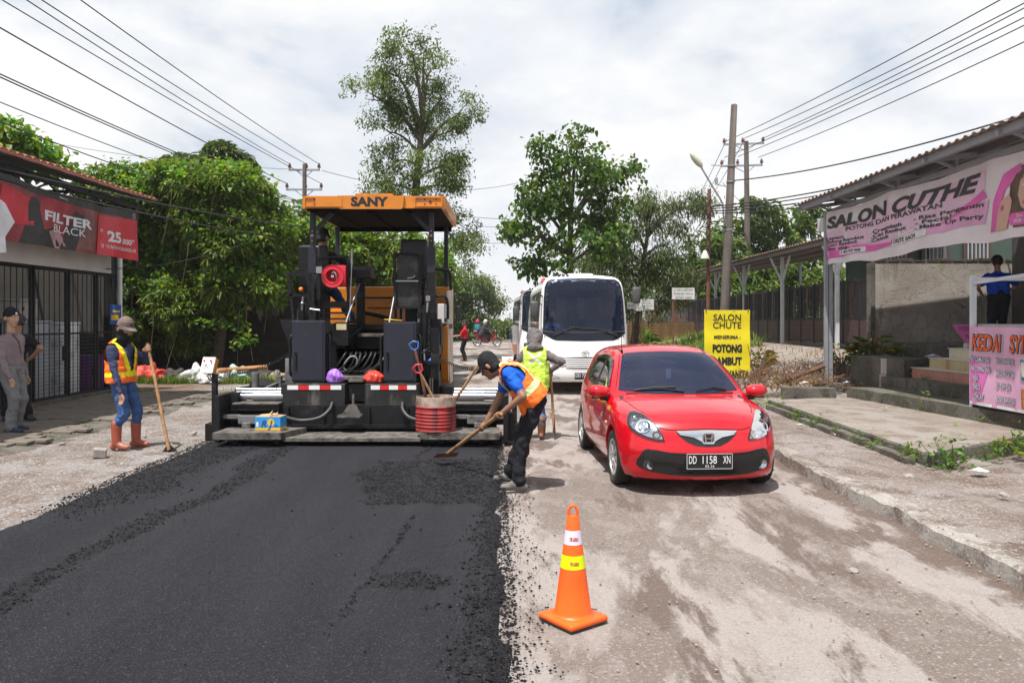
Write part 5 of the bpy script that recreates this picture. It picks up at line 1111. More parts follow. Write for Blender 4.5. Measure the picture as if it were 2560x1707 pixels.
# --- bent worker raking with a shovel
def w2():
 L = (.10, 8.22, .015); O = Vector(L)
 blade = Vector((-.765, 9.27, .17))-O; end = Vector((-.115, 7.98, .80))-O; ax = (end-blade).normalized(); g1 = blade+ax*(end-blade).length*.955; g2 = blade+ax*(end-blade).length*.70
 T, J = person(L, 'bent worker in black cap, blue polo and orange vest scraping with a shovel', 1.70, 178, pelvis=(.15, .02, .90), chest=(-.13, .02, 1.185), head=(-.335, .06, 1.245), look=(-.80, .25, -.60),
  wrists=[g1+Vector((.06, -.045, .045)), g2+Vector((.05, -.01, .07))], ankles=[(-.03, -.19, .085), (-.11, .22, .085)], feet=[(-.98, -.12, 0), (-.99, .05, 0)], epole=[(.9, -.6, -.05), (.2, .6, -.6)], kpole=[(-1, -.1, 0), (-1, .1, 0)],
  hands=[('grip', g1, ax), ('grip', g2, ax)], top=cloth('royal blue polo', (.012, .10, .52)), bottom=cloth('black trousers', (.013, .013, .017), .3), skin=mat('dark brown skin', (.24, .12, .072), .5, var=.1, vscale=9), sleeve='short', shoe=mat('dusty grey sneakers', (.15, .135, .125), .85, var=.3, vscale=14), girth=1.06)
 def kind(a, b, c, H):
  return np.where((np.abs(a-.135) < .035), 1, np.where((np.abs(np.abs(b)-.10) < .026) & (a > .17), 1, np.where((np.abs(b) > .15) & (a > .2) & (c > 0), 2, 0)))
 v = vest(T, J, [VO, VOL, VO], None, kind, long=.02)
 hm = J['hd']
 # open front of the vest hangs down towards the ground
 ch, pel, l = J['ch'], J['pel'], J['l']
 blob('vest_flap', [(ch+Vector((.06, -.12, -.16)), pel+Vector((-.10, -.12, -.17)), .035, .045, 0), (ch+Vector((.14, -.12, -.20)), pel+Vector((-.10, -.10, -.10)), .05, .06, 0), (ch+Vector((.10, .10, -.17)), pel+Vector((-.10, .10, -.16)), .04, .05, 0)], [VO], T, .009, 3, .012, (0,), 5).parent = v
 baseball_cap(T, J, cloth('black cap', (.014, .014, .016)))
 part('wristwatch', INK, T, lambda m: m.tube([J['wr'][0]+(J['el'][0]-J['wr'][0]).normalized()*.05+Vector((.03*math.cos(a), .012*math.sin(a), .03*math.sin(a))) for a in np.linspace(0, 6.28, 12, endpoint=False)], .009, 6, closed=True), 60)
 def bl(t, d):
  u = Vector((.93, .30, .05)).normalized(); u = (u-d*u.dot(d)).normalized(); w = d.cross(u)
  part('blade', mat('orange worn blade', (.50, .20, .10), .7, .1, var=.3, vscale=14, dirt=(.22, .1, .07), dirt_amt=.4), t, lambda m: (m.add([u*.135-d*.075, -u*.135-d*.075, -u*.15+d*.075+w*.012, u*.15+d*.075+w*.012, d*.0-w*.012, u*.135-d*.075-w*.004, -u*.135-d*.075-w*.004], [(0, 1, 4), (1, 2, 4), (2, 3, 4), (3, 0, 4)]), m.tube([-d*.10, d*.0], [.022, .012], 8)))
 spade('shovel', end+ax*.02+O, blade+O, 'wooden shovel with a flat orange blade in the hands of the bent worker', None, bl, r=.021)
w2()
# --- hooded worker seen from behind
def w3():
 L = (.33, 11.6, .01); O = Vector(L); g = Vector((.235, .10, .93)); tip = Vector((.29, -.02, .03)); ax = (g-tip).normalized()
 GH = cloth('grey hooded shirt', (.13, .115, .115))
 T, J = person(L, 'hooded worker in a lime vest with a taped cross on the back, seen from behind', 1.64, 92, pelvis=(0, 0, .85), chest=(.0, .05, 1.225), head=(.0, .13, 1.46), look=(.0, .9, -.35),
  wrists=[(-.27, .10, .74), g+Vector((-.015, -.06, .05))], ankles=[(-.11, .08, .085), (.10, -.04, .085)], feet=[(-.2, 1, 0), (.2, 1, 0)], epole=[(-1, -.5, 0), (1, -.6, 0)], hands=[('rel', (0, .1, -1), (0, 1, 0)), ('grip', g, ax)],
  top=GH, bottom=cloth('faded jeans', (.10, .14, .24), .25), shoe=mat('brown boots', (.16, .07, .04), .6), shoeh=.16, girth=1.1, voxel=.01)
 vest(T, J, [VG, VR], None, lambda a, b, c, H: np.where((c < 0) & ((np.abs((a-.30)-b*.9) < .022) | (np.abs((a-.30)+b*.9) < .022)) & (np.abs(a-.30) < .085), 1, 0), long=.09, hem=-.07, vneck=False, extra=.036)
 hd, lk, hu, ch = J['hd'], J['lk'], J['hu'], J['ch']
 blob('hood', [(hd+hu*.03-lk*.01, hd+hu*.03-lk*.01, .125, .125, 0), (hd-lk*.04-hu*.04, ch-J['f']*.05+Vector((0, 0, .10)), .115, .10, 0), (ch-J['f']*.07+J['l']*.06+Vector((0, 0, .09)), ch-J['f']*.07-J['l']*.06+Vector((0, 0, .09)), .07, .07, 0)], [GH], T, .01, 4, .02, (0,), 12)
 def bl(t, d):
  u = Vector((0, .5, 0)); u = (u-d*u.dot(d)).normalized(); w = d.cross(u)
  part('blade', mat('dusty shovel steel', (.25, .22, .2), .6, .4), t, lambda m: m.add([u*.05-d*.30+w*.015, -u*.05-d*.30+w*.015, -u*.11-d*.08-w*.02, -u*.10+d*.02, d*.04+w*.0, u*.10+d*.02, u*.11-d*.08-w*.02], [(0, 1, 2, 6), (2, 3, 4, 5, 6)]))
 spade('shovel', g+ax*.03+O, tip+O, 'shovel carried blade down by the hooded worker', None, bl, r=.02)
w3()
# --- two men under the shop roof
def w4():
 T, J = person((-7.47, 11.9, .05), 'man in dark beanie and mauve shirt at the far left edge, looking right', 1.80, -5, pelvis=(-.02, 0, .96), look=(.85, -.35, -.1), wrists=[(.02, .30, .84), (.12, -.25, .84)], ankles=[(-.02, .13, .085), (.05, -.12, .085)], epole=[(-1, .5, 0), (-1, -.6, 0)],
  top=cloth('mauve work shirt', (.21, .165, .175)), bottom=cloth('grey trousers', (.17, .17, .18)), skin=SKIN2, shoe=mat('navy canvas shoes', (.03, .035, .06), .8), girth=1.12, hair=False)
 hd, lk, hu, ch = J['hd'], J['lk'], J['hu'], J['ch']; C = np.array(hd); U = np.array(hu)
 b = blob('beanie', [(hd+hu*.05-lk*.02, hd+hu*.05-lk*.02, .112, .112, 0), (hd+hu*.09-lk*.04, hd+hu*.07-lk*.05, .085, .085, 0)], [cloth('black beanie', (.012, .013, .018))], T, .009, 3, .006, (0,), 2, keep=lambda P: (P-C)@U > .015)
 part('beanie_patch', WHITE, T, lambda m: m.box(hd.x+.085, hd.x+.098, hd.y-.055, hd.y-.025, hd.z+.055, hd.z+.085, .003)).parent = b
 part('lanyard', cloth('brown lanyard', (.12, .05, .03)), T, lambda m: m.tube([ch+Vector((.06, -.06, .08)), ch+Vector((.145, -.04, -.05)), ch+Vector((.15, .0, -.22))], .009, 6), 60)
 part('shirt_pocket', MATS['mauve work shirt'], T, lambda m: m.obox(ch+Vector((.07, -.125, -.10)), (.55, -.85, 0), .10, .11, .02), 40)
 T, J = person((-8.2, 13.05, .08), 'man in black shirt and trousers turned to the shop grille, blue strap on his shoulder', 1.72, 120, pelvis=(0, 0, .92), chest=(.05, .03, 1.33), look=(-.5, .8, -.35), wrists=[(-.12, .18, 1.0), (.25, .10, 1.02)], ankles=[(-.10, .0, .085), (.28, -.02, .085)], feet=[(-.3, 1, 0), (.9, -.4, 0)], epole=[(-1, -.3, -.3), (1, -.3, -.4)],
  top=cloth('black shirt', (.012, .012, .015)), bottom=cloth('black jeans', (.013, .013, .016)), skin=SKIN, sleeve='short', shoe=mat('black sandals', (.025, .025, .03), .6), girth=1.08, voxel=.01)
 part('strap', cloth('blue strap', (.03, .14, .45)), T, lambda m: m.tube(spl([J['ch']+Vector((-.10, -.16, -.25)), J['ch']+Vector((-.13, -.12, .0)), J['ch']+Vector((-.10, -.03, .09)), J['ch']+Vector((-.06, .08, .07))], 5), .016, 6), 60)
w4()
# --- paver operator
def w5():
 T, J = person((-3.13, 12.95, 1.66), 'operator in black cap and black shirt seated on the paver, back to the camera', 1.68, 82, pelvis=(0, 0, .74), chest=(.03, -.04, 1.14), head=(.05, .02, 1.415), look=(.45, .85, -.1), wrists=[(-.12, .45, 1.0), (.42, .28, .90)], ankles=[(-.05, .55, .09), (.42, .50, .09)], feet=[(.2, 1, 0), (.5, .8, 0)], epole=[(-1, 0, -.4), (1, -.3, -.4)], kpole=[(0, .5, 1), (.6, .3, 1)],
  top=cloth('black work shirt', (.014, .014, .017)), bottom=MATS['blue jeans'], shoe=mat('brown shoes', (.1, .07, .05), .7), voxel=.011)
 baseball_cap(T, J, MATS['black cap'])
w5()
# --- man in red shirt beside the truck, man under the salon roof
T_, J_ = person((-1.95, 33.0, .01), 'man in red polo and black trousers standing beside the white truck', 1.66, 175, look=(-.9, -.1, -.45), wrists=[(-.42, -.05, 1.02), (-.40, .10, 1.04)], epole=[(.3, -.6, -1), (.3, .6, -1)], top=cloth('red polo', (.55, .012, .03)), bottom=MATS['black trousers'], sleeve='short', shoe=mat('brown sandals', (.2, .1, .06), .7), voxel=.013, girth=1.08)
part('paper', WHITE, T_, lambda m: m.box(-.52, -.40, -.08, .12, 1.0, 1.006))
T_, J_ = person((9.35, 15.3, 1.24), 'man in blue T-shirt and dark trousers under the salon roof, back turned', 1.70, 80, pelvis=(0, 0, .92), chest=(.02, .06, 1.33), look=(.3, .9, -.2), wrists=[(-.20, .22, 1.0), (.32, .28, 1.05)], epole=[(-1, -.3, -.4), (1, -.4, -.4)], top=cloth('cobalt T-shirt', (.012, .055, .42)), bottom=MATS['black trousers'], sleeve='short', voxel=.012, girth=1.15)
# --- drivers
T_, J_ = person((1.925-.36-.11, 7.77+1.82, .20), 'driver in dark clothes at the wheel of the red car', 1.62, -87, pelvis=(0, .12, .48), chest=(0, .28, .80), head=(0, .25, 1.03), wrists=[(.16, -.25, .80), (-.14, -.25, .80)], ankles=[(.12, -.55, .25), (-.12, -.55, .25)], kpole=[(0, 0, 1), (0, 0, 1)], epole=[(.5, 0, -1), (-.5, 0, -1)], top=MATS['black shirt'], bottom=MATS['black trousers'], voxel=.013)
T_, J_ = person((.98, 19.55, .72), 'bus driver in light blue shirt behind the windshield', 1.66, -88, pelvis=(0, 0, .46), chest=(0, .06, .86), head=(0, .02, 1.12), wrists=[(.2, -.38, .86), (-.2, -.38, .86)], ankles=[(.15, -.5, .1), (-.15, -.5, .1)], kpole=[(0, -.3, 1), (0, -.3, 1)], epole=[(.5, 0, -1), (-.5, 0, -1)], top=cloth('light blue shirt', (.22, .38, .60)), bottom=MATS['black trousers'], skin=SKIN2, voxel=.014)

# ================================================================== buses, truck, motorcycles
WPAINT = mat('white bus paint', (.84, .84, .85), .3, var=.04, vscale=2, coat=.5, dirt=(.5, .47, .43), dirt_amt=.12, dscale=3, streak=(1, 1, .4))
BUSGLASS = glass_mat('blue tinted bus glass', (.62, .72, .92), 1.0, ((.02, .045, .14), .10))
BUSDARK = mat('dark side glass', (.05, .052, .045), .06, var=.3, vscale=2, spec=.9)
def bus(loc, rz, label, plate):
 T = empty('bus', loc, rz, label, 'bus', 'buses queuing behind the red car')
 W = 1.045; Lb = 6.6
 yf = interp([(.15, .16), (.30, .05), (.45, .0), (.75, .01), (1.1, .05), (1.3, .09), (1.45, .13), (2.0, .24), (2.6, .42), (2.75, .55), (2.95, 1.1)])
 xs = interp([(.2, .97), (.4, 1.035), (.9, 1.045), (1.5, 1.04), (2.3, .985), (2.7, .93), (3, .85)])
 def F(x, y, z):
  ax = np.abs(x); top = z-(2.80-.09*(ax/1.0)**2+.05*np.exp(-((y-.9)/.5)**2)*0); fr = yf(z)+.07*(ax/.8)**2+.16*np.clip(ax/1.02, 0, 1.5)**9-y
  f = smax(top, ax-xs(z), .22); f = smax(f, fr*.95, .10); f = smax(f, y-Lb+.05*ax**2, .3); return smax(f, .29-z, .05)
 V, Fc = star_mesh(F, 1.6, 5.2, 1.5, 128, 40, 40, 14, 3.)
 sk = Skin(V, Fc)
 ws = [(-.955, 1.47), (-.6, 1.445), (0, 1.44), (.6, 1.445), (.955, 1.47), (.93, 2.2), (.90, 2.50), (.85, 2.62), (.76, 2.675), (.3, 2.70), (0, 2.705), (-.3, 2.70), (-.76, 2.675), (-.85, 2.62), (-.90, 2.50), (-.93, 2.2)]
 wsi = inset(ws, .05)
 me = bpy.data.meshes.new('body'); me.from_pydata([tuple(v) for v in V], [], Fc); bm = bmesh.new(); bm.from_mesh(me); bmesh.ops.recalc_face_normals(bm, faces=bm.faces); dele = []
 for f in bm.faces:
  c = f.calc_center_median()
  if c.z > 1.4 and f.normal.y < -.3 and c.y < 1.2 and inpoly(c.x, c.z, wsi): dele.append(f)
 bmesh.ops.delete(bm, geom=dele, context='FACES'); bm.to_mesh(me); bm.free(); shade(me, 50); body = link('body', me, T, WPAINT)
 g = sk.patch('windshield', ws, 'f', BUSGLASS, T, .012, .12); sk.ring('windshield_border', ws, wsi, 'f', BTRIM, T, .010).parent = g
 sk.patch('cowl_panel', [(-.965, 1.46), (-.6, 1.438), (0, 1.43), (.6, 1.438), (.965, 1.46), (.955, 1.40), (.85, 1.335), (.74, 1.275), (.66, 1.25), (0, 1.235), (-.66, 1.25), (-.74, 1.275), (-.85, 1.335), (-.955, 1.40)], 'f', mat('dark blue-black band', (.006, .008, .016), .18, var=.05), T, .008, .08)
 # interior
 part('interior', mat('grey interior', (.22, .23, .25), .8), T, lambda m: (m.box(-.95, .95, .5, 6.4, .72, .78), m.prism([(.28, .9), (.24, 1.38), (.5, 1.42), (.75, 1.25), (.8, .9)], -.93, .93, 'x'), m.box(-.9, .9, 6.3, 6.38, .8, 1.5)))
 for yy in (2.2, 3.2, 4.2):
  for x in (-.6, .6): part('seat', cloth('blue bus seat', (.05, .07, .16)), T, lambda m: (m.box(x-.35, x+.35, yy, yy+.14, .9, 1.75, .05)), 60)
 part('driver_seat', MATS['charcoal seat fabric'], T, lambda m: (m.box(-.95, -.45, 1.35, 1.47, 1.1, 1.75, .04), m.box(-.95, -.45, .95, 1.4, 1.05, 1.15)), 60)
 part('rear_window', mat('bright rear pane', (.75, .8, .85), .3), T, lambda m: m.box(-.6, .6, 6.28, 6.29, 1.65, 2.3))
 for x0 in (-.5, .15): part('curtain', cloth('pale curtain', (.35, .40, .5)), T, lambda m: m.add([(x0+.04*i, 6.1+.03*(i % 2), z) for z in (1.5, 2.45) for i in range(9)], [(i, i+1, i+10, i+9) for i in range(8)]))
 part('steering_wheel', BTRIM, T, lambda m: m.tube([Vector((-.69, .95, 1.42))+Vector((.2*math.cos(a), .13*math.sin(a), .14*math.sin(a))) for a in np.linspace(0, 2*math.pi, 20, endpoint=False)], .016, 8, closed=True), 60)
 # face
 gr = sk.patch('grille', [(-.60, .86), (0, .872), (.60, .86), (.53, .76), (.45, .655), (.36, .625), (0, .612), (-.36, .625), (-.45, .655), (-.53, .76)], 'f', BTRIM, T, .006, .08)
 f = sk.surf('f')
 for z, w in ((.835, .585), (.79, .555), (.745, .525), (.70, .49), (.655, .45)):
  o = part('grille_bar', WPAINT, T, lambda m: m.tube([f(x, z-.012*(1-(x/w)**2))[0]+Vector((0, -.014, 0)) for x in np.linspace(-w, w, 14)], .0125, 8), 60); o.parent = gr
 em = part('emblem', CHROME, T, lambda m: ([m.tube([Vector((0, f(0, .96)[0].y-.012, .965))+Vector((a*math.cos(t), 0, c+b*math.sin(t))) for t in np.linspace(0, 2*math.pi, 24, endpoint=False)], .0065, 6, closed=True) for a, b, c in ((.088, .06, 0), (.052, .022, .028), (.026, .05, -.004))]), 60)
 for s in (-1, 1):
  pg = [(s*x, z) for x, z in [(.475, .70), (.56, .80), (.62, .875), (.70, .925), (.80, .955), (.88, .945), (.905, .90), (.87, .82), (.78, .745), (.65, .695), (.53, .678)]]
  h = sk.patch('headlight', pg, 'f', REFL, T, .005, .05)
  for cx, cz, r in ((.60, .745, .055), (.74, .835, .07)):
   p, n = f(s*cx, cz); o = part('lamp_bowl', CHROME, T, lambda m: m.lathe([(0, .02), (r*.5, .012), (r*.9, -.004), (r, -.012), (r, .01)], (p.x, p.y-.004, p.z), 'y', 20), 60); o.parent = h
  sk.patch('lamp_cover', pg, 'f', LAMPGLASS, T, .022, .06).parent = h
  sk.patch('bumper_vent', [(s*.56, .33), (s*.80, .36), (s*.86, .46), (s*.80, .48), (s*.60, .42)], 'f', mat('painted bumper shade', (.55, .55, .56), .5, var=.04), T, .004, .06)  # flat grey patch: the bumper's shade put into the colour
  p, n = f(s*.68, 2.735); part('marker_lamp', mat('warm marker lens', (.62, .55, .42), .25), T, lambda m: m.ball((p.x, p.y+.01, p.z), .06, 8, (1, .45, .35)), 60)
 p, n = f(0, .44); pl = part('number_plate', MATS['black plate'], T, lambda m: m.box(-.25, .25, p.y-.03, p.y-.012, .36, .51, .004))
 sf = plane_surf((0, p.y-.03, 0), (1,0,0), (0,0,1), (0,-1,0))
 V2, F2, w = text2d(plate, .075, xs=.8, maxw=.46); o = printed('plate_text', [(a-.23, b+.415) for a, b in V2], F2, sf, WHITE, T, .003, None); o.parent = pl
 V2, F2, w = text2d('08.27', .026); o = printed('plate_text', [(a-w/2, b+.375) for a, b in V2], F2, sf, WHITE, T, .003, None); o.parent = pl
 def wip(m, pts): m.tube([f(x, z)[0]+Vector((0, -.035, 0)) for x, z in pts], .016, 6)
 part('wiper', BTRIM, T, lambda m: (wip(m, [(-.28, 1.545), (-.46, 1.47), (-.72, 1.36)]), wip(m, [(-.35, 1.56), (0, 1.535), (.28, 1.525)])), 60); part('wiper', BTRIM, T, lambda m: (wip(m, [(.30, 1.51), (.55, 1.43), (.78, 1.345)]), wip(m, [(-.10, 1.50), (.30, 1.51)])), 60)
 part('roof_unit', mat('cream roof unit', (.6, .56, .5), .6, var=.1), T, lambda m: (m.box(-.30, .33, 1.2, 2.6, 2.76, 2.86, .03), m.box(-.8, .8, 2.8, 5.0, 2.70, 2.84, .06)))
 part('roof_vents', INK, T, lambda m: [m.obox(f(x, 2.745)[0]+Vector((0, -.01, .01)), (0, .5, .3), .06, .03, .06) for x in (-.66, -.56, -.46, -.36)])
 # mirrors
 for s in (-1, 1):
  M = empty('side_mirror', (s*1.17, .15 if s < 0 else .0, 1.97 if s < 0 else 2.29), 0); M.parent = T
  part('mirror_housing', mat('grey mirror shell', (.07, .07, .075), .5, var=.1), M, lambda m: m.box(-.095, .095, -.06, .05, -.19, .19, .045), 60)
  part('mirror_arm', BTRIM, M, lambda m: (m.tube(spl([(-s*.02, 0, .19), (-s*.06, .1, .30), (-s*.2, .35, .32), (-s*.25, .45, .25)], 4), .018, 8), m.tube([(0, 0, .17), (-s*.2, .4, .12)], .014, 8)), 60)
 # sides
 for v, s in (('l', -1), ('r', 1)):
  for y0, y1 in ((.72, 1.28), (1.36, 2.5), (2.58, 3.8), (3.88, 5.0), (5.08, 6.1)):
   sk.patch('side_window', rrect(y0, y1, 1.52, 2.42, .06), v, BUSDARK, T, .006, .2)
  sk.strip('red_stripe', [(1.32, .45), (1.32, 1.4), (1.32, 2.45)], v, .07, mat('red bus stripe', (.55, .02, .03), .35, coat=.4), T, .008)
  sk.patch('red_panel', [(.8, .5), (1.28, .5), (1.28, 1.3), (1.0, 1.25), (.85, .9)], v, MATS['red bus stripe'], T, .006, .2)
  sk.patch('lower_panel', [(2.0, .45), (6.2, .45), (6.2, .75), (3.0, .80), (2.0, .9)], v, mat('orange bus graphic', (.5, .16, .05), .4), T, .006, .2)
  sk.strip('door_seam', [(2.5, .45), (2.5, 1.48)], v, .015, BTRIM, T)
  sk.strip('window_gutter', [(.8, 2.5), (3.5, 2.5), (6.2, 2.5)], v, .03, WPAINT, T, .012)
 part('roof_fairing', MATS['red bus stripe'], T, lambda m: m.tube(spl([(-.86, .9, 2.60), (-.88, 1.2, 2.66), (-.86, 1.6, 2.70), (-.82, 2.2, 2.72)], 5), .07, 8), 60)
 for x in (-.86, .86):
  for y in (1.35, 5.0): wheel(T, (x, y, .38), .38, .22, -1 if x < 0 else 1, 0, .22, 6, True)
 part('chassis', BTRIM, T, lambda m: m.box(-.8, .8, .4, 6.3, .32, .7))
 return T
B1 = bus((1.69, 18.3, 0), R(1.4), 'white minibus with its driver visible, right behind the red car', 'DD 7204 XX')
B2 = copy_tree(B1); B2.location = (1.30, 26.6, 0); B2.rotation_euler.z = R(2.2); B2['label'] = 'second white bus, mostly hidden behind the first one'
def truck():
 T = empty('dump_truck', (-2.48, 21, 0), 0, 'white dump truck backed up in front of the paver, mostly hidden by it', 'truck')
 TP = mat('dusty white truck paint', (.58, .56, .52), .5, var=.1, dirt=(.35, .28, .22), dirt_amt=.35); P = lambda n, m, fn, s=None: wpart(n, m, T, fn, s)
 P('truck_bed', TP, lambda m: (m.box(-3.6, -3.52, 18.8, 22.6, 1.05, 2.25), m.box(-1.44, -1.36, 18.8, 22.6, 1.05, 2.25), m.box(-3.52, -1.44, 18.8, 22.6, 1.05, 1.15), m.box(-3.52, -1.44, 22.5, 22.6, 1.15, 2.5), [m.box(-1.36, -1.30, y, y+.1, 1.05, 2.25) for y in (18.85, 19.8, 20.7, 21.6, 22.5)], m.box(-1.42, -1.30, 18.8, 22.6, 2.25, 2.33)))
 P('tailgate', mat('rusty tailgate', (.3, .17, .1), .7, var=.2), lambda m: m.box(-3.5, -1.46, 18.72, 18.79, 1.1, 2.1))
 cab = P('cab', TP, lambda m: m.prism([(22.9, .75), (22.9, 2.45), (24.3, 2.5), (24.75, 1.7), (24.85, .7)], -3.5, -1.42, 'x'))
 P('side_window', BUSDARK, lambda m: m.prism([(23.2, 1.7), (23.2, 2.3), (24.15, 2.35), (24.5, 1.72)], -1.42, -1.41, 'x')).parent = cab
 P('mirror', BTRIM, lambda m: (m.box(-1.30, -1.14, 24.4, 24.5, 1.75, 2.15, .03), m.bar((-1.42, 24.4, 2.2), (-1.2, 24.45, 2.18), .03)))
 for y in (19.7, 24.0):
  for x in (-3.35, -1.6): 
   w = wheel(T, (x+2.48, y-21, .46), .46, .26, -1 if x < -2 else 1, 0, .26, 6, True)
 P('chassis', BTRIM, lambda m: m.box(-3.1, -1.9, 18.9, 24.5, .5, 1.05)); P('mud_guard', BTRIM, lambda m: (m.box(-1.75, -1.36, 19.2, 20.2, .95, 1.03), m.box(-1.72, -1.38, 20.2, 20.24, .3, .95))); T.location.x -= .42
truck()
def motorcycle(loc, rz, label):
 T = empty('motorcycle', loc, rz, label, 'motorcycle', 'motorcycles on the far road')
 red = mat('dark red scooter', (.20, .015, .03), .25, coat=.6, var=.05); P = lambda n, m, fn, s=None: part(n, m, T, fn, s)
 for x in (-.62, .62):
  W = empty('wheel', (x, 0, .29), 0); W.parent = T
  part('tyre', RUB, W, lambda m: m.lathe([(.235, -.04), (.275, -.04), (.29, 0), (.275, .04), (.235, .04)], (0,0,0), 'y', 28), 60); part('rim', STEEL, W, lambda m: (m.lathe([(.24, -.03), (.22, -.015), (.22, .015), (.24, .03)], (0,0,0), 'y', 24), [m.bar((0, 0, 0), (.225*math.cos(a), 0, .225*math.sin(a)), .018) for a in np.linspace(0, 6.28, 6, endpoint=False)], m.lathe([(0, -.05), (.05, -.05), (.05, .05), (0, .05)], (0,0,0), 'y', 12)))
 P('body_cowl', red, lambda m: m.prism([(-.72, .62), (-.9, .80), (-.62, .84), (-.2, .72), (-.02, .42), (.18, .40), (.22, .28), (-.2, .26), (-.5, .42)], -.11, .11), 40)
 P('leg_shield', red, lambda m: m.prism([(.18, .35), (.32, .35), (.50, .72), (.42, 1.0), (.34, 1.02), (.38, .75)], -.16, .16), 40)
 P('shield_panel', mat('red and white fairing', (.62, .1, .08), .3, coat=.4), lambda m: m.prism([(.34, .42), (.52, .74), (.56, .62), (.44, .40)], -.13, .13), 40)
 P('front_fender', red, lambda m: m.lathe([(.31, -.07), (.33, 0), (.31, .07)], (.62, 0, .29), 'y', 20, R(20), R(170)), 60)
 P('seat', SEATM, lambda m: m.prism([(-.85, .83), (-.8, .90), (-.4, .84), (-.15, .76), (-.2, .72), (-.62, .80)], -.12, .12), 40)
 P('fork', STEEL, lambda m: [m.tube([(.62, y, .29), (.40, y, .98)], .02, 8) for y in (-.07, .07)], 60); P('handlebar', BTRIM, lambda m: (m.tube([(.33, -.33, 1.02), (.40, -.1, 1.0), (.40, .1, 1.0), (.33, .33, 1.02)], .018, 8), m.box(.36, .50, -.1, .1, .94, 1.05, .03)), 60)
 P('headlight', LAMPW, lambda m: m.ball((.5, 0, .97), .07, 8, (.6, 1, .8)), 60); P('exhaust', mat('dull exhaust', (.3, .25, .2), .4, .8), lambda m: m.tube([(-.1, -.13, .26), (-.45, -.15, .28), (-.9, -.16, .36)], [.02, .045, .05], 10), 60); P('engine', BTRIM, lambda m: m.box(-.25, .1, -.1, .1, .2, .42, .02))
 P('mirror_stalks', BTRIM, lambda m: [(m.tube([(.36, y, 1.02), (.33, y*1.3, 1.2)], .008, 6), m.ball((.33, y*1.35, 1.22), .05, 6, (.4, 1, .7))) for y in (-.25, .25)])
 return T
LAMPW = mat('white lamp lens', (.75, .75, .72), .15, coat=.5)
def helmet(T, J, m):
 hd, lk, hu, q = J['hd'], J['lk'], J['hu'], J['q']; C = np.array(hd); L_ = np.array(lk); U = np.array(hu)
 blob('helmet', [(hd+hu*.035-lk*.01, hd+hu*.035-lk*.01, .14, .14, 0), (hd-hu*.03-lk*.03, hd-hu*.03-lk*.03, .13, .13, 0)], [m], T, .014, 2, keep=lambda P: ((P-C)@L_ < .07) | ((P-C)@U > .06))
def rider(loc, face, label, top, helm, cloak=None, pant=None):
 a = R(face); f = Vector((math.cos(a), math.sin(a), 0)); l = Vector((-f.y, f.x, 0)); U = Vector((0,0,1))
 T, J = person(loc, label, 1.62, face, pelvis=U*.88-f*.22, chest=U*1.26-f*.14, head=U*1.52-f*.09, wrists=[l*.25+U*1.04+f*.26, -l*.25+U*1.04+f*.26], ankles=[l*.16+U*.42+f*.12, -l*.16+U*.42+f*.12], kpole=[f+U+l*.3, f+U-l*.3], epole=[l-U, -l-U], top=top, bottom=pant or MATS['black trousers'], voxel=.015, hair=False)
 helmet(T, J, helm)
 if cloak: blob('cloak', [(U*1.30-f*.12+l*.12, U*.75-f*.36+l*.16, .16, .2, 0), (U*1.30-f*.12-l*.12, U*.75-f*.36-l*.16, .16, .2, 0), (U*1.2-f*.1, U*.62+f*.02, .2, .17, 0), (U*1.4-f*.1, U*1.2-f*.12, .12, .22, 0)], [cloak], T, .015, 4, .03, (0,), 4)
motorcycle((-1.56, 50, .03), 0, 'dark red scooter crossing to the right on the far road')
rider((-1.56, 50, .03), 0, 'rider in a dark cloak and silver helmet on the red scooter', cloth('dark plum cloak', (.05, .04, .055)), mat('silver helmet', (.6, .6, .58), .25, .4), MATS['dark plum cloak'])
motorcycle((-2.45, 57, .04), R(80), 'scooter further back on the far road, behind the cloaked rider')
rider((-2.45, 57, .04), 80, 'rider with a red helmet and teal jacket on the far road', cloth('teal jacket', (.03, .16, .20)), mat('red helmet', (.45, .02, .05), .3))
motorcycle((.16, 46, .02), R(88), 'motorcycle riding away beside the rear of the buses')
rider((.16, 46, .02), 88, 'rider with a white helmet and blue trousers beside the buses', cloth('grey jacket', (.18, .18, .19)), mat('white helmet', (.75, .75, .75), .3), None, MATS['blue jeans'])

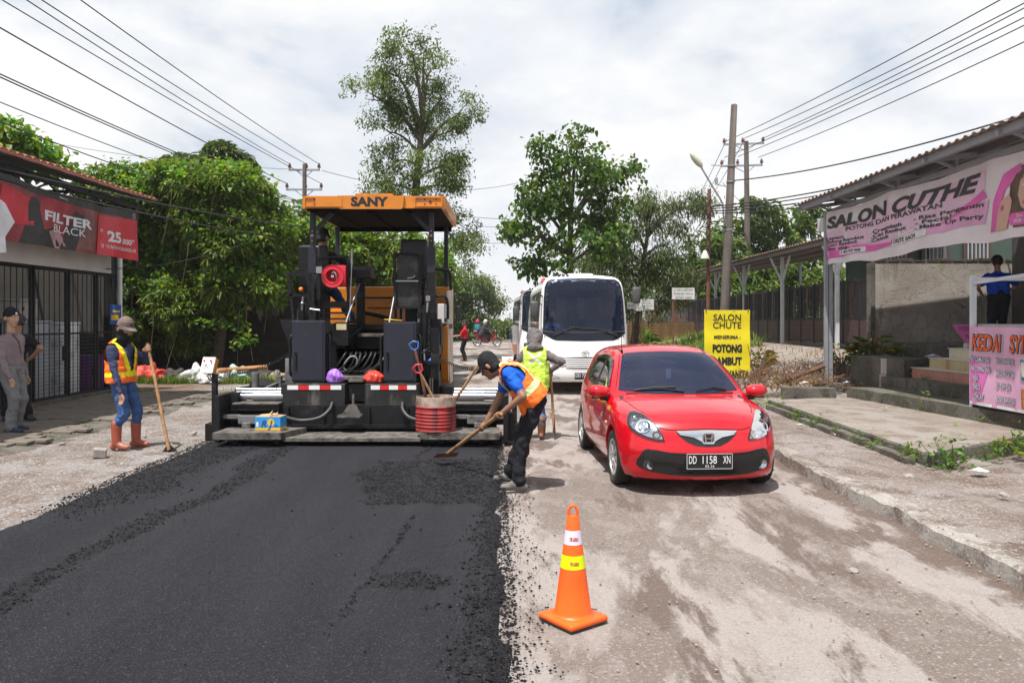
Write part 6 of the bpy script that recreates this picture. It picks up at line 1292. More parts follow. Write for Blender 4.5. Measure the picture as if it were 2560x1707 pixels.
# ================================================================== left shop
DARKST = mat('dark steel', (.022, .022, .025), .55, .3, var=.2, vscale=4)
def shop_left():
 T = empty('shop', (-9.4, 15, 0), 0, 'shuttered shop with dark steel grille and red tiled eave on the left', 'shop'); P = lambda n, m, fn, s=None: wpart(n, m, T, fn, s)
 P('wall', mat('dark plaster', (.06, .055, .05), .9, var=.2, vscale=1.5), lambda m: (m.box(-13, -12.9, 10, 19, 0, 5), m.box(-12.9, -9.55, 18.9, 19.05, 0, 4.4), m.box(-12.9, -11.2, 10, 10.1, 0, 4.5)))
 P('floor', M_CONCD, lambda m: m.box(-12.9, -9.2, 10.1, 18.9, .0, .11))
 sl = .27
 roof = P('roof', mat('roof underside', (.05, .042, .038), .9, var=.2), lambda m: m.prism([(-7.95, 4.32), (-7.95, 4.35), (-13.2, 4.35+5.25*sl), (-13.2, 4.32+5.25*sl)], 9.5, 17.75, 'y'))
 tm = mat('red clay tile', (.30, .10, .065), .8, var=.3, vscale=3, dirt=(.08, .06, .05), dirt_amt=.4); t0 = None
 mb = MB(); d = Vector((-5.25, 0, 5.25*sl)); 
 n = 6; vs = []
 for e in (0, 1): vs += [Vector((-7.86, 0, 4.35))+d*e+Vector((0, .105*math.cos(math.pi*i/n), .055*math.sin(math.pi*i/n))) for i in range(n+1)]
 mb.add(vs, [(i, i+1, n+2+i, n+1+i) for i in range(n)]); mb.add([Vector((-7.86, 0, 4.36))+Vector((0, .105*math.cos(math.pi*i/n), .055*math.sin(math.pi*i/n)-.015)) for i in range(n+1)], [tuple(range(n+1))])
 for i in range(39):
  if t0 is None: o = wbuild(mb, 'tile', tm, T); o.parent = roof; t0 = o; base = o.location.copy()
  else: o = t0.copy(); COL.objects.link(o); o.parent = roof
  o.location = (0, 9.6+i*.21, .006*((i*7) % 3))
 P('eave_beam', DARKST, lambda m: (m.box(-8.32, -8.22, 9.6, 17.6, 4.16, 4.28), m.box(-8.30, -8.24, 9.6, 17.5, 3.96, 4.0), [m.bar((-8.27, 9.8+.8*i, 4.0), (-8.27, 10.2+.8*i, 4.17), .03) for i in range(9)], [m.bar((-8.27, 10.2+.8*i, 4.17), (-8.27, 10.6+.8*i, 4.0), .03) for i in range(9)], [m.box(-12.8, -8.2, y, y+.06, 4.2, 4.26) for y in (11.5, 13.5, 15.5, 17.4)]))
 P('blue_sheet', mat('blue roof sheet', (.12, .32, .62), .5), lambda m: m.add([(-8.9, 11.2, 4.12), (-8.9, 13.9, 3.95), (-9.4, 13.9, 4.12), (-9.4, 11.2, 4.3)], [(0,1,2,3)]))
 P('white_board', mat('dirty white board', (.50, .48, .47), .6, var=.12, vscale=2), lambda m: m.box(-8.62, -8.58, 11, 17.05, 2.72, 3.08))
 # grille: frames, bars
 gx = -9.42
 for i, (y0, y1) in enumerate(((11.9, 13.1), (13.15, 14.35), (14.4, 15.6), (15.65, 16.85), (16.9, 18.0), (18.05, 18.75))):
  pn = P('grille_panel', DARKST, lambda m: (m.box(gx-.025, gx+.025, y0, y0+.05, .12, 2.78), m.box(gx-.025, gx+.025, y1-.05, y1, .12, 2.78), m.box(gx-.02, gx+.02, y0, y1, .12, .17), m.box(gx-.02, gx+.02, y0, y1, 1.42, 1.46), m.box(gx-.02, gx+.02, y0, y1, 2.73, 2.78)))
  for k in range(1, int((y1-y0)/.2)+1):
   o = P('bar', DARKST, lambda m: m.box(gx-.007, gx+.007, y0+k*.185, y0+k*.185+.012, .17, 2.73)); o.parent = pn
  o = P('cross_rods', mat('worn steel rod', (.07, .07, .075), .5, .4), lambda m: [m.box(gx+.009, gx+.017, y0+.05, y1-.05, .25+.078*j, .258+.078*j) for j in range(15)]); o.parent = pn
 P('track_beam', DARKST, lambda m: m.box(gx-.06, gx+.06, 10.2, 18.8, 2.79, 2.95))
 P('corner_post', mat('white pipe', (.6, .6, .62), .4), lambda m: m.tube([(-9.33, 18.95, 0), (-9.33, 18.95, 3.6)], .055, 10), 60); P('corner_post', DARKST, lambda m: m.box(-9.6, -9.4, 18.72, 18.92, 0, 4.2))
 for y in (10.3, 17.4): P('roof_post', DARKST, lambda m: m.box(-8.32, -8.22, y, y+.1, 0 if y < 12 else 2.9, 4.16))
shop_left()
def goods():
 fm = mat('grimy white enamel', (.72, .74, .78), .4, var=.1, vscale=2, dirt=(.3, .29, .27), dirt_amt=.3)
 def item(name, x0, x1, y0, y1, z0, z1, m, label, cat, lid=None):
  T = empty(name, ((x0+x1)/2, (y0+y1)/2, z0), 0, label, cat); wpart('case', m, T, lambda q: q.box(x0, x1, y0, y1, z0, z1, .025), 40)
  wpart('lid', lid or m, T, lambda q: q.box(x0-.015, x1+.015, y0-.015, y1+.015, z1+.003, z1+.06, .015), 40); wpart('handle', DARKST, T, lambda q: q.box(x1+.002, x1+.03, y0+.05, y0+.09, z0+(z1-z0)*.5, z0+(z1-z0)*.7))
 item('refrigerator', -10.15, -9.55, 16.85, 17.6, .115, 1.62, fm, 'tall white refrigerator behind the shop grille', 'refrigerator'); item('refrigerator', -10.2, -9.6, 15.9, 16.6, .115, 1.66, mat('grey enamel', (.36, .38, .43), .4, var=.1), 'grey refrigerator behind the grille, left of the white one', 'refrigerator')
 item('foam_box', -10.3, -9.85, 15.95, 16.55, 1.73, 2.1, mat('dirty foam', (.45, .43, .40), .9, var=.1), 'grey foam box on top of the grey refrigerator', 'box'); item('storage_bin', -10.05, -9.52, 17.95, 18.6, .115, .86, mat('purple plastic', (.12, .03, .16), .45), 'purple plastic bin in the right corner behind the grille', 'bin')
 o = MB().box(-.01, .01, -.12, .12, 0, .46, .004).build('poster_board', mat('blue poster', (.02, .10, .34), .5, var=.3, vscale=7), None); o.location = (-9.32, 18.72, 1.62); o.rotation_euler.z = R(-55); tag(o, 'blue and yellow poster fixed to the shop corner post', 'poster')
 part('poster_print', mat('yellow print', (.75, .5, .03), .5), o, lambda m: (m.box(.0105, .014, -.09, .07, .1, .22), m.box(.0105, .013, -.06, .09, .28, .33)))
goods()
def banner_obj(name, surf, W, H, m, label, nx=60, nz=14, back=.003, cat='banner'):
 mb = MB(); vs = []
 for j in range(nz+1):
  for i in range(nx+1): p, n = surf(W*i/nx, H*j/nz); vs.append(p)
 k = len(vs)
 for j in range(nz+1):
  for i in range(nx+1): p, n = surf(W*i/nx, H*j/nz); vs.append(p-n*back)
 q = nx+1; fs = [(j*q+i, j*q+i+1, (j+1)*q+i+1, (j+1)*q+i) for j in range(nz) for i in range(nx)]; fs += [tuple(k+x for x in reversed(f)) for f in fs]
 mb.add(vs, fs); o = mb.build(name, m, None, recalc=False); shade(o.data); return tag(o, label, cat)
def red_banner():
 def surf(u, v):          # u runs from the near end (left in view) to the far end
  y = 12.2+u; w = .03*math.sin(u*2.3+v)+.02*math.sin(u*5.1-2*v)+.05*v*math.sin(u*1.1)
  sag = -.10*math.sin(math.pi*min(1, max(0, (u-.2)/4.9)))*v/1.06+.03
  return Vector((-8.12+w, y, 2.98+v+sag)), Vector((1, 0, 0))
 B = banner_obj('banner', surf, 5.1, 1.06, mat('dark red banner vinyl', (.20, .018, .03), .4, var=.35, vscale=1.3, coat=.1), 'red and black cigarette price banner hanging under the left shop eave')
 K = lambda pts, m, n='print', off=.006: printed(n, *poly(pts), surf, m, B, off, .2)
 g1 = mat('charcoal print', (.02, .017, .02), .45, var=.4, vscale=4); g2 = mat('deep red print', (.30, .02, .035), .4, var=.4, vscale=2.4); g3 = mat('bright red print', (.50, .015, .035), .4, var=.12); g4 = mat('dull brown print', (.16, .06, .06), .5, var=.5, vscale=3)
 K([(0, .95), (5.1, .90), (5.1, 1.06), (0, 1.06)], g1); K([(.25, .25), (1.35, .35), (1.25, .80), (.4, .9)], g3); K([(.9, .0), (2.2, .0), (1.9, .5), (1.5, .62), (1.15, .45)], g1); K([(1.15, .40), (1.42, .45), (1.5, .78), (1.32, .88), (1.15, .75)], g1, off=.009)
 K([(1.6, .3), (2.0, .42), (2.5, .93), (1.7, .93), (1.42, .80)], g2, off=.008); K([(2.3, .05), (3.25, .05), (3.25, .9), (2.9, .85), (2.55, .45)], g4); K([(2.15, .0), (2.6, .0), (2.85, .75), (2.6, .8)], g1, off=.009); K([(3.32, .0), (5.1, .0), (5.1, .87), (3.45, .87)], g3, 'price_panel', .01)
 g5 = mat('hazy grey red print', (.34, .20, .22), .5, var=.3, vscale=3); K([(2.0, .0), (2.5, .0), (2.05, .38), (1.75, .30)], g5, off=.007)
 SW = mat('silver print', (.62, .62, .64), .5, var=.1)
 T_ = lambda s, u, v, h, w=None, **k: lettering(s, surf, u, v, h, SW, B, off=.014, step=.3, maxw=w, **k)
 T_('FILTER', 1.60, .50, .175, 1.5, bold=.035, fit=True); T_('BLACK', 1.9, .31, .15, .98, fit=True)
 T_('RP', 3.52, .50, .06, bold=.02, xs=1.2); T_('25', 3.80, .33, .21, .60, bold=.04, fit=True); T_('.000*', 4.44, .32, .11, .56, bold=.025, fit=True); T_('12 BATANG/BUNGKUS', 3.72, .17, .07, 1.3, bold=.01, fit=True); T_('PERINGATAN', 2.0, .975, .035, .6)
 part('logo_ring', SW, B, lambda m: (m.tube([Vector(surf(5.0, .96)[0])+Vector((.012, .05*math.cos(a), .055*math.sin(a))) for a in np.linspace(0, 6.28, 16, endpoint=False)], .006, 5, closed=True), m.tube([Vector(surf(3.56, .21)[0])+Vector((.014, .04*math.cos(a), .035*math.sin(a))) for a in np.linspace(0, 6.28, 12, endpoint=False)], .007, 5, closed=True)))
 part('frayed_edge', mat('white vinyl back', (.6, .6, .63), .5), B, lambda m: m.add([(-8.05, 12.2, 3.0), (-8.03, 12.62, 3.05), (-7.98, 12.78, 3.3), (-8.06, 12.66, 3.6), (-8.04, 12.2, 3.7), (-8.0, 12.6, 2.8), (-8.02, 12.2, 2.75)], [(0, 1, 2, 3, 4), (0, 6, 5, 1)]))
red_banner()
def forecourt():
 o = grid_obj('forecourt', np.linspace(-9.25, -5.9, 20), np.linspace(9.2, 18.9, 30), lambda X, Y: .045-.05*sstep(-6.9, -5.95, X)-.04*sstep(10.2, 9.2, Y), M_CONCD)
 pm = mat('grey paving block', (.155, .13, .108), .9, var=.25, vscale=1.1, bump=.3, bscale=60); me0 = {}
 mb = MB().box(-.145, .145, -.095, .095, 0, .045, .008); b0 = mb.build('paving_block', pm, o); n = 0
 for j in range(46):
  for i in range(10):
   x = -9.0+i*.305+.15*(j % 2); y = 10.7+j*.178
   if x > -6.7+.25*math.sin(j*.9): continue
   r = random.Random(i*91+j)
   if r.random() < .05: continue
   if n == 0: b = b0
   else: b = b0.copy(); COL.objects.link(b)
   if n >= 300: bpy.data.objects.remove(b); continue
   b.location = (x+r.uniform(-.006, .006), y, .034+r.uniform(-.007, .007)); b.rotation_euler = (r.uniform(-.02, .02), r.uniform(-.02, .02), r.uniform(-.04, .04)); n += 1
forecourt()
# ================================================================== right side: slab, steps, salon
def prism_xy(m, pts, z0, z1): m.prism(pts, z0, z1, 'z')
def rough_slab(name, pts, z0, z1, m, seed=0, amp=.03):
 'concrete block with a chipped edge'
 P = []
 for i in range(len(pts)):
  a, b = Vector((*pts[i], 0)), Vector((*pts[(i+1) % len(pts)], 0)); n = max(2, int((b-a).length/.12)); d = (b-a).normalized(); nn = Vector((d.y, -d.x, 0))
  for k in range(n):
   t = k/n; p = a.lerp(b, t); w = (float(fbm(p.x*1.0, p.y*1.0, 4, 3, seed))-.45)*amp*2; P.append(p+nn*(w if 0 < k else 0))
 mb = MB(); N_ = len(P); vs = [(p.x, p.y, z0) for p in P]+[(p.x, p.y, z1-.03) for p in P]
 cx = sum(p.x for p in P)/N_; cy = sum(p.y for p in P)/N_
 vs += [(p.x+(cx-p.x)*.012, p.y+(cy-p.y)*.006, z1+(float(fbm(p.x, p.y, 6, 2, seed+3))-.5)*.02) for p in P]
 fs = [(r*N_+i, r*N_+(i+1) % N_, (r+1)*N_+(i+1) % N_, (r+1)*N_+i) for r in (0, 1) for i in range(N_)]+[tuple(2*N_+i for i in range(N_))]
 mb.add(vs, fs); mb.mi = [1]*(2*N_)+[0]; o = mb.build(name, m+[M_CONCD], None); return o
o = rough_slab('concrete_slab', [(4.78, 9.15), (7.35, 10.95), (6.85, 15.75), (4.92, 15.3)], -.05, .205, [M_CONC], 4); o['kind'] = 'structure'
for i, (a, b) in enumerate([((4.62, 9.35), (4.68, 10.6)), ((4.67, 10.63), (4.70, 11.7)), ((4.70, 11.75), (4.74, 13.2)), ((4.74, 13.3), (4.78, 15.0))]):
 o = rough_slab('kerb', [(a[0], a[1]), (a[0]+.12, a[1]), (b[0]+.12, b[1]), (b[0], b[1])], -.02, .12+.02*(i % 2), [M_CONCD], i, .015); o['kind'] = 'structure'
def steps():
 T = empty('steps', (7.4, 13, .2), 0, 'concrete and tiled steps rising from the slab to the salon floor', 'steps')
 SM = [M_CONCD, M_CONCD, mat('pink tile', (.42, .19, .16), .35, var=.15, vscale=5, dirt=(.3, .13, .06), dirt_amt=.35, dscale=5, streak=(1, 1, .3)), mat('yellow tile', (.42, .34, .20), .35, var=.15, dirt=(.32, .14, .04), dirt_amt=.4, dscale=5, streak=(1, 1, .3)), mat('cream tile', (.50, .46, .35), .4, var=.1)]
 F = [((6.62, 15.75), (7.35, 9.3), .20, .40), ((7.42, 16.0), (7.88, 9.5), .40, .60), ((7.86, 15.65), (8.4, 9.5), .60, .80), ((8.10, 15.45), (8.62, 9.5), .80, 1.0), ((8.26, 15.05), (8.82, 9.5), 1.0, 1.2)]
 for i, ((a, b), (c, d), z0, z1) in enumerate(F):
  st = wpart('step', SM[i], T, lambda m: prism_xy(m, [(a, b), (9.4, b), (9.4, d), (c, d)], z0, z1-(.012 if i > 1 else 0)))
  if i > 1: o = wpart('nosing', mat('pale nosing tile', (.55, .52, .47), .4, var=.08), T, lambda m: prism_xy(m, [(a-.02, b+.02), (9.4, b+.02), (9.4, d), (c-.02, d)], z1-.012, z1)); o.parent = st
 wpart('side_wall', M_CONCD, T, lambda m: (prism_xy(m, [(7.55, 16.05), (7.75, 15.75), (8.3, 15.9), (8.2, 17.6), (7.4, 17.4)], .3, .95),))
 wpart('tile_cladding', mat('white wall tile', (.6, .52, .48), .4, var=.1), T, lambda m: (m.bar((7.52, 16.06, .64), (7.52, 16.06, .95), .16, .012), m.bar((7.50, 16.07, .35), (7.50, 16.07, .63), .16, .012)))
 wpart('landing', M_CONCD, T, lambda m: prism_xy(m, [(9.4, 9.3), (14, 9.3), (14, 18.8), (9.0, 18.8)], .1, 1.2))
steps()
o = rough_slab('post_footing', [(6.65, 17.1), (7.15, 17.1), (7.15, 17.65), (6.65, 17.65)], .1, .36, [M_CONCD], 2); tag(o, 'low concrete footing under the steel salon post', 'footing')
o = rough_slab('broken_kerb', [(5.6, 16.5), (6.6, 16.2), (6.7, 16.6), (5.7, 16.9)], .1, .33, [M_CONCD], 7); tag(o, 'broken piece of mossy kerb left of the salon post', 'kerb')
SG = mat('painted steel grey', (.30, .31, .34), .5, .2, var=.1, vscale=5)
CORR = mat('corrugated roofing', (.27, .225, .20), .55, .2, var=.12, vscale=2.5, dirt=(.2, .13, .10), dirt_amt=.25, dscale=3)
def corrugated(name, x0, x1, y0, y1, z0, z1, pitch, amp, m, parent):
 n = int((y1-y0)/pitch*6); vs = []; pr = [0, .0, 1, 1, 1, .0]
 for i in range(n+1):
  y = y0+(y1-y0)*i/n; z = amp*max(0, min(1, 1.6*math.sin(2*math.pi*(y-y0)/pitch)+.4)); vs += [(x0, y, z0+z), (x1, y, z1+z)]
 k = len(vs); vs += [(a, b, c-.006) for a, b, c in vs]; fs = [(2*i, 2*i+1, 2*i+3, 2*i+2) for i in range(n)]; fs += [tuple(k+q for q in f[::-1]) for f in fs]+[(2*i, 2*i+2, k+2*i+2, k+2*i) for i in range(n)]
 mb = MB(); mb.add(vs, fs); o = wbuild(mb, name, m, parent); return o
def salon():
 T = empty('salon_shelter', (7, 14, 0), 0, 'corrugated salon roof on steel trusses and a grey post on the right', 'shelter'); P = lambda n, m, fn, s=None: wpart(n, m, T, fn, s)
 roof = corrugated('roof', 6.38, 12.0, 9.7, 18.12, 4.30, 5.05, .21, .035, CORR, T)
 P('eave_beam', SG, lambda m: (m.box(6.50, 6.58, 9.75, 18.05, 4.20, 4.31)))
 for i, x in enumerate((7.3, 8.2, 9.1, 10.0)): P('purlin', SG, lambda m: m.box(x, x+.05, 9.75, 18.05, 4.20+(x-6.4)*.133, 4.29+(x-6.4)*.133))
 for y in (10.6, 12.5, 14.4, 16.2, 17.95): P('rafter', SG, lambda m: m.bar((6.45, y, 4.22), (12, y, 4.96), .05, .08))
 P('header_beam', SG, lambda m: (m.box(6.94, 7.02, 9.7, 17.6, 4.06, 4.14), [m.bar((6.98, y, 4.14), (6.98, y, 4.30), .04) for y in (10.6, 12.5, 14.4, 16.2)], [m.bar((6.98, y, 4.1), (6.6, y, 4.26), .04) for y in (10.6, 12.5, 14.4, 16.2, 17.4)]))
 P('post', SG, lambda m: (m.box(6.84, 6.90, 17.38, 17.48, .36, 4.1), m.box(6.92, 7.0, 17.38, 17.48, .36, 4.1), m.box(6.905, 6.915, 17.41, 17.45, .36, 4.1)))
 P('gutter', mat('white gutter', (.6, .6, .6), .5), lambda m: (m.box(7.05, 7.5, 18.05, 18.4, 3.75, 4.05, .02), m.box(7.15, 7.25, 18.1, 18.2, 3.2, 3.75)))
 P('post', SG, lambda m: m.box(9.62, 9.74, 14.6, 14.72, 1.2, 4.6)); P('rail', SG, lambda m: [m.bar((9.68, 14.66, z), (11.5, 14.66, z), .035) for z in (1.65, 2.1, 2.55)])
salon()
def salon_banner():
 def surf(u, v):
  y = 17.42-u; w = .03*math.sin(u*2.0+1.2*v)+.012*math.sin(u*6.3+2*v)+.006*math.sin(u*11-5*v)
  top = -.045*math.sin(math.pi*((u*.36) % 1))*v/1.2
  bot = (.03*math.sin(u*1.7+.5)+.012*math.sin(u*5.3))*(1-v/1.2)
  return Vector((6.90+.015*u-w, y, 2.90+v+top+bot)), Vector((-1, 0, 0))
 B = banner_obj('banner', surf, 8.2, 1.18, mat('white banner vinyl', (.66, .60, .62), .5, var=.08, vscale=1.5, trans=0), 'white and pink salon banner hanging from the shelter beam', 110, 16)
 pk = mat('pink banner print', (.62, .10, .36), .5, var=.2, vscale=1.3); lp = mat('light pink print', (.64, .32, .50), .5, var=.2, vscale=1.1); ppk = mat('pale pink print', (.64, .44, .55), .5, var=.15, vscale=.9)
 dk = mat('charcoal lettering', (.035, .03, .03), .5, var=.1)
 K = lambda pts, m, n='print', off=.006: printed(n, *poly(pts), surf, m, B, off, .22)
 K([(.0, .30), (2.4, .24), (3.4, .40), (5.6, .60), (5.7, 1.05), (3.0, .98), (0, .70)], ppk, off=.005)
 K([(0, .13), (.9, .14), (1.1, .22), (2.6, .20), (4.2, .24), (5.6, .28), (5.75, .62), (4.6, .42), (3.0, .33), (1.6, .36), (.5, .47), (0, .58)], lp, 'ribbon_print', .008)
 K([(0, .12), (.9, .13), (1.1, .2), (2.2, .19), (3.6, .24), (2.2, .30), (1.2, .34), (.5, .32), (0, .40)], pk, 'ribbon_print', .010); K([(4.2, .34), (5.1, .50), (5.7, .66), (5.6, .78), (4.9, .52)], pk, 'ribbon_print', .010)
 L_ = lambda s, u, v, h, w=None, m=dk, **k: lettering(s, surf, u, v, h, m, B, off=.014, step=.25, maxw=w, **k)
 L_('SALON', .10, .80, .24, 2.6, bold=.04, shear=.1, fit=True); L_('CUTHE', 2.95, .78, .245, 2.6, bold=.04, shear=.35, fit=True); L_('POTONG DAN PERAWATAN', 1.0, .675, .085, 3.5, bold=.02, fit=True)
 for s, u, v in (('Layani:', .05, .545), ('Potong Rambut', .08, .465), ('Cuci Rambut', .08, .39), ('Smooting', .08, .31), ('.Creambath', 2.05, .53), ('.Cat Rambut', 2.05, .45), ('.Catok', 2.0, .37), ('- Rias Pengantin', 3.7, .545), ('- Fecial', 3.75, .46), ('- Make Up Party', 3.72, .375)): L_(s, u, v-.01, .066, min(1.9, .125*len(s)), bold=.022, fit=True)
 wp = mat('white pill print', (.66, .64, .65), .5)
 K([(.72, .175), (.68, .21), (.72, .275), (1.75, .29), (1.79, .25), (1.75, .19)], wp, 'label_print', .012); K([(2.75, .20), (2.72, .25), (2.76, .32), (4.1, .35), (4.14, .30), (4.08, .225)], wp, 'label_print', .012)
 lettering('0821 9437 4668', surf, .90, .205, .055, dk, B, off=.018, step=.25, maxw=.82, bold=.02, xs=1.3); lettering('CHUTE BACH', surf, 2.95, .235, .075, dk, B, off=.018, step=.25, maxw=1.1, bold=.02, xs=1.2)
 K([(.77, .20), (.84, .20), (.84, .265), (.77, .265)], mat('green print', (.1, .45, .25), .5), 'icon_print', .018); K([(2.82, .235), (2.88, .235), (2.88, .315), (2.82, .315)], mat('red icon print', (.5, .08, .12), .5), 'icon_print', .018)
 # portrait panel at the right end
 sk_ = mat('printed skin', (.55, .33, .26), .5, var=.1, vscale=2); hr = mat('printed brown hair', (.10, .055, .035), .5, var=.4, vscale=4); lps = mat('printed lips', (.48, .08, .12), .5); ew = mat('printed white', (.62, .62, .62), .5); eb = mat('printed blue', (.06, .18, .35), .5)
 K([(5.75, .14), (5.85, .55), (6.15, .92), (6.5, 1.02), (6.6, .95), (6.2, .7), (5.95, .3), (5.9, .14)], pk, 'print', .012)
 K([(6.35, .14), (6.25, .45), (6.3, .75), (6.5, .97), (6.9, 1.08), (7.6, 1.08), (7.8, .14)], hr, 'hair_print', .014)
 K([(6.52, .42), (6.45, .58), (6.5, .78), (6.68, .93), (6.95, .98), (7.2, .93), (7.35, .7), (7.25, .45), (6.95, .30), (6.7, .31)], sk_, 'face_print', .018)
 K([(6.55, .47), (6.62, .52), (6.85, .47), (7.0, .48), (6.85, .41), (6.65, .41)], lps, 'lips_print', .022); K([(6.60, .475), (6.66, .49), (6.85, .455), (6.8, .44), (6.66, .445)], ew, 'teeth_print', .025)
 for ex in (6.62, 7.0): K([(ex-.08, .71), (ex, .745), (ex+.08, .72), (ex, .69)], ew, 'eye_print', .022); K([(ex-.025, .718), (ex, .745), (ex+.025, .72), (ex, .692)], eb, 'iris_print', .025); K([(ex-.1, .80), (ex, .84), (ex+.1, .81), (ex, .82)], hr, 'brow_print', .022)
 K([(6.74, .70), (6.80, .56), (6.87, .56), (6.82, .60)], mat('printed shade', (.42, .22, .17), .5), 'nose_print', .022)
 K([(5.92, .14), (6.0, .38), (6.12, .55), (6.28, .62), (6.33, .52), (6.28, .35), (6.2, .14)], sk_, 'hand_print', .02); K([(6.1, .40), (6.17, .42), (6.16, .48), (6.09, .46)], lps, 'nail_print', .024)
 K([(6.3, .17), (6.25, .27), (6.32, .34), (7.7, .36), (7.7, .15)], pk, 'label_print', .024); lettering('Buka Setiap Hari', surf, 6.45, .275, .05, ew, B, off=.03, step=.25, maxw=.9); lettering('09:00 - 20:00', surf, 6.38, .20, .055, ew, B, off=.03, step=.25, maxw=.95, bold=.01)
salon_banner()
def wall_right():
 m, b, L, noise, voro, rng, mix, mt, bump = node_mat('cracked plaster')
 v = voro(3.2, 'DISTANCE_TO_EDGE', warp=noise(4, 4, .6)); cr = rng(v.outputs['Distance'], .002, .012, 1, 0)
 c = mix(rng(noise(1.2, 6, .6, 2), .4, .62), (.30, .265, .23), (.42, .385, .345)); c = mix(rng(noise(2.5, 7, .7, 5, (1, 1, .3)), .56, .70), c, (.13, .115, .10)); c = mix(mt('MULTIPLY', cr, rng(noise(1.5, 2, .5, 9), .42, .5)), c, (.05, .045, .04)); c = mix(rng(noise(1.1, 3, .5, 31, (1, 1, .6)), .63, .68, 0, .6), c, (.26, .22, .08))
 L.new(c, b.inputs['Base Color']); b.inputs['Roughness'].default_value = .9; L.new(bump(noise(20, 6, .7), .5, .02), b.inputs['Normal'])
 T = empty('boundary_wall', (9.5, 19, .4), 0, 'cracked plaster boundary wall with a sunlit patch right of the steel fence', 'wall')
 wpart('wall_body', m, T, lambda q: q.box(8.62, 12.0, 18.92, 19.10, .3, 3.12))
 wpart('wall_end', M_CONCD, T, lambda q: q.box(8.52, 8.62, 18.90, 19.14, .3, 3.08)); wpart('coping', M_CONCD, T, lambda q: [q.box(8.6+.31*i, 8.6+.31*i+.29, 18.9, 19.12, 3.121, 3.14+.025*((i*7) % 3)) for i in range(11)])
wall_right()
def house_right():
 T = empty('house', (13, 23, 1), 0, 'dark green house front with barred windows behind the boundary wall', 'house'); P = lambda n, m, fn, s=None: wpart(n, m, T, fn, s)
 P('wall', mat('dark green render', (.055, .085, .07), .85, var=.12, vscale=1), lambda m: m.box(10.4, 18, 24.6, 24.8, .8, 4.6)); P('wall', MATS['dark plaster'], lambda m: m.box(11.8, 12.0, 9.3, 18.8, 1.2, 4.9))
 for x0 in (11.4, 12.6, 13.9):
  w = P('window', mat('brown frame', (.08, .05, .04), .6), lambda m: (m.box(x0, x0+.85, 24.50, 24.58, 2.6, 2.68), m.box(x0, x0+.85, 24.50, 24.58, 4.17, 4.25), m.box(x0, x0+.07, 24.50, 24.58, 2.68, 4.17), m.box(x0+.78, x0+.85, 24.50, 24.58, 2.68, 4.17)))
  o = P('pane', BUSDARK, lambda m: m.box(x0+.07, x0+.78, 24.55, 24.57, 2.68, 4.17)); o.parent = w
  for k in range(6): o = P('window_bar', mat('pale bar', (.42, .42, .44), .5), lambda m: m.box(x0+.10+k*.12, x0+.125+k*.12, 24.45, 24.48, 2.66, 4.2)); o.parent = w
house_right()
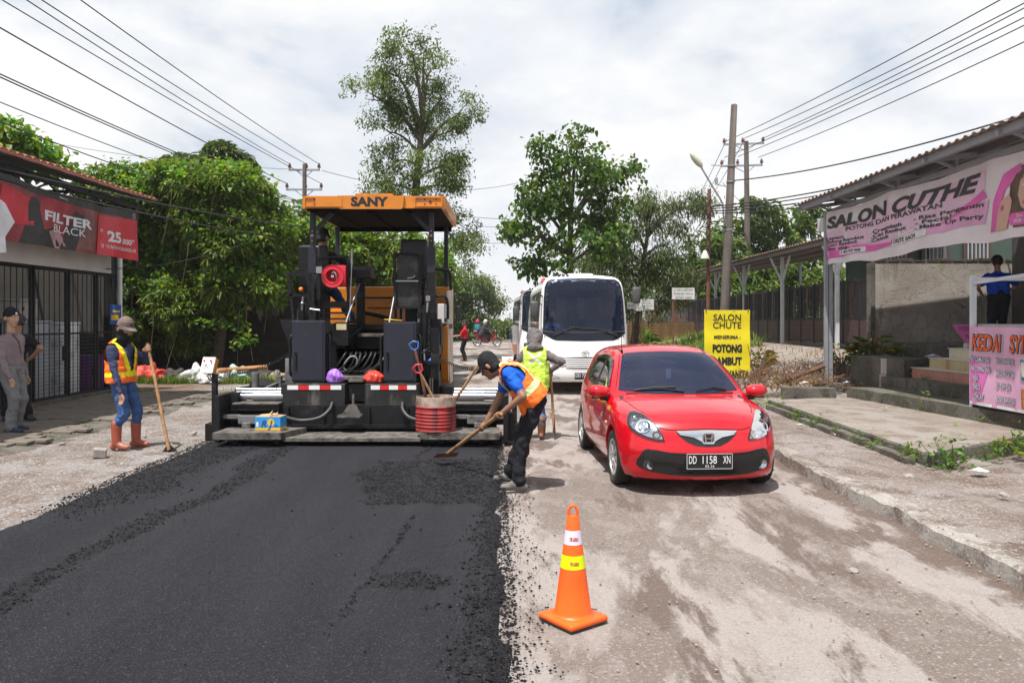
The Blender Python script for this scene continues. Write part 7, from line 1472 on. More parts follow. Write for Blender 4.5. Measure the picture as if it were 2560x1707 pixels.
def stall():
 T = empty('food_stall', (7.4, 11, .4), 0, 'food stall frame of white steel posts behind the pink menu banner', 'stall'); P = lambda n, m, fn, s=None: wpart(n, m, T, fn, s); WS = mat('white painted steel', (.55, .57, .60), .45, var=.1)
 P('post', WS, lambda m: m.box(7.06, 7.13, 12.22, 12.29, .40, 2.42)); P('post', WS, lambda m: m.box(8.0, 8.06, 12.22, 12.28, .62, 2.42)); P('rail', WS, lambda m: m.bar((7.1, 12.25, 2.30), (7.1, 9.4, 2.42), .05)); P('rail', WS, lambda m: m.bar((7.1, 12.25, 2.36), (9.6, 12.25, 2.36), .05)); P('counter', mat('pale counter', (.45, .42, .40), .5), lambda m: m.box(7.14, 8.1, 9.4, 12.2, 1.62, 1.67))
 P('foot', mat('black rubber foot', (.02, .02, .02), .7), lambda m: m.tube([(7.1, 12.2, .40), (7.1, 12.2, .46)], .04, 10))
 def surf(u, v): return Vector((7.045-.012*math.sin(u*5+v*2)-.008*math.sin(u*13-3*v), 12.24-u, .45+v+.02*u*0)), Vector((-1, 0, 0))
 B = banner_obj('menu_banner', surf, 2.8, 1.18, mat('pink menu vinyl', (.62, .34, .50), .5, var=.2, vscale=1.4), 'pink menu banner with orange title letters on the front of the food stall', 50, 12)
 K = lambda pts, m, n='print', off=.006: printed(n, *poly(pts), surf, m, B, off, .25)
 wm = mat('menu white print', (.66, .64, .66), .5); K([(0, 0), (2.8, 0), (2.8, .045), (0, .045)], wm); K([(0, .05), (.25, .05), (.45, .5), (.05, .75), (0, .7)], mat('magenta print', (.55, .14, .40), .5, var=.2), off=.005)
 og = mat('orange title print', (.62, .10, .015), .5); nv = mat('navy outline print', (.05, .04, .14), .5)
 for s, u in (('KEDAI', .06), ('SYI', .98)):
  for m_, b_, of in ((wm, .10, .008), (nv, .065, .013), (og, .03, .018)): lettering(s, surf, u, .83, .23, m_, B, off=of, step=.25, bold=b_, xs=.78, shear=.12)
 for s, u, v in (('*POP ICE MILKI (6k)', .03, .655), ('PAKE TOPING: (10k)', .05, .515), ('- KEJU', .08, .375), ('- OREO', .08, .235), ('- COKLAT', .08, .095), ('*BAKSO BAKAR (5k)', .62, .66), ('*BAKSO NUGET (5k)', .63, .48), ('*ES TEH (5k)', .64, .30), ('*SOSIS BAKAR (2k)', .65, .105)):
  for m_, b_, of in ((nv, .05, .008), (wm, .005, .013)): lettering(s, surf, u, v, .072, m_, B, off=of, step=.3, bold=b_, xs=.62, maxw=.46)
 K([(1.24, .45), (2.2, .45), (2.2, .74), (1.24, .74)], mat('drink photo print', (.10, .28, .32), .5, var=.8, vscale=9), 'photo_print', .008); K([(1.24, .06), (2.2, .06), (2.2, .33), (1.24, .33)], mat('sausage photo print', (.40, .16, .05), .5, var=.7, vscale=14), 'photo_print', .008)
 for k in range(4): K([(1.28+.13*k, .50), (1.36+.13*k, .50), (1.38+.13*k, .70), (1.26+.13*k, .70)], mat('cup print', (.55, .42, .38), .5, var=.2), 'cup_print', .011); K([(1.28+.12*k, .09), (1.33+.12*k, .09), (1.38+.12*k, .29), (1.32+.12*k, .30)], mat('sausage print', (.50, .22, .05), .5, var=.3), 'sausage_print', .011)
stall()
def pink_sign():
 T = empty('pink_sign', (8.45, 14.75, 1.2), R(6), 'small pink hand-lettered board on the top step', 'sign'); pk = mat('pink board', (.50, .11, .30), .6, var=.12)
 part('board', pk, T, lambda m: m.prism([(-.32, .44), (-.05, .10), (.55, .10), (.55, .46)], -.01, .01)); part('foot', mat('stub', (.45, .42, .35), .8), T, lambda m: m.box(-.06, .08, -.05, .05, 0, .098)); sf = plane_surf((0, -.01, 0), (1,0,0), (0,0,1), (0,-1,0))
 lettering('MENERIMA', sf, -.20, .33, .08, mat('purple ink', (.18, .02, .12), .6), T, off=.003, step=None, maxw=.5); lettering('POTONG', sf, -.06, .18, .08, MATS['purple ink'], T, off=.003, step=None, maxw=.45)
pink_sign()
# ================================================================== fence, carport, yellow sign
def fence():
 A, Bp = Vector((9.08, 41, .82)), Vector((9.92, 21.6, 1.02)); n = 19; d = (Bp-A)/n; rz = math.atan2(d.y, d.x); w = d.length
 T = empty('steel_fence', A, rz, 'long dark steel fence with bars above brown lower panels', 'fence')
 fm = mat('black fence steel', (.028, .027, .029), .5, .3, var=.2); bm_ = mat('brown fence plate', (.075, .042, .040), .5, .1, var=.2, vscale=4, dirt=(.03, .025, .025), dirt_amt=.3)
 kit = [('post', fm, lambda m: m.box(-.03, .03, -.03, .03, 0, 1.9)), ('rail', fm, lambda m: m.box(.03, w-.03, -.02, .02, 1.80, 1.85)), ('rail', fm, lambda m: m.box(.03, w-.03, -.02, .02, .74, .80)), ('rail', fm, lambda m: m.box(.03, w-.03, -.02, .02, .04, .09)), ('lower_panel', bm_, lambda m: m.box(.03, w-.03, -.012, .012, .09, .74)), ('upright_plate', bm_, lambda m: m.box(w*.5-.07, w*.5+.07, -.015, .015, .80, 1.80)), ('diamond', bm_, lambda m: m.prism([(w*.5-.045, 1.30), (w*.5, 1.22), (w*.5+.045, 1.30), (w*.5, 1.38)], -.03, .03)), ('knob', bm_, lambda m: m.ball((w*.5, .025, .42), .035, 5))]
 kit += [('bar', fm, (lambda x: lambda m: m.box(x-.019, x+.019, -.012, .012, .80, 1.80))(x)) for x in (w*.12, w*.22, w*.32, w*.68, w*.78, w*.88)]
 protos = [part(a, b, T, c) for a, b, c in kit]
 for i in range(1, n):
  for p in protos: o = p.copy(); COL.objects.link(o); o.parent = T; o.location = (w*i, 0, d.z*i)
 part('post', fm, T, lambda m: m.box(w*n-.03, w*n+.03, -.03, .03, d.z*n, d.z*n+1.9))
 # rust coloured sheets leaning behind the bars
 for i, (x, h, c) in enumerate(((w*(n-.25), 2.0, .12), (w*(n-1.2), 2.1, .16), (w*(n-2.4), 1.95, .1))):
  o = MB().add([(0, 0, 0), (c*2, 0, 0), (c*1.8, .02, h), (c*.7, .03, h+.08), (.02, .02, h-.1), (c, .02, h*.4)], [(0, 1, 5), (1, 2, 3, 5), (3, 4, 0, 5)]).build('scrap_sheet', mat('orange rust sheet', (.36, .13, .06), .8, var=.25), None)
  q = A+d.normalized()*x; o.location = (q.x+.25, q.y, q.z-.0); o.rotation_euler = (R(-6), 0, rz); tag(o, ['rust orange sheet leaning behind the fence next to the cracked wall', 'rust orange sheet behind the fence, second from the wall', 'rust orange sheet behind the fence, third from the wall'][i], 'metal sheet')
fence()
def carport():
 T = empty('carport', (9.3, 32, .9), 0, 'low carport with a rusty corrugated roof behind the steel fence', 'carport'); P = lambda n, m, fn, s=None: wpart(n, m, T, fn, s)
 corrugated('roof', 8.75, 13.2, 22.4, 41.5, 4.02, 4.35, .25, .03, mat('rusty roof sheet', (.24, .17, .13), .7, .1, var=.2, vscale=2, dirt=(.2, .09, .05), dirt_amt=.4), T); P('eave_beam', SG, lambda m: (m.box(9.0, 9.08, 22.5, 41.3, 3.92, 4.01), [m.box(x, x+.06, 22.5, 41.3, 3.95+(x-8.75)*.074, 4.01+(x-8.75)*.074) for x in (10.2, 11.4, 12.6)]))
 for y in (23.2, 27.9, 32.5, 37, 41): P('post', mat('white carport post', (.55, .57, .60), .5, var=.1), lambda m: (m.box(9.42, 9.52, y-.05, y+.05, .9, 3.92), m.bar((9.47, y, 3.0), (9.05, y-.0, 3.88), .06), m.bar((9.47, y, 3.0), (9.47, y-.75, 3.9), .06)))
 for y in (24, 30, 36): P('post', SG, lambda m: m.box(13.0, 13.1, y, y+.1, .9, 4.3))
carport()
def yellow_sign():
 T = empty('yellow_sign', (4.75, 17.6, .22), R(-2), 'yellow standing salon sign behind the red car', 'sign'); ym = mat('yellow sign vinyl', (.72, .60, .012), .5, var=.06, vscale=3)
 def surf(u, v): return Vector((-.5+u, -.02-.012*math.sin(u*7+v*3)-.008*math.sin(v*9), .12+v)), Vector((0, -1, 0))
 b = banner_obj('sheet', surf, 1.0, 1.6, ym, None, 20, 26, .003, None); b.parent = T
 part('frame', SG, T, lambda m: (m.tube([(-.48, .02, -.1), (-.48, .02, 1.74)], .014, 8), m.tube([(.48, .02, -.1), (.48, .02, 1.74)], .014, 8), m.tube([(-.5, .02, 1.71), (.5, .02, 1.71)], .012, 8)), 60)
 printed('hem_print', *poly([(0, 0), (1, 0), (1, .09), (0, .09)]), surf, WHITE, b, .004, .2)
 for s, v, h, k in (('SALON', 1.37, .14, dict(bold=.01, xs=.95, maxw=.62)), ('CHUTE', 1.20, .14, dict(bold=.01, xs=.95, maxw=.62)), ('MENERIMA :', .97, .075, dict(bold=.03, shear=.1, maxw=.64)), ('POTONG', .68, .155, dict(bold=.06, maxw=.64, fit=True)), ('RAMBUT', .40, .155, dict(bold=.06, maxw=.64, fit=True)), ('PRIA & WANITA', .115, .15, dict(bold=.06, maxw=.95, fit=True))): lettering(s, surf, .5 if 'PRIA' not in s else .51, v, h, INK, b, off=.006, step=.2, anchor='c', **k)
 part('grommets', DARKST, T, lambda m: [m.tube([(x, -.03, 1.69), (x, .02, 1.73)], .014, 6) for x in (-.46, -.2, .15, .46)])
yellow_sign()
def small_sign(x, y, z, w, h, lines, label, rz=0, post=True, sm=None, pm=None):
 T = empty('sign_board', (x, y, float(gh(x, y))), rz, label, 'sign'); z0 = z-float(gh(x, y))
 part('board', sm or mat('weathered white board', (.55, .54, .52), .6, var=.15, vscale=5), T, lambda m: m.box(-w/2, w/2, -.012, .012, z0, z0+h)); sf = plane_surf((0, -.012, 0), (1,0,0), (0,0,1), (0,-1,0))
 for i, s in enumerate(lines): lettering(s, sf, 0, z0+h*(1-(i+.85)/len(lines)), h*.55/len(lines), mat('faded ink', (.10, .10, .14), .6), T, off=.003, step=None, anchor='c', maxw=w*.85)
 if post: part('post', pm or RUST, T, lambda m: m.tube([(-w/2+.04 if w > .5 else 0, .03, -.2), (-w/2+.04 if w > .5 else 0, .03, z0+h)], .03, 8), 60)
small_sign(5.42, 25.2, 2.37, .72, .36, ['dr. SURYA ADITAMA', 'PRAKTEK UMUM', 'SETIAP HARI'], 'white practice sign board left of the rusty pole', R(4)); small_sign(5.15, 30.5, 2.1, .56, .40, ['RUMAH', 'SUNDARI', 'CIREUNGAS', 'BUNGA'], 'small tilted white sign with blue lettering on a rusty post', R(-6)); small_sign(4.4, 29, 2.12, .42, .24, ['INFO'], 'small white board just right of the first bus', 0); small_sign(4.85, 30.5, 2.05, .22, .18, [], 'tiny white tag fixed beside the tilted sign', 0, False)
def far_wall():
 T = empty('brick_wall', (7, 40, .5), R(-3), 'low yellowish brick wall beyond the grassy verge', 'wall'); bmts = [mat('ochre brick', (.20, .125, .045), .9, var=.2, vscale=2), mat('brown brick', (.15, .085, .04), .9, var=.2, vscale=2)]
 part('wall_core', mat('mortar', (.09, .075, .05), .95), T, lambda m: m.box(-1.2, 2.3, 0, .16, -.2, 1.12)); pr = [MB().box(-.11, .11, -.02, .02, -.028, .028).build('brick', b, T) for b in bmts]; n = 0
 for j in range(16):
  for i in range(15):
   x = -1.08+i*.232+.11*(j % 2)
   if x > 2.2: continue
   b = pr[(i*3+j*5) % 2]; o = b.copy() if n > 1 else pr[n]; n += 1
   if n > 2: COL.objects.link(o)
   o.parent = T; o.location = (x, -.005, -.12+j*.075)
 o = MB().box(-1.3, 1.3, 0, .15, 0, 2.1).build('mural_wall', mat('painted mural', (.25, .24, .23), .8, var=.35, vscale=3, dirt=(.42, .09, .06), dirt_amt=.45, dscale=1.2), None); o.location = (9.0, 46, .7); tag(o, 'grey wall with faded red painting beyond the brick wall', 'wall'); part('roof_edge', SG, o, lambda m: m.box(-1.5, 1.5, -.4, .3, 2.11, 2.18))
far_wall()
def monument():
 T = empty('monument_tower', (-4.9, 540, 0), 0, 'distant white monument tower with a crown on the horizon', 'tower'); wm = mat('white monument', (.75, .76, .78), .7)
 part('shaft', wm, T, lambda m: m.lathe([(4.2, 0), (4.0, 6), (2.6, 6.5), (2.2, 11), (1.7, 12), (1.5, 16), (1.7, 16.4), (1.7, 17)], n=8)); part('crown', wm, T, lambda m: (m.bar((-.5, 0, 17), (-2.4, 0, 19.4), .8), m.bar((.5, 0, 17), (2.4, 0, 19.4), .8), m.ball((0, 0, 17.6), .9, 6)))
monument()
# ================================================================== traffic cone
def cone():
 T = empty('traffic_cone', (.352, 4.60, .012), R(38), 'orange traffic cone with a white and a yellow band in the foreground', 'cone'); om = mat('orange cone plastic', (.88, .12, .012), .38, var=.06, vscale=6, dirt=(.50, .10, .04), dirt_amt=.3, spec=.4, dscale=7, bump=.05, bscale=40)
 part('base', om, T, lambda m: (m.box(-.145, .145, -.145, .145, .004, .040, .014),), 50)
 rr = lambda z: .108-(z-.045)*(.108-.033)/(.60-.045)
 part('cone_body', om, T, lambda m: m.lathe([(.124, .041), (.113, .048), (rr(.06), .06), (rr(.26), .26), (rr(.60), .60), (.030, .606), (0, .606)], n=48), 50)
 part('loop', om, T, lambda m: m.tube([(-.024, .0, .60), (-.026, 0, .63), (-.016, 0, .655), (0, 0, .662), (.016, 0, .655), (.026, 0, .63), (.024, 0, .60)], .009, 8), 60).rotation_euler.z = R(-38)
 part('painted_base_shadow', mat('contact shadow colour', (.05, .035, .03), .9), T, lambda m: m.box(-.14, .14, -.14, .14, 0, .006))  # thin dark sheet painting the contact shadow under the base
 for z0, z1, m_, nm in ((.31, .385, mat('fluorescent yellow tape', (.72, .86, .0), .4, var=.03), 'yellow_band'), (.445, .525, mat('white reflective tape', (.68, .62, .74), .35, var=.05), 'white_band')):
  bd = part(nm, m_, T, lambda m: m.lathe([(rr(z0)+.0015, z0), (rr(z1)+.0015, z1)], n=48), 50); a0 = R(-90-38+6)
  def surf(u, v, z0=z0): z = z0+v; r = rr(z)+.002; a = a0+u/r; return Vector((r*math.cos(a), r*math.sin(a), z)), Vector((math.cos(a), math.sin(a), 0))
  rm = mat('dark red print', (.42, .02, .02), .5); printed('logo_print', *poly([(-.028, .024), (-.014, .024), (-.014, .044), (-.028, .044)]), surf, rm, bd, .001, .01); lettering('L', surf, -.024, .028, .012, WHITE, bd, off=.002, step=None); lettering('LOMAX', surf, -.011, .032, .011, rm, bd, off=.001, step=None, bold=.03, maxw=.035); printed('logo_print', *poly([(-.011, .024), (.022, .024), (.022, .029), (-.011, .029)]), surf, rm, bd, .001, .01)
cone()

# ================================================================== vegetation
def nrm(a): return a/np.maximum(1e-9, np.linalg.norm(a, axis=-1, keepdims=True))
LSHAPE = {'lance': ((.0, .30, .70, 1.0), (0, .5, .40)), 'heart': ((.0, .22, .62, 1.0), (0, .52, .40)), 'oval': ((.0, .30, .72, 1.0), (0, .48, .42))}
def leaf_mesh(name, P, D, Lg, ratio, m, parent, shape='lance', fold=.12, droop=.15, upbias=1.0):
 n = len(P); D = nrm(D); up = np.array((0, 0, 1.)); rnd = RNG.normal(size=(n, 3))
 S = nrm(np.cross(D, up*upbias+rnd*.55)); N_ = np.cross(S, D); t, w = LSHAPE[shape]; Lg = np.asarray(Lg)[:, None]; W = Lg*ratio
 b = P; tip = P+D*Lg-up*(Lg*droop); r1 = P+D*Lg*t[1]+S*W*w[1]+N_*W*fold; r2 = P+D*Lg*t[2]+S*W*w[2]+N_*W*fold*.7-up*Lg*droop*.45; l1 = P+D*Lg*t[1]-S*W*w[1]+N_*W*fold; l2 = P+D*Lg*t[2]-S*W*w[2]+N_*W*fold*.7-up*Lg*droop*.45
 V = np.stack([b, r1, r2, tip, l2, l1], 1).reshape(-1, 3); k = 6*np.arange(n)[:, None]
 F = np.concatenate([k+np.array([[0, 1, 2, 3]]), k+np.array([[0, 3, 4, 5]])], 1).reshape(-1, 4)
 me = bpy.data.meshes.new(name); me.vertices.add(len(V)); me.vertices.foreach_set('co', V.reshape(-1)); me.loops.add(F.size); me.loops.foreach_set('vertex_index', F.reshape(-1).astype(np.int32)); me.polygons.add(len(F)); me.polygons.foreach_set('loop_start', np.arange(0, F.size, 4, dtype=np.int32)); me.polygons.foreach_set('loop_total', np.full(len(F), 4, dtype=np.int32)); me.update(calc_edges=True)
 return link(name, me, parent, m)
def blob_points(blobs, n, shell=.55, front=True):
 'points spread through a set of ellipsoids (x, y, z, rx, ry, rz), denser towards the skin; returns points and outward directions'
 B = np.array(blobs); vol = (B[:, 3]*B[:, 5])**1.0; pk = RNG.choice(len(B), n, p=vol/vol.sum()); d = nrm(RNG.normal(size=(n, 3)))
 if front: d[:, 1] = np.where((d[:, 1] > .35) & (RNG.random(n) < .8), -d[:, 1], d[:, 1])
 r = shell+(1-shell)*RNG.random(n)**.6; r = r*(.86+.3*vnoise(d[:, 0]*2+pk*3.1, d[:, 2]*2+pk*1.7, 1.6, 3)); P = B[pk, :3]+d*B[pk, 3:]*r[:, None]
 return P, d
def knobs(blobs, n, r0, r1, squash=.8):
 'break big lobes up into many small ones on their skin'
 P, O = blob_points(blobs, n, .7); P = np.concatenate([P]+[blob_points([b], 3, .3)[0] for b in blobs]); n = len(P); r = r0+(r1-r0)*RNG.random(n)**1.5; return [(p[0], p[1], p[2], q, q, q*squash) for p, q in zip(P, r)]
def rosettes(P, O, k, L0, L1, spread=1.0, down=.35):
 n = len(P); Q = np.repeat(P, k, 0); a = RNG.random(n*k)*6.283; o = nrm(np.repeat(O, k, 0)*.6+np.array((0, -.15, .35))); u = nrm(np.cross(o, np.array((.3, .5, 1.)))); v = np.cross(o, u)
 D = o*(.25+.5*RNG.random((n*k, 1)))+(u*np.cos(a)[:, None]+v*np.sin(a)[:, None])*spread; D[:, 2] -= down*RNG.random(n*k)
 return Q+D*.03+RNG.normal(size=Q.shape)*.02, D, L0+(L1-L0)*RNG.random(n*k)
def clusters(P, O, k, rad, L0, L1, down=.6):
 n = len(P); Q = np.repeat(P, k, 0)+RNG.normal(size=(n*k, 3))*rad*np.array((1, 1, .75)); D = np.repeat(O, k, 0)*.5+RNG.normal(size=(n*k, 3))*.8; D[:, 2] -= down; return Q, D, L0+(L1-L0)*RNG.random(n*k)
def px_blobs(L, Y, depth=1.0, s=1.0884):
 'outline blobs measured on the photograph, given real size and depth at distance Y'
 o = []
 for i, b in enumerate(L):
  cx, cy, rx, ry = b[:4]; y = Y+(((i*37) % 11)/11-.5)*depth*1.2; c = at(cx*s, cy*s, y); k = s*y/FPX; o.append((c.x, c.y, c.z, rx*k, min(max(rx, ry)*k, depth)*.95, ry*k))
 return o
BARK = mat('grey brown bark', (.10, .08, .062), .9, var=.3, vscale=6, bump=.6, bscale=30)
def trunk_limbs(T, base, blobs, r0, rtip=.02, lean=(0, 0), hub=.5, m=BARK, every=1):
 base = Vector(base); B = sorted(blobs, key=lambda b: b[2]); cx = sum(b[0] for b in B)/len(B); cy = sum(b[1] for b in B)/len(B); zt = max(b[2] for b in B); H = Vector((base.x+(cx-base.x)*.6+lean[0], base.y+(cy-base.y)*.6, base.z+(zt-base.z)*hub)); top = Vector((cx, cy, zt))
 pts = spl([base, base.lerp(H, .5)+Vector((.08, 0, 0)), H, H.lerp(top, .55)+Vector((.1, 0, 0)), top], 6); n = len(pts)
 def tr(q): q.tube(pts, [r0*(1.25 if i == 0 else 1)*(1-i/(n-1))**.8+rtip for i in range(n)], 9)
 o = part('trunk', m, T, tr, 60); o.data.transform(Matrix.Translation(-T.location))
 def br(q):
  for i, b in enumerate(B[::every]):
   e = Vector(b[:3]); j = max(1, min(n-3, int(n*(.25+.6*(max(0, e.z-base.z)/(zt-base.z+.01))*.8)))); s = pts[j]; mid = s.lerp(e, .5)+Vector((0, 0, .12*(e-s).length)); L_ = (e-s).length; rr = min(r0*.5, .018+.028*L_); q.tube(spl([s, mid, e], 5), [rr*(1-k/10)**.7+.008 for k in range(11)], 6)
   for k in range(4): w = Vector((math.sin(i*5+k*2.1)*b[3], math.cos(i*3+k)*b[4]*.6, math.sin(k*2.7+i)*b[5]*.8)); q.tube([mid.lerp(e, .5+.12*k), mid.lerp(e, .8)+w*.4, e+w*.75], [rr*.4, rr*.25, .006], 5)
 o = part('branches', m, T, br, 60); o.data.transform(Matrix.Translation(-T.location))
def tree(name, label, base, blobs, leaves, r0=.15, group='trees along the road', hub=.5, **k):
 T = empty(name, base, 0, label, 'tree', group); trunk_limbs(T, base, blobs, r0, hub=hub, **k)
 for nm, P, D, L, ratio, m, shape, dr in leaves: leaf_mesh(nm, P-np.array(base), D, L, ratio, m, T, shape, droop=dr)
 return T
LM_MANGO = leaf_mat('mango leaf', (.034, .068, .012), (.082, .145, .024), (.21, .24, .04), .42, .38)
LM_VINE = leaf_mat('vine leaf', (.06, .15, .014), (.11, .23, .024), (.34, .30, .025), .5, .45)
LM_FINE = leaf_mat('fine leaf', (.05, .085, .02), (.10, .15, .035), (.19, .21, .06), .55, .4)
LM_BROAD = leaf_mat('broad leaf', (.025, .065, .012), (.065, .13, .022), (.18, .22, .04), .4, .4)
LM_DULL = leaf_mat('dull leaf', (.035, .06, .015), (.075, .11, .028), (.15, .16, .045), .5, .3)
LM_FAR = leaf_mat('far leaf', (.06, .10, .03), (.10, .15, .045), (.20, .22, .05), .6, .3)
LM_DRY = leaf_mat('dry leaf', (.16, .085, .03), (.30, .18, .07), (.34, .27, .10), .7, .3)
def left_mass():
 # three overgrown mango trees and the vine over them; measured as wide mounds along the dirt track
 A = px_blobs([(250, 460, 60, 55), (320, 470, 75, 70), (290, 560, 90, 70), (400, 440, 60, 55), (300, 660, 75, 60), (370, 610, 85, 70), (290, 740, 60, 40), (300, 775, 60, 36), (385, 765, 60, 36), (440, 775, 40, 26)], 24.6, 1.7)
 B = px_blobs([(470, 440, 80, 60), (560, 450, 65, 60), (440, 530, 90, 70), (530, 540, 90, 70), (600, 520, 60, 70), (450, 640, 90, 60), (550, 650, 80, 60), (620, 620, 50, 60), (480, 710, 60, 40), (400, 700, 60, 40), (640, 560, 40, 55)], 24.2, 1.8)
 C = px_blobs([(690, 570, 70, 70), (760, 560, 70, 60), (720, 650, 80, 70), (820, 590, 70, 70), (860, 620, 80, 60), (660, 690, 50, 50), (930, 600, 80, 70), (800, 680, 90, 60), (980, 640, 70, 70)], 27, 1.9)
 for bl, base, lab, n in ((A, (-12.0, 25.0, .1), 'overgrown mango tree with vines right behind the shop roof', 2700), (B, (-9.2, 24.6, .1), 'largest overgrown mango tree left of the paver, vines draped on top', 3900), (C, (-5.2, 27.6, .0), 'leafy yellow-green tree seen through the paver cab', 2500)):
  kb = knobs(bl, n//14, .22, .62); P, O = blob_points(kb, n, .55); P = P[P[:, 2] > .7]; O = O[:len(P)]; P2, O2 = blob_points(bl, int(n*1.1), .25); q = rosettes(P, O, 12, .13, .26); q2 = rosettes(P2, O2, 6, .2, .32, 1.1, .6)
  vm = LM_MANGO if lab[0] != 'l' else leaf_mat('yellow green leaf', (.05, .095, .012), (.10, .16, .02), (.24, .24, .03), .5, .4)
  Pv, Ov = blob_points(kb, int(n*1.1), .93); k = (Ov[:, 2] > .0+.35*(RNG.random(len(Pv))-.5)) & (Pv[:, 2] > 2.6); Pv, Ov = Pv[k], Ov[k]; qv = clusters(Pv, Ov, 8, .13, .07, .15, .5)
  T = tree('mango_tree', lab, base, bl, [('crown', *q, .21, vm, 'lance', .22), ('inner_foliage', *q2, .26, vm, 'lance', .3), ('vine', *qv, .85, LM_VINE, 'heart', .2)], .2, 'overgrown trees along the dirt track')
  def vines(m):
   r = random.Random(len(lab))
   for i in range(26):
    b = bl[r.randrange(len(bl))]; x = b[0]+r.uniform(-1, 1)*b[3]; y = b[1]-b[4]*.9-r.uniform(0, .3); z = b[2]+b[5]*r.uniform(-.2, .6); l = r.uniform(.6, 2.2); m.tube(spl([(x, y, z), (x+r.uniform(-.2, .2), y-.1, z-l*.4), (x+r.uniform(-.25, .25), y-.05, z-l)], 3), .008, 4)
  o = part('hanging_vines', mat('dry vine', (.17, .13, .085), .9, var=.2), T, vines); o.data.transform(Matrix.Translation(-Vector(base)))
 # leafy shoots hanging in front of the dark hollow
 T = empty('creeper', (-8.0, 22.6, .1), 0, 'bright green creeper trailing down to the rubbish in front of the dark hollow', 'plant'); r = random.Random(5); P, D = [], []
 for x0, z0, x1, z1 in ((-7.6, 3.0, -7.75, .9), (-7.9, 1.55, -8.9, 1.7), (-7.75, 1.2, -7.3, 1.1)):
  for i in range(60): t = r.random(); P.append((x0+(x1-x0)*t+r.gauss(0, .10), 22.5+r.gauss(0, .1), z0+(z1-z0)*t+r.gauss(0, .07))); D.append((r.gauss(0, 1), r.gauss(-.4, .6), r.gauss(-.2, .5)))
 leaf_mesh('leaves', np.array(P)-np.array(T.location), np.array(D), [r.uniform(.09, .17) for _ in P], .8, LM_VINE, T, 'heart'); part('stem', BARK, T, lambda m: (m.tube(spl([(.4, -.1, 3.0), (.3, -.1, 1.8), (.25, -.1, .9), (.2, 0, 0)], 5), .012, 5), m.tube([(.1, -.1, 1.45), (-.9, -.1, 1.6)], .008, 5)))
 # darker tree behind, crown over the shop
 bl = px_blobs([(470, 390, 50, 35), (540, 380, 40, 40), (420, 385, 50, 30), (510, 350, 35, 25), (370, 400, 45, 25), (560, 410, 40, 30)], 33, 1.6); P, O = blob_points(bl, 900, .5); q = rosettes(P, O, 9, .22, .34); tree('mango_tree', 'dark mango tree rising behind the vine covered ones', (-11.5, 33, .2), bl, [('crown', *q, .26, LM_DULL, 'lance', .3)], .2, 'overgrown trees along the dirt track')
 bl = px_blobs([(10, 310, 40, 35), (60, 350, 45, 35), (110, 375, 40, 25), (0, 360, 60, 40), (-60, 330, 60, 60)], 22, 1.4); P, O = blob_points(bl, 420, .5); q = clusters(P, O, 10, .2, .14, .24); tree('leafy_tree', 'bright leafy tree top above the left shop roof', (-14, 22, .2), bl, [('crown', *q, .7, LM_VINE, 'heart', .2)], .14, 'overgrown trees along the dirt track')
left_mass()
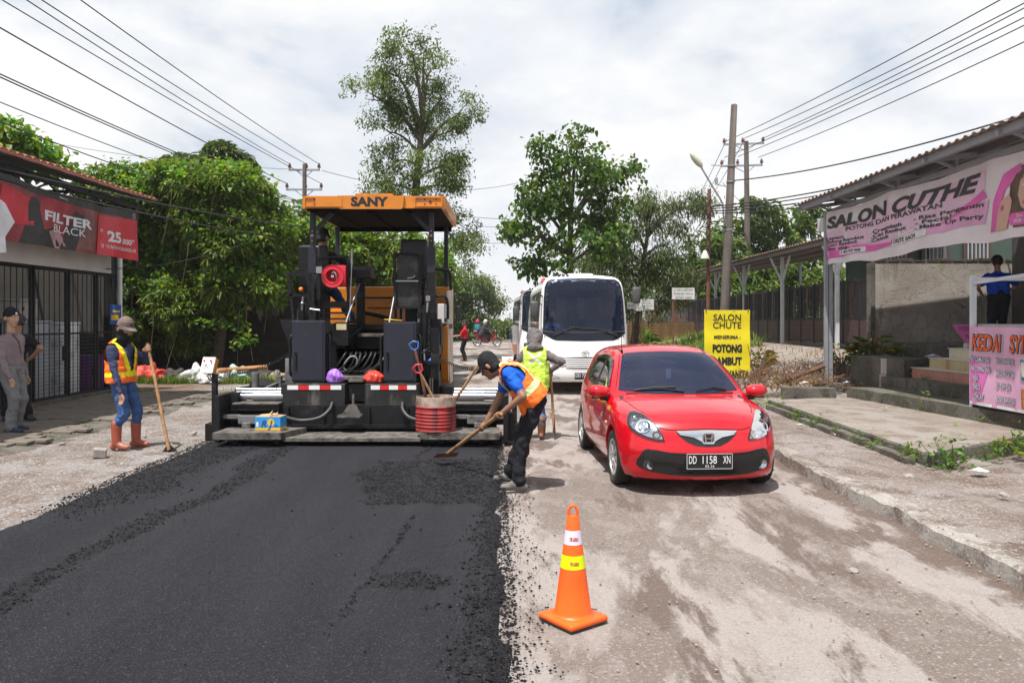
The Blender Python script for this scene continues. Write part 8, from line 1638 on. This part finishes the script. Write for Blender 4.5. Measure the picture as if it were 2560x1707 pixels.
def right_trees():
 bl = px_blobs([(945, 110, 58, 48), (895, 150, 46, 38), (985, 165, 44, 36), (850, 215, 56, 42), (930, 215, 62, 46), (1012, 228, 42, 32), (1066, 258, 34, 42), (885, 300, 55, 44), (968, 292, 62, 50), (1042, 300, 34, 24), (900, 372, 50, 42), (985, 382, 55, 46), (1046, 384, 22, 26), (958, 440, 75, 38), (872, 432, 36, 40), (1040, 432, 24, 22), (1062, 520, 36, 46), (1070, 572, 34, 34)], 34, 1.5)
 kb = knobs(bl, 150, .2, .55); P, O = blob_points(kb, 1500, .1); P = P+RNG.normal(size=P.shape)*.10; q = clusters(P, O, 17, .15, .08, .16, .35); tree('tall_tree', 'tall airy tree towering over the paver canopy', (-4.6, 34, 0), bl, [('crown', *q, .42, LM_FINE, 'oval', .2)], .26, 'trees along the road', .55)
 bl = px_blobs([(1330, 322, 52, 26), (1272, 345, 42, 28), (1240, 402, 46, 36), (1322, 402, 70, 44), (1398, 402, 48, 44), (1440, 392, 24, 26), (1222, 470, 50, 34), (1302, 482, 70, 46), (1388, 482, 54, 40), (1190, 540, 38, 28), (1262, 560, 50, 34), (1332, 562, 62, 44), (1180, 600, 28, 18), (1240, 612, 32, 18), (1300, 612, 44, 24), (1400, 560, 50, 40)], 27.5, 1.2)
 kb = knobs(bl, 110, .15, .42); P, O = blob_points(kb, 720, .2); P = P+RNG.normal(size=P.shape)*.08; q = clusters(P, O, 9, .14, .10, .20, .8); tree('broadleaf_tree', 'broad-leaved tree with hanging heart-shaped leaves behind the white bus', (2.2, 27.8, .2), bl, [('crown', *q, .78, LM_BROAD, 'heart', .3)], .17, 'trees along the road', .45)
 bl = px_blobs([(1432, 500, 50, 42), (1500, 482, 50, 38), (1562, 470, 32, 28), (1400, 572, 50, 52), (1470, 570, 62, 54), (1540, 562, 44, 52), (1420, 652, 62, 52), (1500, 662, 52, 52), (1560, 642, 32, 52), (1370, 620, 40, 60), (1590, 470, 34, 22)], 32, 1.7)
 kb = knobs(bl, 120, .2, .6); P, O = blob_points(kb, 1500, .15); q = clusters(P, O, 13, .17, .11, .2, 1.1); tree('drooping_tree', 'dull green drooping tree between the bus and the rusty pole', (4.9, 32.5, .4), bl, [('crown', *q, .22, LM_DULL, 'lance', .3)], .16, 'trees along the road')
 bl = px_blobs([(1742, 492, 52, 30), (1800, 512, 54, 34), (1852, 502, 38, 34), (1692, 540, 52, 36), (1760, 560, 72, 46), (1840, 562, 50, 46), (1770, 640, 90, 46), (1850, 640, 60, 46)], 50, 2.6)
 kb = knobs(bl, 130, .35, .9); P, O = blob_points(kb, 1900, .4); q = rosettes(P, O, 9, .26, .42); tree('mango_tree', 'dense mango tree behind the carport, right of the poles', (15.5, 50, .8), bl, [('crown', *q, .3, LM_MANGO, 'lance', .3)], .25, 'trees behind the fence')
 bl = px_blobs([(1620, 582, 44, 44), (1672, 592, 52, 46), (1592, 640, 36, 46), (1640, 660, 52, 40), (1700, 650, 60, 40)], 47, 2.4); kb = knobs(bl, 80, .35, .9); P, O = blob_points(kb, 1300, .4); q = rosettes(P, O, 9, .26, .42); tree('mango_tree', 'rounder mango tree left of the poles behind the carport', (11.2, 47, .8), bl, [('crown', *q, .3, LM_MANGO, 'lance', .3), ], .22, 'trees behind the fence')
 for L_, Y, lab, base in (([(1075, 655, 42, 38), (1050, 715, 46, 50), (1112, 705, 38, 46), (1085, 760, 66, 34), (1020, 700, 40, 60)], 68, 'hazy round tree beyond the far road, behind the motorcyclists', (-3.8, 68, 0)), ([(1172, 766, 26, 16), (1200, 770, 30, 20), (1150, 775, 34, 24), (1240, 770, 40, 26)], 74, 'low hazy trees left of the bus on the horizon', (0, 74, 0)), ([(950, 690, 60, 60), (880, 680, 60, 70), (1000, 640, 30, 40)], 62, 'hazy tree hidden behind the paver', (-9, 62, 0))):
  bl = px_blobs(L_, Y, 3.0); kb = knobs(bl, 110, .4, 1.0); P, O = blob_points(kb, 1700, .3); q = clusters(P, O, 11, .3, .16, .30, .4); tree('roadside_tree', lab, base, bl, [('crown', *q, .5, LM_FAR, 'oval', .2)], .25, 'far trees')
right_trees()
def woods():
 P = []; 
 for i in range(150):
  x = RNG.uniform(-95, 95); y = RNG.uniform(105, 135); r = RNG.uniform(2, 4.5); h = RNG.uniform(2.5, 7.0) if abs(x) > 16 else RNG.uniform(.3, .7)
  P.append((x, y, h*.8, r, r, h))
 p, o = blob_points(P, 9000, .6); k = p[:, 2] > 0; q = clusters(p[k], o[k], 5, .5, .5, 1.0, .2); W = leaf_mesh('distant_woods', *q, .6, LM_FAR, None, 'oval'); tag(W, 'band of hazy woods along the horizon', 'woods', kind='stuff')
woods()
def blades(name, P, h0, h1, m, label, cat='grass', w=.010, kind='stuff', parent=None, spread=.45):
 n = len(P); P = np.asarray(P, float); a = RNG.random(n)*6.283; l = (h0+(h1-h0)*RNG.random(n))[:, None]; d = np.stack([np.cos(a)*spread, np.sin(a)*spread, np.full(n, 1.)], -1)*(.5+.8*RNG.random((n, 1)))*np.array((1, 1, 1)); d[:, 2] = .7+.4*RNG.random(n); s = np.stack([-np.sin(a), np.cos(a), np.zeros(n)], -1)*w
 V = np.stack([P-s, P+s, P+d*l*.6+s*.7, P+d*l*.6-s*.7, P+d*l*np.array((1.35, 1.35, .92))], 1).reshape(-1, 3); k = 5*np.arange(n)
 F = [f for i in k for f in ((i, i+1, i+2, i+3), (i+3, i+2, i+4))]
 me = bpy.data.meshes.new(name); me.from_pydata(V.tolist(), [], F); o = link(name, me, parent, m)
 return tag(o, label, cat, kind=kind) if label else o
LM_GRASS = leaf_mat('grass', (.07, .13, .015), (.12, .20, .025), (.28, .24, .08), .6, .4)
LM_DGRASS = leaf_mat('dry grass', (.16, .13, .05), (.24, .19, .08), (.32, .26, .13), .7, .35)
def gp(x, y, dz=0): return np.stack([x, y, gh(x, y)+dz], -1)
def grasses():
 n = 5000; x = RNG.uniform(-11, -4.0, n); y = 21.2+np.abs(RNG.normal(0, .5, n)); blades('grass_strip', gp(x, y, .02), .10, .32, LM_GRASS, 'green and dry grass along the rubbish beyond the dirt track', w=.012)
 n = 1800; x = RNG.uniform(-9.3, -6.0, n); y = 18.7+RNG.normal(0, .22, n); k = fbm(x, y, 1.5, 3, 4) > .42; blades('grass_patch', gp(x[k], y[k], .02), .08, .22, LM_GRASS, 'low grass patch beside the shop corner post')
 n = 7000; x = RNG.uniform(3.3, 8.6, n); y = RNG.uniform(27, 37, n); k = RNG.random(n) < sstep(0, .5, fbm(x, y, .8, 3, 6)-.3)+.3; blades('verge_grass', gp(x[k], y[k], .03), .25, .60, LM_GRASS, 'bright grassy verge right of the bus', w=.02)
 n = 160; x = RNG.uniform(6.2, 8.9, n); y = RNG.uniform(19, 26, n); blades('dry_tufts', gp(x, y, .03), .10, .28, LM_DGRASS, 'dry grass tufts before the steel fence', w=.012)
grasses()
def weed(x, y, z, s, label, seed, m=None, kind='lance', k=16):
 r = np.random.default_rng(seed); T = empty('weed', (x, y, z), 0, label, 'weed', 'weeds in the concrete joints'); P = r.normal(size=(k*3, 3))*np.array((s*.5, s*.35, 0))+np.array((0, 0, .0)); P[:, 2] = np.abs(r.normal(size=k*3))*s*.55; D = r.normal(size=(k*3, 3)); D[:, 2] = np.abs(D[:, 2])*.8
 leaf_mesh('leaves', P, D, (.25*s+.45*s*r.random(k*3))*(1 if kind == 'lance' else .32), .25 if kind == 'lance' else .9, m or LM_VINE, T, kind, droop=.2); part('stem', LM_GRASS, T, lambda q: [q.tube([(P[i][0]*.3, P[i][1]*.3, 0), tuple(P[i])], .004, 4) for i in range(0, k, 3)])
for i, (x, y, z, s, l) in enumerate([(4.78, 15.2, .1, .20, 'weed at the far left corner of the concrete slab'), (4.9, 14.6, .1, .17, 'tall thin weed on the slab edge near its far corner'), (4.78, 13.3, .08, .14, 'weed low on the slab edge, third from the far corner'), (4.77, 12.5, .08, .16, 'bushy weed at the middle of the slab edge'), (4.76, 11.6, .08, .12, 'small weed on the slab edge right of the middle'), (4.74, 10.9, .08, .12, 'weed pair on the slab edge'), (4.72, 10.3, .08, .14, 'pale weed on the slab edge before the near corner'),
  (4.76, 9.5, .1, .17, 'yellowish weed on the near slab corner'), (6.75, 15.4, .22, .15, 'weed at the foot of the lowest step, far end'), (6.85, 14.6, .22, .13, 'small weed at the foot of the lowest step, middle'), (6.98, 13.4, .22, .18, 'weed at the foot of the lowest step before the stall'), (7.15, 11.9, .22, .17, 'weed at the foot of the lowest step under the stall'), (6.3, 9.95, .05, .26, 'leafy weed under the near slab edge at the right'), (6.6, 10.05, .05, .28, 'taller leafy weed under the near slab edge at the frame edge'), (5.9, 9.75, .05, .16, 'fern-like weed under the near slab edge'), (7.6, 13.6, .42, .13, 'weed on the second step'), (7.75, 14.9, .62, .10, 'weed against the pink tiled riser')]): weed(x, y, z, s, l, i)
weed(5.0, 9.05, .06, .30, 'creeping clover-like patch at the near slab corner', 77, leaf_mat('clover leaf', (.06, .14, .02), (.10, .2, .03), (.16, .24, .05), .5, .3), 'heart', 60)
def plants():
 def big(name, loc, s, n, mats, label, seed, ratio=.2, up=1.0):
  r = np.random.default_rng(seed); T = empty(name, loc, 0, label, 'plant'); a = r.random(n)*6.28; h = r.random(n)*s; rr = r.random(n)**.5; P = np.stack([np.cos(a)*.38*s*rr, np.sin(a)*.25*s*rr, h*(1.1-.6*rr)], -1); D = np.stack([np.cos(a), np.sin(a)*.8-.2, up*(.3+r.random(n))], -1)
  for i, m in enumerate(mats): k = np.arange(n) % len(mats) == i; leaf_mesh('leaves', P[k], D[k], (.22+.24*r.random(k.sum()))*s, ratio, m, T, 'lance', .15, .45)
  part('stems', BARK, T, lambda q: [q.tube([(0, 0, -.1), (P[i][0]*.8, P[i][1], P[i][2])], .012, 5) for i in range(0, n, 4)])
 big('dry_plant', (6.25, 20.3, .35), .85, 90, [LM_DRY, LM_DRY, LM_DULL], 'withered plant with curled brown leaves right of the yellow sign', 3); big('broad_plant', (8.25, 18.2, .5), 1.0, 130, [LM_MANGO, LM_DULL, LM_DRY, LM_DULL], 'tall leafy plant against the left end of the cracked wall', 4); big('broad_plant', (8.85, 17.9, .75), .62, 16, [LM_VINE], 'small green plant before the cracked wall', 6, .35); big('broad_plant', (8.0, 19.3, .6), .75, 50, [LM_DULL, LM_DRY], 'low shrub at the fence end beside the wall', 8)
 big('dry_plant', (6.6, 20.9, .45), .6, 70, [LM_DULL, LM_DULL, LM_DRY], 'dull green shrub behind the withered plant', 9); big('broad_plant', (5.6, 33.5, .3), 1.2, 70, [LM_VINE], 'bright bush on the grassy verge below the tilted sign', 12, .4)
 # pile of dry brush
 T = empty('brush_pile', (5.9, 17.4, .25), 0, 'heap of dry brown brush left of the steel post', 'brush pile'); r = random.Random(3)
 def br(m):
  for i in range(330):
   x = r.gauss(0, .75); y = r.gauss(0, .35); z = max(.0, r.gauss(.18, .12))*max(.2, 1-abs(x)/2); a = r.uniform(0, 6.28); l = r.uniform(.2, .7); e = (x+l*math.cos(a), y+l*math.sin(a)*.5, max(.0, z+r.uniform(-.1, .35))); m.tube(spl([(x, y, z), ((x+e[0])/2+r.gauss(0, .05), (y+e[1])/2, (z+e[2])/2+.05), e], 2), [.007, .006, .005, .004, .003], 4)
  m.tube([(-.2, -.2, .1), (1.2, .1, .55)], .05, 7); m.tube([(-.9, -.1, .15), (-.1, 0, .75)], .01, 5); m.tube([(-.6, 0, .15), (-.75, 0, .95)], .008, 5)
 o = tag(part('twigs', mat('dry brown twig', (.15, .08, .05), .9, var=.35, vscale=3), T, br), kind='stuff'); P = np.array([(r.gauss(0, .7), r.gauss(0, .3), abs(r.gauss(.1, .12))) for _ in range(420)]); leaf_mesh('dry_leaves', P, RNG.normal(size=(420, 3)), .05+.1*RNG.random(420), .3, LM_DRY, T)
 T = empty('brush_pile', (7.4, 18.6, .45), 0, 'grey brown tangle of dead stems behind the steel post', 'brush pile')
 def br2(m):
  for i in range(260):
   x = r.gauss(0, .7); y = r.gauss(0, .3); l = r.uniform(.2, .55); a = r.uniform(0, 6.28); m.tube(spl([(x, y, 0), (x+.3*l*math.cos(a), y, l*.5), (x+.8*l*math.cos(a), y+.3*math.sin(a), l*.55+r.uniform(-.2, .2))], 2), .005, 4)
 tag(part('twigs', mat('grey brown twig', (.085, .055, .04), .9, var=.35, vscale=3), T, br2), kind='stuff')
plants()

# ================================================================== poles, wires, rubbish
CONCP = mat('weathered concrete pole', (.13, .11, .098), .9, var=.2, vscale=3, dirt=(.09, .075, .065), dirt_amt=.4, dscale=2, streak=(3, 3, .3))
INSU = mat('brown insulator', (.12, .03, .02), .25, var=.1, coat=.4)
def insulator(m, p): m.lathe([(.0, 0), (.03, 0), (.03, .06), (.10, .07), (.10, .12), (.05, .14), (.09, .16), (.09, .21), (.04, .24), (.06, .30), (0, .32)], p, 'z', 10)
def crossarms(T, arms):
 for z, x0, x1, xs_ in arms:
  a = part('crossarm', GALV, T, lambda m: (m.box(x0, x1, -.05, .05, z-.05, z+.05), m.bar((x0*.55, 0, z), (0, 0, z-.45), .04), m.bar((x1*.55, 0, z), (0, 0, z-.45), .04)))
  for x in xs_: o = part('insulator', INSU, T, lambda m: insulator(m, (x, 0, z+.05)), 60); o.parent = a
P_L = Vector((-11.2, 43, 0)); T = empty('power_pole', P_L, 0, 'utility pole with two crossarms rising behind the paver on the left', 'pole', 'utility poles')
part('shaft', CONCP, T, lambda m: m.tube([(0, 0, 0), (0, 0, 10.1)], [.17, .11], 12), 60); crossarms(T, [(9.78, -.85, .82, (-.8, .1, .78)), (8.72, -1.0, .95, (-.95, .05, .9))])
P_R = Vector((13.65, 46, .8)); T = empty('power_pole', P_R, 0, 'slim utility pole with two insulator crossarms behind the carport', 'pole', 'utility poles'); T.rotation_euler = (0, R(-.6), R(-6))
part('shaft', CONCP, T, lambda m: m.tube([(0, 0, 0), (0, 0, 11.2)], [.2, .13], 12), 60); crossarms(T, [(11.05, -1.3, 1.0, (-1.25, -.2, .95)), (9.8, -1.45, .9, (-1.4, -.5, .85))])
P_T = Vector((7.95, 30, .8)); T = empty('power_pole', P_T, 0, 'thick leaning concrete pole without crossarms', 'pole', 'utility poles'); top_t = Vector((.42, 0, 9.0))
part('shaft', CONCP, T, lambda m: m.tube([(0, 0, -.3), top_t*.5, top_t, top_t+Vector((0, 0, .03))], [.19, .155, .115, .06], 14), 60)
part('clamps', GALV, T, lambda m: [m.lathe([(.15, -.02), (.17, -.02), (.17, .02), (.15, .02)], (.42*z/9, 0, z), 'z', 14) for z in (4.3, 6.1, 6.7)]); part('bracket', GALV, T, lambda m: (m.bar((.28, 0, 6.7), (-.45, -.05, 6.72), .03), m.bar((.25, 0, 5.9), (-.2, 0, 6.0), .03), m.box(-.3, -.2, -.05, .05, 6.0, 6.25)))
T = empty('street_lamp', P_T+Vector((.15, -.2, 4.2)), 0, 'curved street lamp arm fixed to the leaning pole', 'street lamp')
part('arm', GALV, T, lambda m: m.tube(spl([(-.05, .1, .2), (-.2, -.05, .6), (-.25, -.1, 1.05), (-.65, -.12, 1.72), (-1.05, -.15, 2.38)], 5), .035, 8), 60)
def lamph(m):
 bm = bmesh.new(); bmesh.ops.create_uvsphere(bm, u_segments=16, v_segments=10, radius=1); m.bm(bm, Matrix.Translation((-1.24, -.16, 2.66)) @ Matrix.Rotation(R(-38), 4, 'Y') @ Matrix.Diagonal((.13, .14, .36, 1)))
part('lamp_head', mat('pale lamp shell', (.50, .50, .40), .4, var=.1), T, lamph, 60)
T = empty('rusty_pole', (5.42, 22, .45), R(0), 'short rusty pole wrapped with cables, left of the leaning pole', 'pole'); part('shaft', RUST, T, lambda m: m.tube([(-.03, 0, -.4), (.0, 0, 2.4), (.03, 0, 4.88)], .05, 10), 60); part('bell_lamp', mat('white bell shade', (.55, .54, .5), .5), T, lambda m: m.lathe([(.12, 0), (.11, .05), (.07, .15), (.04, .22), (.0, .24)], (-.12, -.12, 2.95), 'z', 16), 60); part('cable_wrap', HOSE, T, lambda m: [m.tube(spl([(.05+.02*math.sin(i), -.06, 4.6-.3*i), (-.07, -.06, 4.3-.3*i), (.08, -.07, 4.0-.32*i)], 4), .01, 5) for i in range(6)]); part('white_paint_band', mat('pale paint', (.5, .48, .46), .7), T, lambda m: m.tube([(-.01, 0, .6), (0, 0, 1.2)], .053, 10), 60)
T = empty('thin_pole', (4.45, 34, .35), 0, 'thin dark pole with an orange band in the drooping tree', 'pole'); part('shaft', mat('dark pipe', (.06, .05, .045), .7), T, lambda m: m.tube([(0, 0, -.2), (0, 0, 6.2)], .055, 8), 60); part('paint_band', mat('orange red paint', (.45, .12, .06), .6), T, lambda m: m.tube([(0, 0, 1.9), (0, 0, 2.6)], .058, 8), 60); part('notice', mat('pale blue notice', (.35, .45, .6), .6), T, lambda m: m.box(-.1, .1, -.075, -.065, 1.3, 1.85))
CABLE = mat('black cable', (.02, .02, .022), .6, var=0)
def wire(a, b, sag, r, label, group, n=24):
 a, b = Vector(a), Vector(b); pts = [a.lerp(b, i/n)+Vector((0, 0, -sag*4*(i/n)*(1-i/n))) for i in range(n+1)]; c = (a+b)/2; mb = MB(); mb.tube([p-a for p in pts], r, 5); o = mb.build('power_cable', CABLE, None); shade(o.data); o.location = a; tag(o, label, 'cable', group)
D = lambda x, y, Y: at(x*1.0884, y*1.0884, Y)
gl = 'cables over the left side'; gr = 'cables over the right side'
tl = lambda x, z: P_L+Vector((x, 0, z))
for k, (a, b, s, r) in enumerate([(tl(.78, 10.1), D(232, 0, 20)*1, .25, .016), (tl(.1, 10.1), D(148, 0, 20), .25, .016), (tl(-.8, 10.1), D(112, 0, 20.3), .25, .016), (tl(.9, 9.05), D(60, 0, 20.5), .25, .016), (tl(-.95, 9.05), D(0, 22, 19.5), .3, .02), (tl(.0, 8.0), D(0, 120, 19), .35, .018), (tl(.02, 7.9), D(0, 127, 19), .35, .018)]):
 far = a; near = b+(b-a)*.9; wire(far, near, s*1.5, r, ['steepest cable of the upper left sky, right of the others', 'second steepest cable crossing the upper left sky', 'third steepest cable crossing the upper left sky', 'fourth cable crossing the upper left sky', 'cable entering the frame just below the top left corner', 'upper cable of the pair sagging across the left sky', 'lower cable of the pair sagging across the left sky'][k], gl)
for k, (a, b, s, r) in enumerate([(D(0, 235, 16), D(700, 470, 36), .25, .012), (D(0, 280, 14), D(690, 500, 30), .2, .012), (D(0, 388, 12.2), D(690, 520, 24), .1, .016), (D(0, 412, 12.3), D(660, 545, 24), .12, .016), (D(60, 318, 40), D(700, 390, 43), .3, .012), (D(0, 600, 15), D(560, 560, 20), .35, .010)]):
 wire(a, b, s, r, ['upper thin cable sloping above the shop roof', 'lower thin cable sloping above the shop roof', 'cable running along the red tiled eave', 'cable passing in front of the red banner top', 'faint far cable low in the left sky', 'slack cable below the red banner reaching into the leaves'][k], gl)
for k, (a, b, s, r) in enumerate([(D(1667, 325, 45.6), D(2262, 0, 24.5), .3, .02), (D(1710, 318, 46), D(2330, 0, 25), .3, .02), (D(1748, 320, 46), D(2352, 0, 25.2), .3, .02), (D(1664, 362, 46), D(2352, 22, 25.5), .3, .02), (D(1695, 360, 46), D(2352, 40, 25.5), .3, .02), (D(1742, 362, 46), D(2352, 78, 25.5), .3, .02)]):
 wire(a, b+(b-a)*.5, s, r, ['highest', 'second highest', 'third highest', 'third lowest', 'second lowest', 'lowest'][k]+' of the six power cables fanning out to the upper right corner', 'six cables from the right pole')
for k, (a, b, s, r) in enumerate([(D(1685, 415, 30), D(2352, 240, 17.5), .35, .022), (D(1630, 475, 22), D(2352, 305, 13), .25, .016), (D(1632, 480, 22), D(2352, 312, 13), .28, .014), (D(1640, 485, 22), D(2250, 375, 14.5), .2, .018), (D(1640, 490, 22), D(2250, 385, 14.5), .25, .014)]):
 wire(a, b+(b-a)*.25, s, r, ['thick twisted cable rising from the leaning pole to the right edge', 'upper cable of the pair above the salon roof', 'lower cable of the pair above the salon roof', 'upper cable disappearing behind the salon eave', 'lower cable disappearing behind the salon eave'][k], gr)
for k, (a, b, s, r) in enumerate([(P_R+Vector((-1.25, 0, 11.3)), D(1560, 520, 95), .5, .02), (P_R+Vector((-.2, 0, 11.3)), D(1565, 545, 95), .5, .02), (P_R+Vector((-1.4, 0, 10.1)), D(1555, 560, 95), .5, .02), (D(1630, 480, 22), D(1510, 620, 60), .4, .012), (D(1632, 485, 22), D(1520, 640, 60), .4, .012), (D(740, 392, 43), D(1190, 420, 60), .8, .016), (D(1080, 498, 50), D(1660, 470, 30), .35, .014), (D(1080, 515, 50), D(1200, 512, 45), .2, .012), (D(1090, 558, 50), D(1620, 490, 24), .3, .012), (D(1650, 470, 30), D(1810, 500, 46), .3, .014), (D(1660, 420, 30), D(1840, 560, 44), .4, .010)]):
 wire(a, b, s, r, ['leftmost cable running from the right pole into the distance', 'second cable running from the right pole into the distance', 'third cable running from the right pole into the distance', 'upper cable from the rusty pole down behind the trees', 'lower cable from the rusty pole down behind the trees', 'faint cable from the left pole to the broad-leaved tree', 'cable crossing behind the broad-leaved tree to the leaning pole', 'short cable between the tall tree and the broad-leaved tree', 'lower cable behind the broad-leaved tree to the rusty pole', 'short cable between the leaning pole and the slim pole', 'slack thin cable dropping behind the carport'][k], gr)
# rubbish heap at the dirt track
def tarp(name, loc, s, m, label, seed, cat='sack'):
 bm = bmesh.new(); bmesh.ops.create_icosphere(bm, subdivisions=4, radius=1); r = random.Random(seed); ph = [r.uniform(0, 6) for _ in range(8)]
 for v in bm.verts:
  c = v.co; w = .16*math.sin(3.1*c.x*2+ph[0]+2*c.y)+.12*math.sin(5.3*c.y+ph[1]+4*c.z)+.09*math.sin(9*c.x-6*c.z+ph[2])+.06*math.sin(14*c.z+ph[3]+9*c.y); c *= 1+w
  if c.z < -.3: c.z = -.3
 mb = MB(); mb.bm(bm, Matrix.Translation((0, 0, .3*s[2])) @ Matrix.Diagonal((*s, 1))); o = mb.build(name, m, None); shade(o.data, 50); o.location = loc; tag(o, label, cat)
wsk = mat('white woven sack', (.58, .58, .57), .6, var=.25, vscale=5, bump=.5, bscale=18, dirt=(.2, .42, .4), dirt_amt=.15, dscale=2); rt = mat('red tarpaulin', (.50, .05, .03), .55, var=.25, vscale=4, bump=.4, bscale=14); jk = mat('dark rubbish', (.06, .05, .045), .9, var=.4, vscale=6, bump=.6, bscale=20)
for a in (((-9.95, 21.75, .05), (0.51, 0.27, 0.33), rt, 'red tarpaulin heap left on the rubbish strip', 1, 'tarpaulin'), ((-10.5, 22.05, .1), (0.27, 0.23, 0.27), rt, 'smaller red bundle left of the red tarpaulin', 2, 'tarpaulin'), ((-8.55, 21.55, .05), (0.35, 0.27, 0.33), wsk, 'white woven sack right of the red tarpaulin', 3), ((-8.05, 21.35, .05), (0.39, 0.23, 0.26), wsk, 'crumpled white sack beside the control post', 4), ((-7.45, 21.65, .05), (0.35, 0.27, 0.31), mat('greenish sack', (.30, .42, .38), .6, var=.25, bump=.5, bscale=18), 'grey green sack behind the control box', 5), ((-9.3, 21.95, .05), (0.35, 0.27, 0.23), jk, 'dark heap of rubbish between red tarpaulin and white sacks', 6, 'rubbish'), ((-6.4, 21.75, .05), (0.20, 0.17, 0.22), mat('pale round bundle', (.32, .27, .22), .8, var=.3, bump=.4, bscale=20), 'round pale bundle right of the sacks', 7), ((-6.9, 22.05, .05), (0.47, 0.31, 0.23), jk, 'dark rubbish heap beside the round bundle', 8, 'rubbish'), ((-11.2, 21.95, .1), (0.39, 0.31, 0.25), jk, 'dark rubbish heap behind the shop post', 9, 'rubbish'), ((-5.7, 18.9, .0), (.75, .4, .22), M_CRUMB, 'low heap of dark soil beside the paver', 10, 'soil heap')): tarp('soil_heap' if 'soil' in a[3] else ('rubbish_heap' if 'rubbish' in a[3] and 'tarp' not in a[3].split()[1] else ('tarpaulin' if 'red' in a[3][:12] else 'sack')), *a)
o = MB().tube([(-.9, 0, 0), (.9, .1, .12)], .06, 8).build('log', mat('orange log', (.36, .17, .07), .8, var=.3), None); o.location = (-7.5, 21.4, .33); tag(o, 'orange brown log lying across the sacks', 'log')
dk = MB().box(-8, 6, 0, .2, 0, 2.6).build('hollow_shade_wall', mat('painted hollow shade', (.03, .027, .025), .95, var=.3), None); dk.location = (-9.0, 25.6, 0); tag(dk, 'dark wall hidden under the overgrown mango trees', 'wall')  # near-black colour stands for the deep shade of the hollow
# small litter on the right
def litter(x, y, z, s, col, label, seed):
 r = random.Random(seed); mb = MB(); n = 7; vs = [(0, 0, .03*s/.06)]+[(s*(1+r.uniform(-.3, .3))*math.cos(6.28*i/n), s*.7*(1+r.uniform(-.4, .3))*math.sin(6.28*i/n), r.uniform(0, .03)) for i in range(n)]
 mb.add(vs, [(0, i+1, (i+1) % n+1) for i in range(n)]); o = mb.build('litter', mat('litter %d' % (hash(col) % 999), col, .5, var=.1), None); o.location = (x, y, z); tag(o, label, 'litter')
for i, (x, y, z, s, c, l) in enumerate([(6.35, 13.6, .225, .05, (.6, .6, .62), 'crumpled clear wrapper in the middle of the concrete slab'), (4.55, 11.3, .10, .05, (.5, .3, .42), 'pinkish wrapper on the shoulder beside the slab'), (5.05, 8.62, .10, .10, (.5, .52, .55), 'flat grey plastic scrap at the near slab corner'), (4.45, 12.3, .1, .07, (.55, .5, .45), 'pale paper scrap on the shoulder'), (7.15, 17.0, .38, .10, (.5, .5, .55), 'bag scrap by the tiled step side'), (7.7, 16.6, .42, .13, (.35, .5, .62), 'blue plastic scrap left of the tiled cladding'), (7.9, 15.9, .42+.2, .06, (.6, .55, .1), 'yellow cup lid near the pink riser'), (6.2, 16.9, .38, .12, (.55, .48, .42), 'paper rubbish beside the steel post'), (6.5, 9.55, .06, .11, (.55, .53, .5), 'white and yellow packet below the near slab edge'), (6.55, 16.1, .215, .16, (.02, .02, .02), 'black plastic scrap at the foot of the post'), (5.1, 11.0+5.6, .26, .06, (.6, .6, .6), 'white scrap in the dry brush'), (8.4, 15.9, .98, .16, (.3, .33, .42), 'clear bag of rubbish on the ledge beside the steps')]): litter(x, y, z, s, c, l, i)
def cup(x, y, z, label, c):
 T = empty('paper_cup', (x, y, z), .6, label, 'cup'); part('cup_body', mat('yellow cup', c, .5), T, lambda m: m.lathe([(.0, -.06), (.035, -.06), (.045, .06), (.041, .06), (.032, -.05)], (0, 0, .045), 'x', 14), 60)
cup(6.25, 9.5, .055, 'yellow paper cup lying below the near slab edge', (.65, .55, .05)); cup(7.95, 15.85, .61, 'yellow cup lying at the pink tiled riser', (.6, .5, .08))

# ================================================================== dusty air over the far road
def haze():
 o = MB().box(-640, 640, -80, 1540, -1.2, 26).build('haze', bpy.data.materials.new('dusty air'), None); m = o.data.materials[0]; m.use_nodes = True; N = m.node_tree.nodes; N.remove(N['Principled BSDF'])
 v = N.new('ShaderNodeVolumePrincipled'); v.inputs['Color'].default_value = (.93, .94, .96, 1); v.inputs['Density'].default_value = .0004; v.inputs['Anisotropy'].default_value = .2; m.node_tree.links.new(v.outputs[0], N['Material Output'].inputs['Volume']); o['kind'] = 'stuff'; o['label'] = 'thin dusty haze over the road and the far trees'
haze()
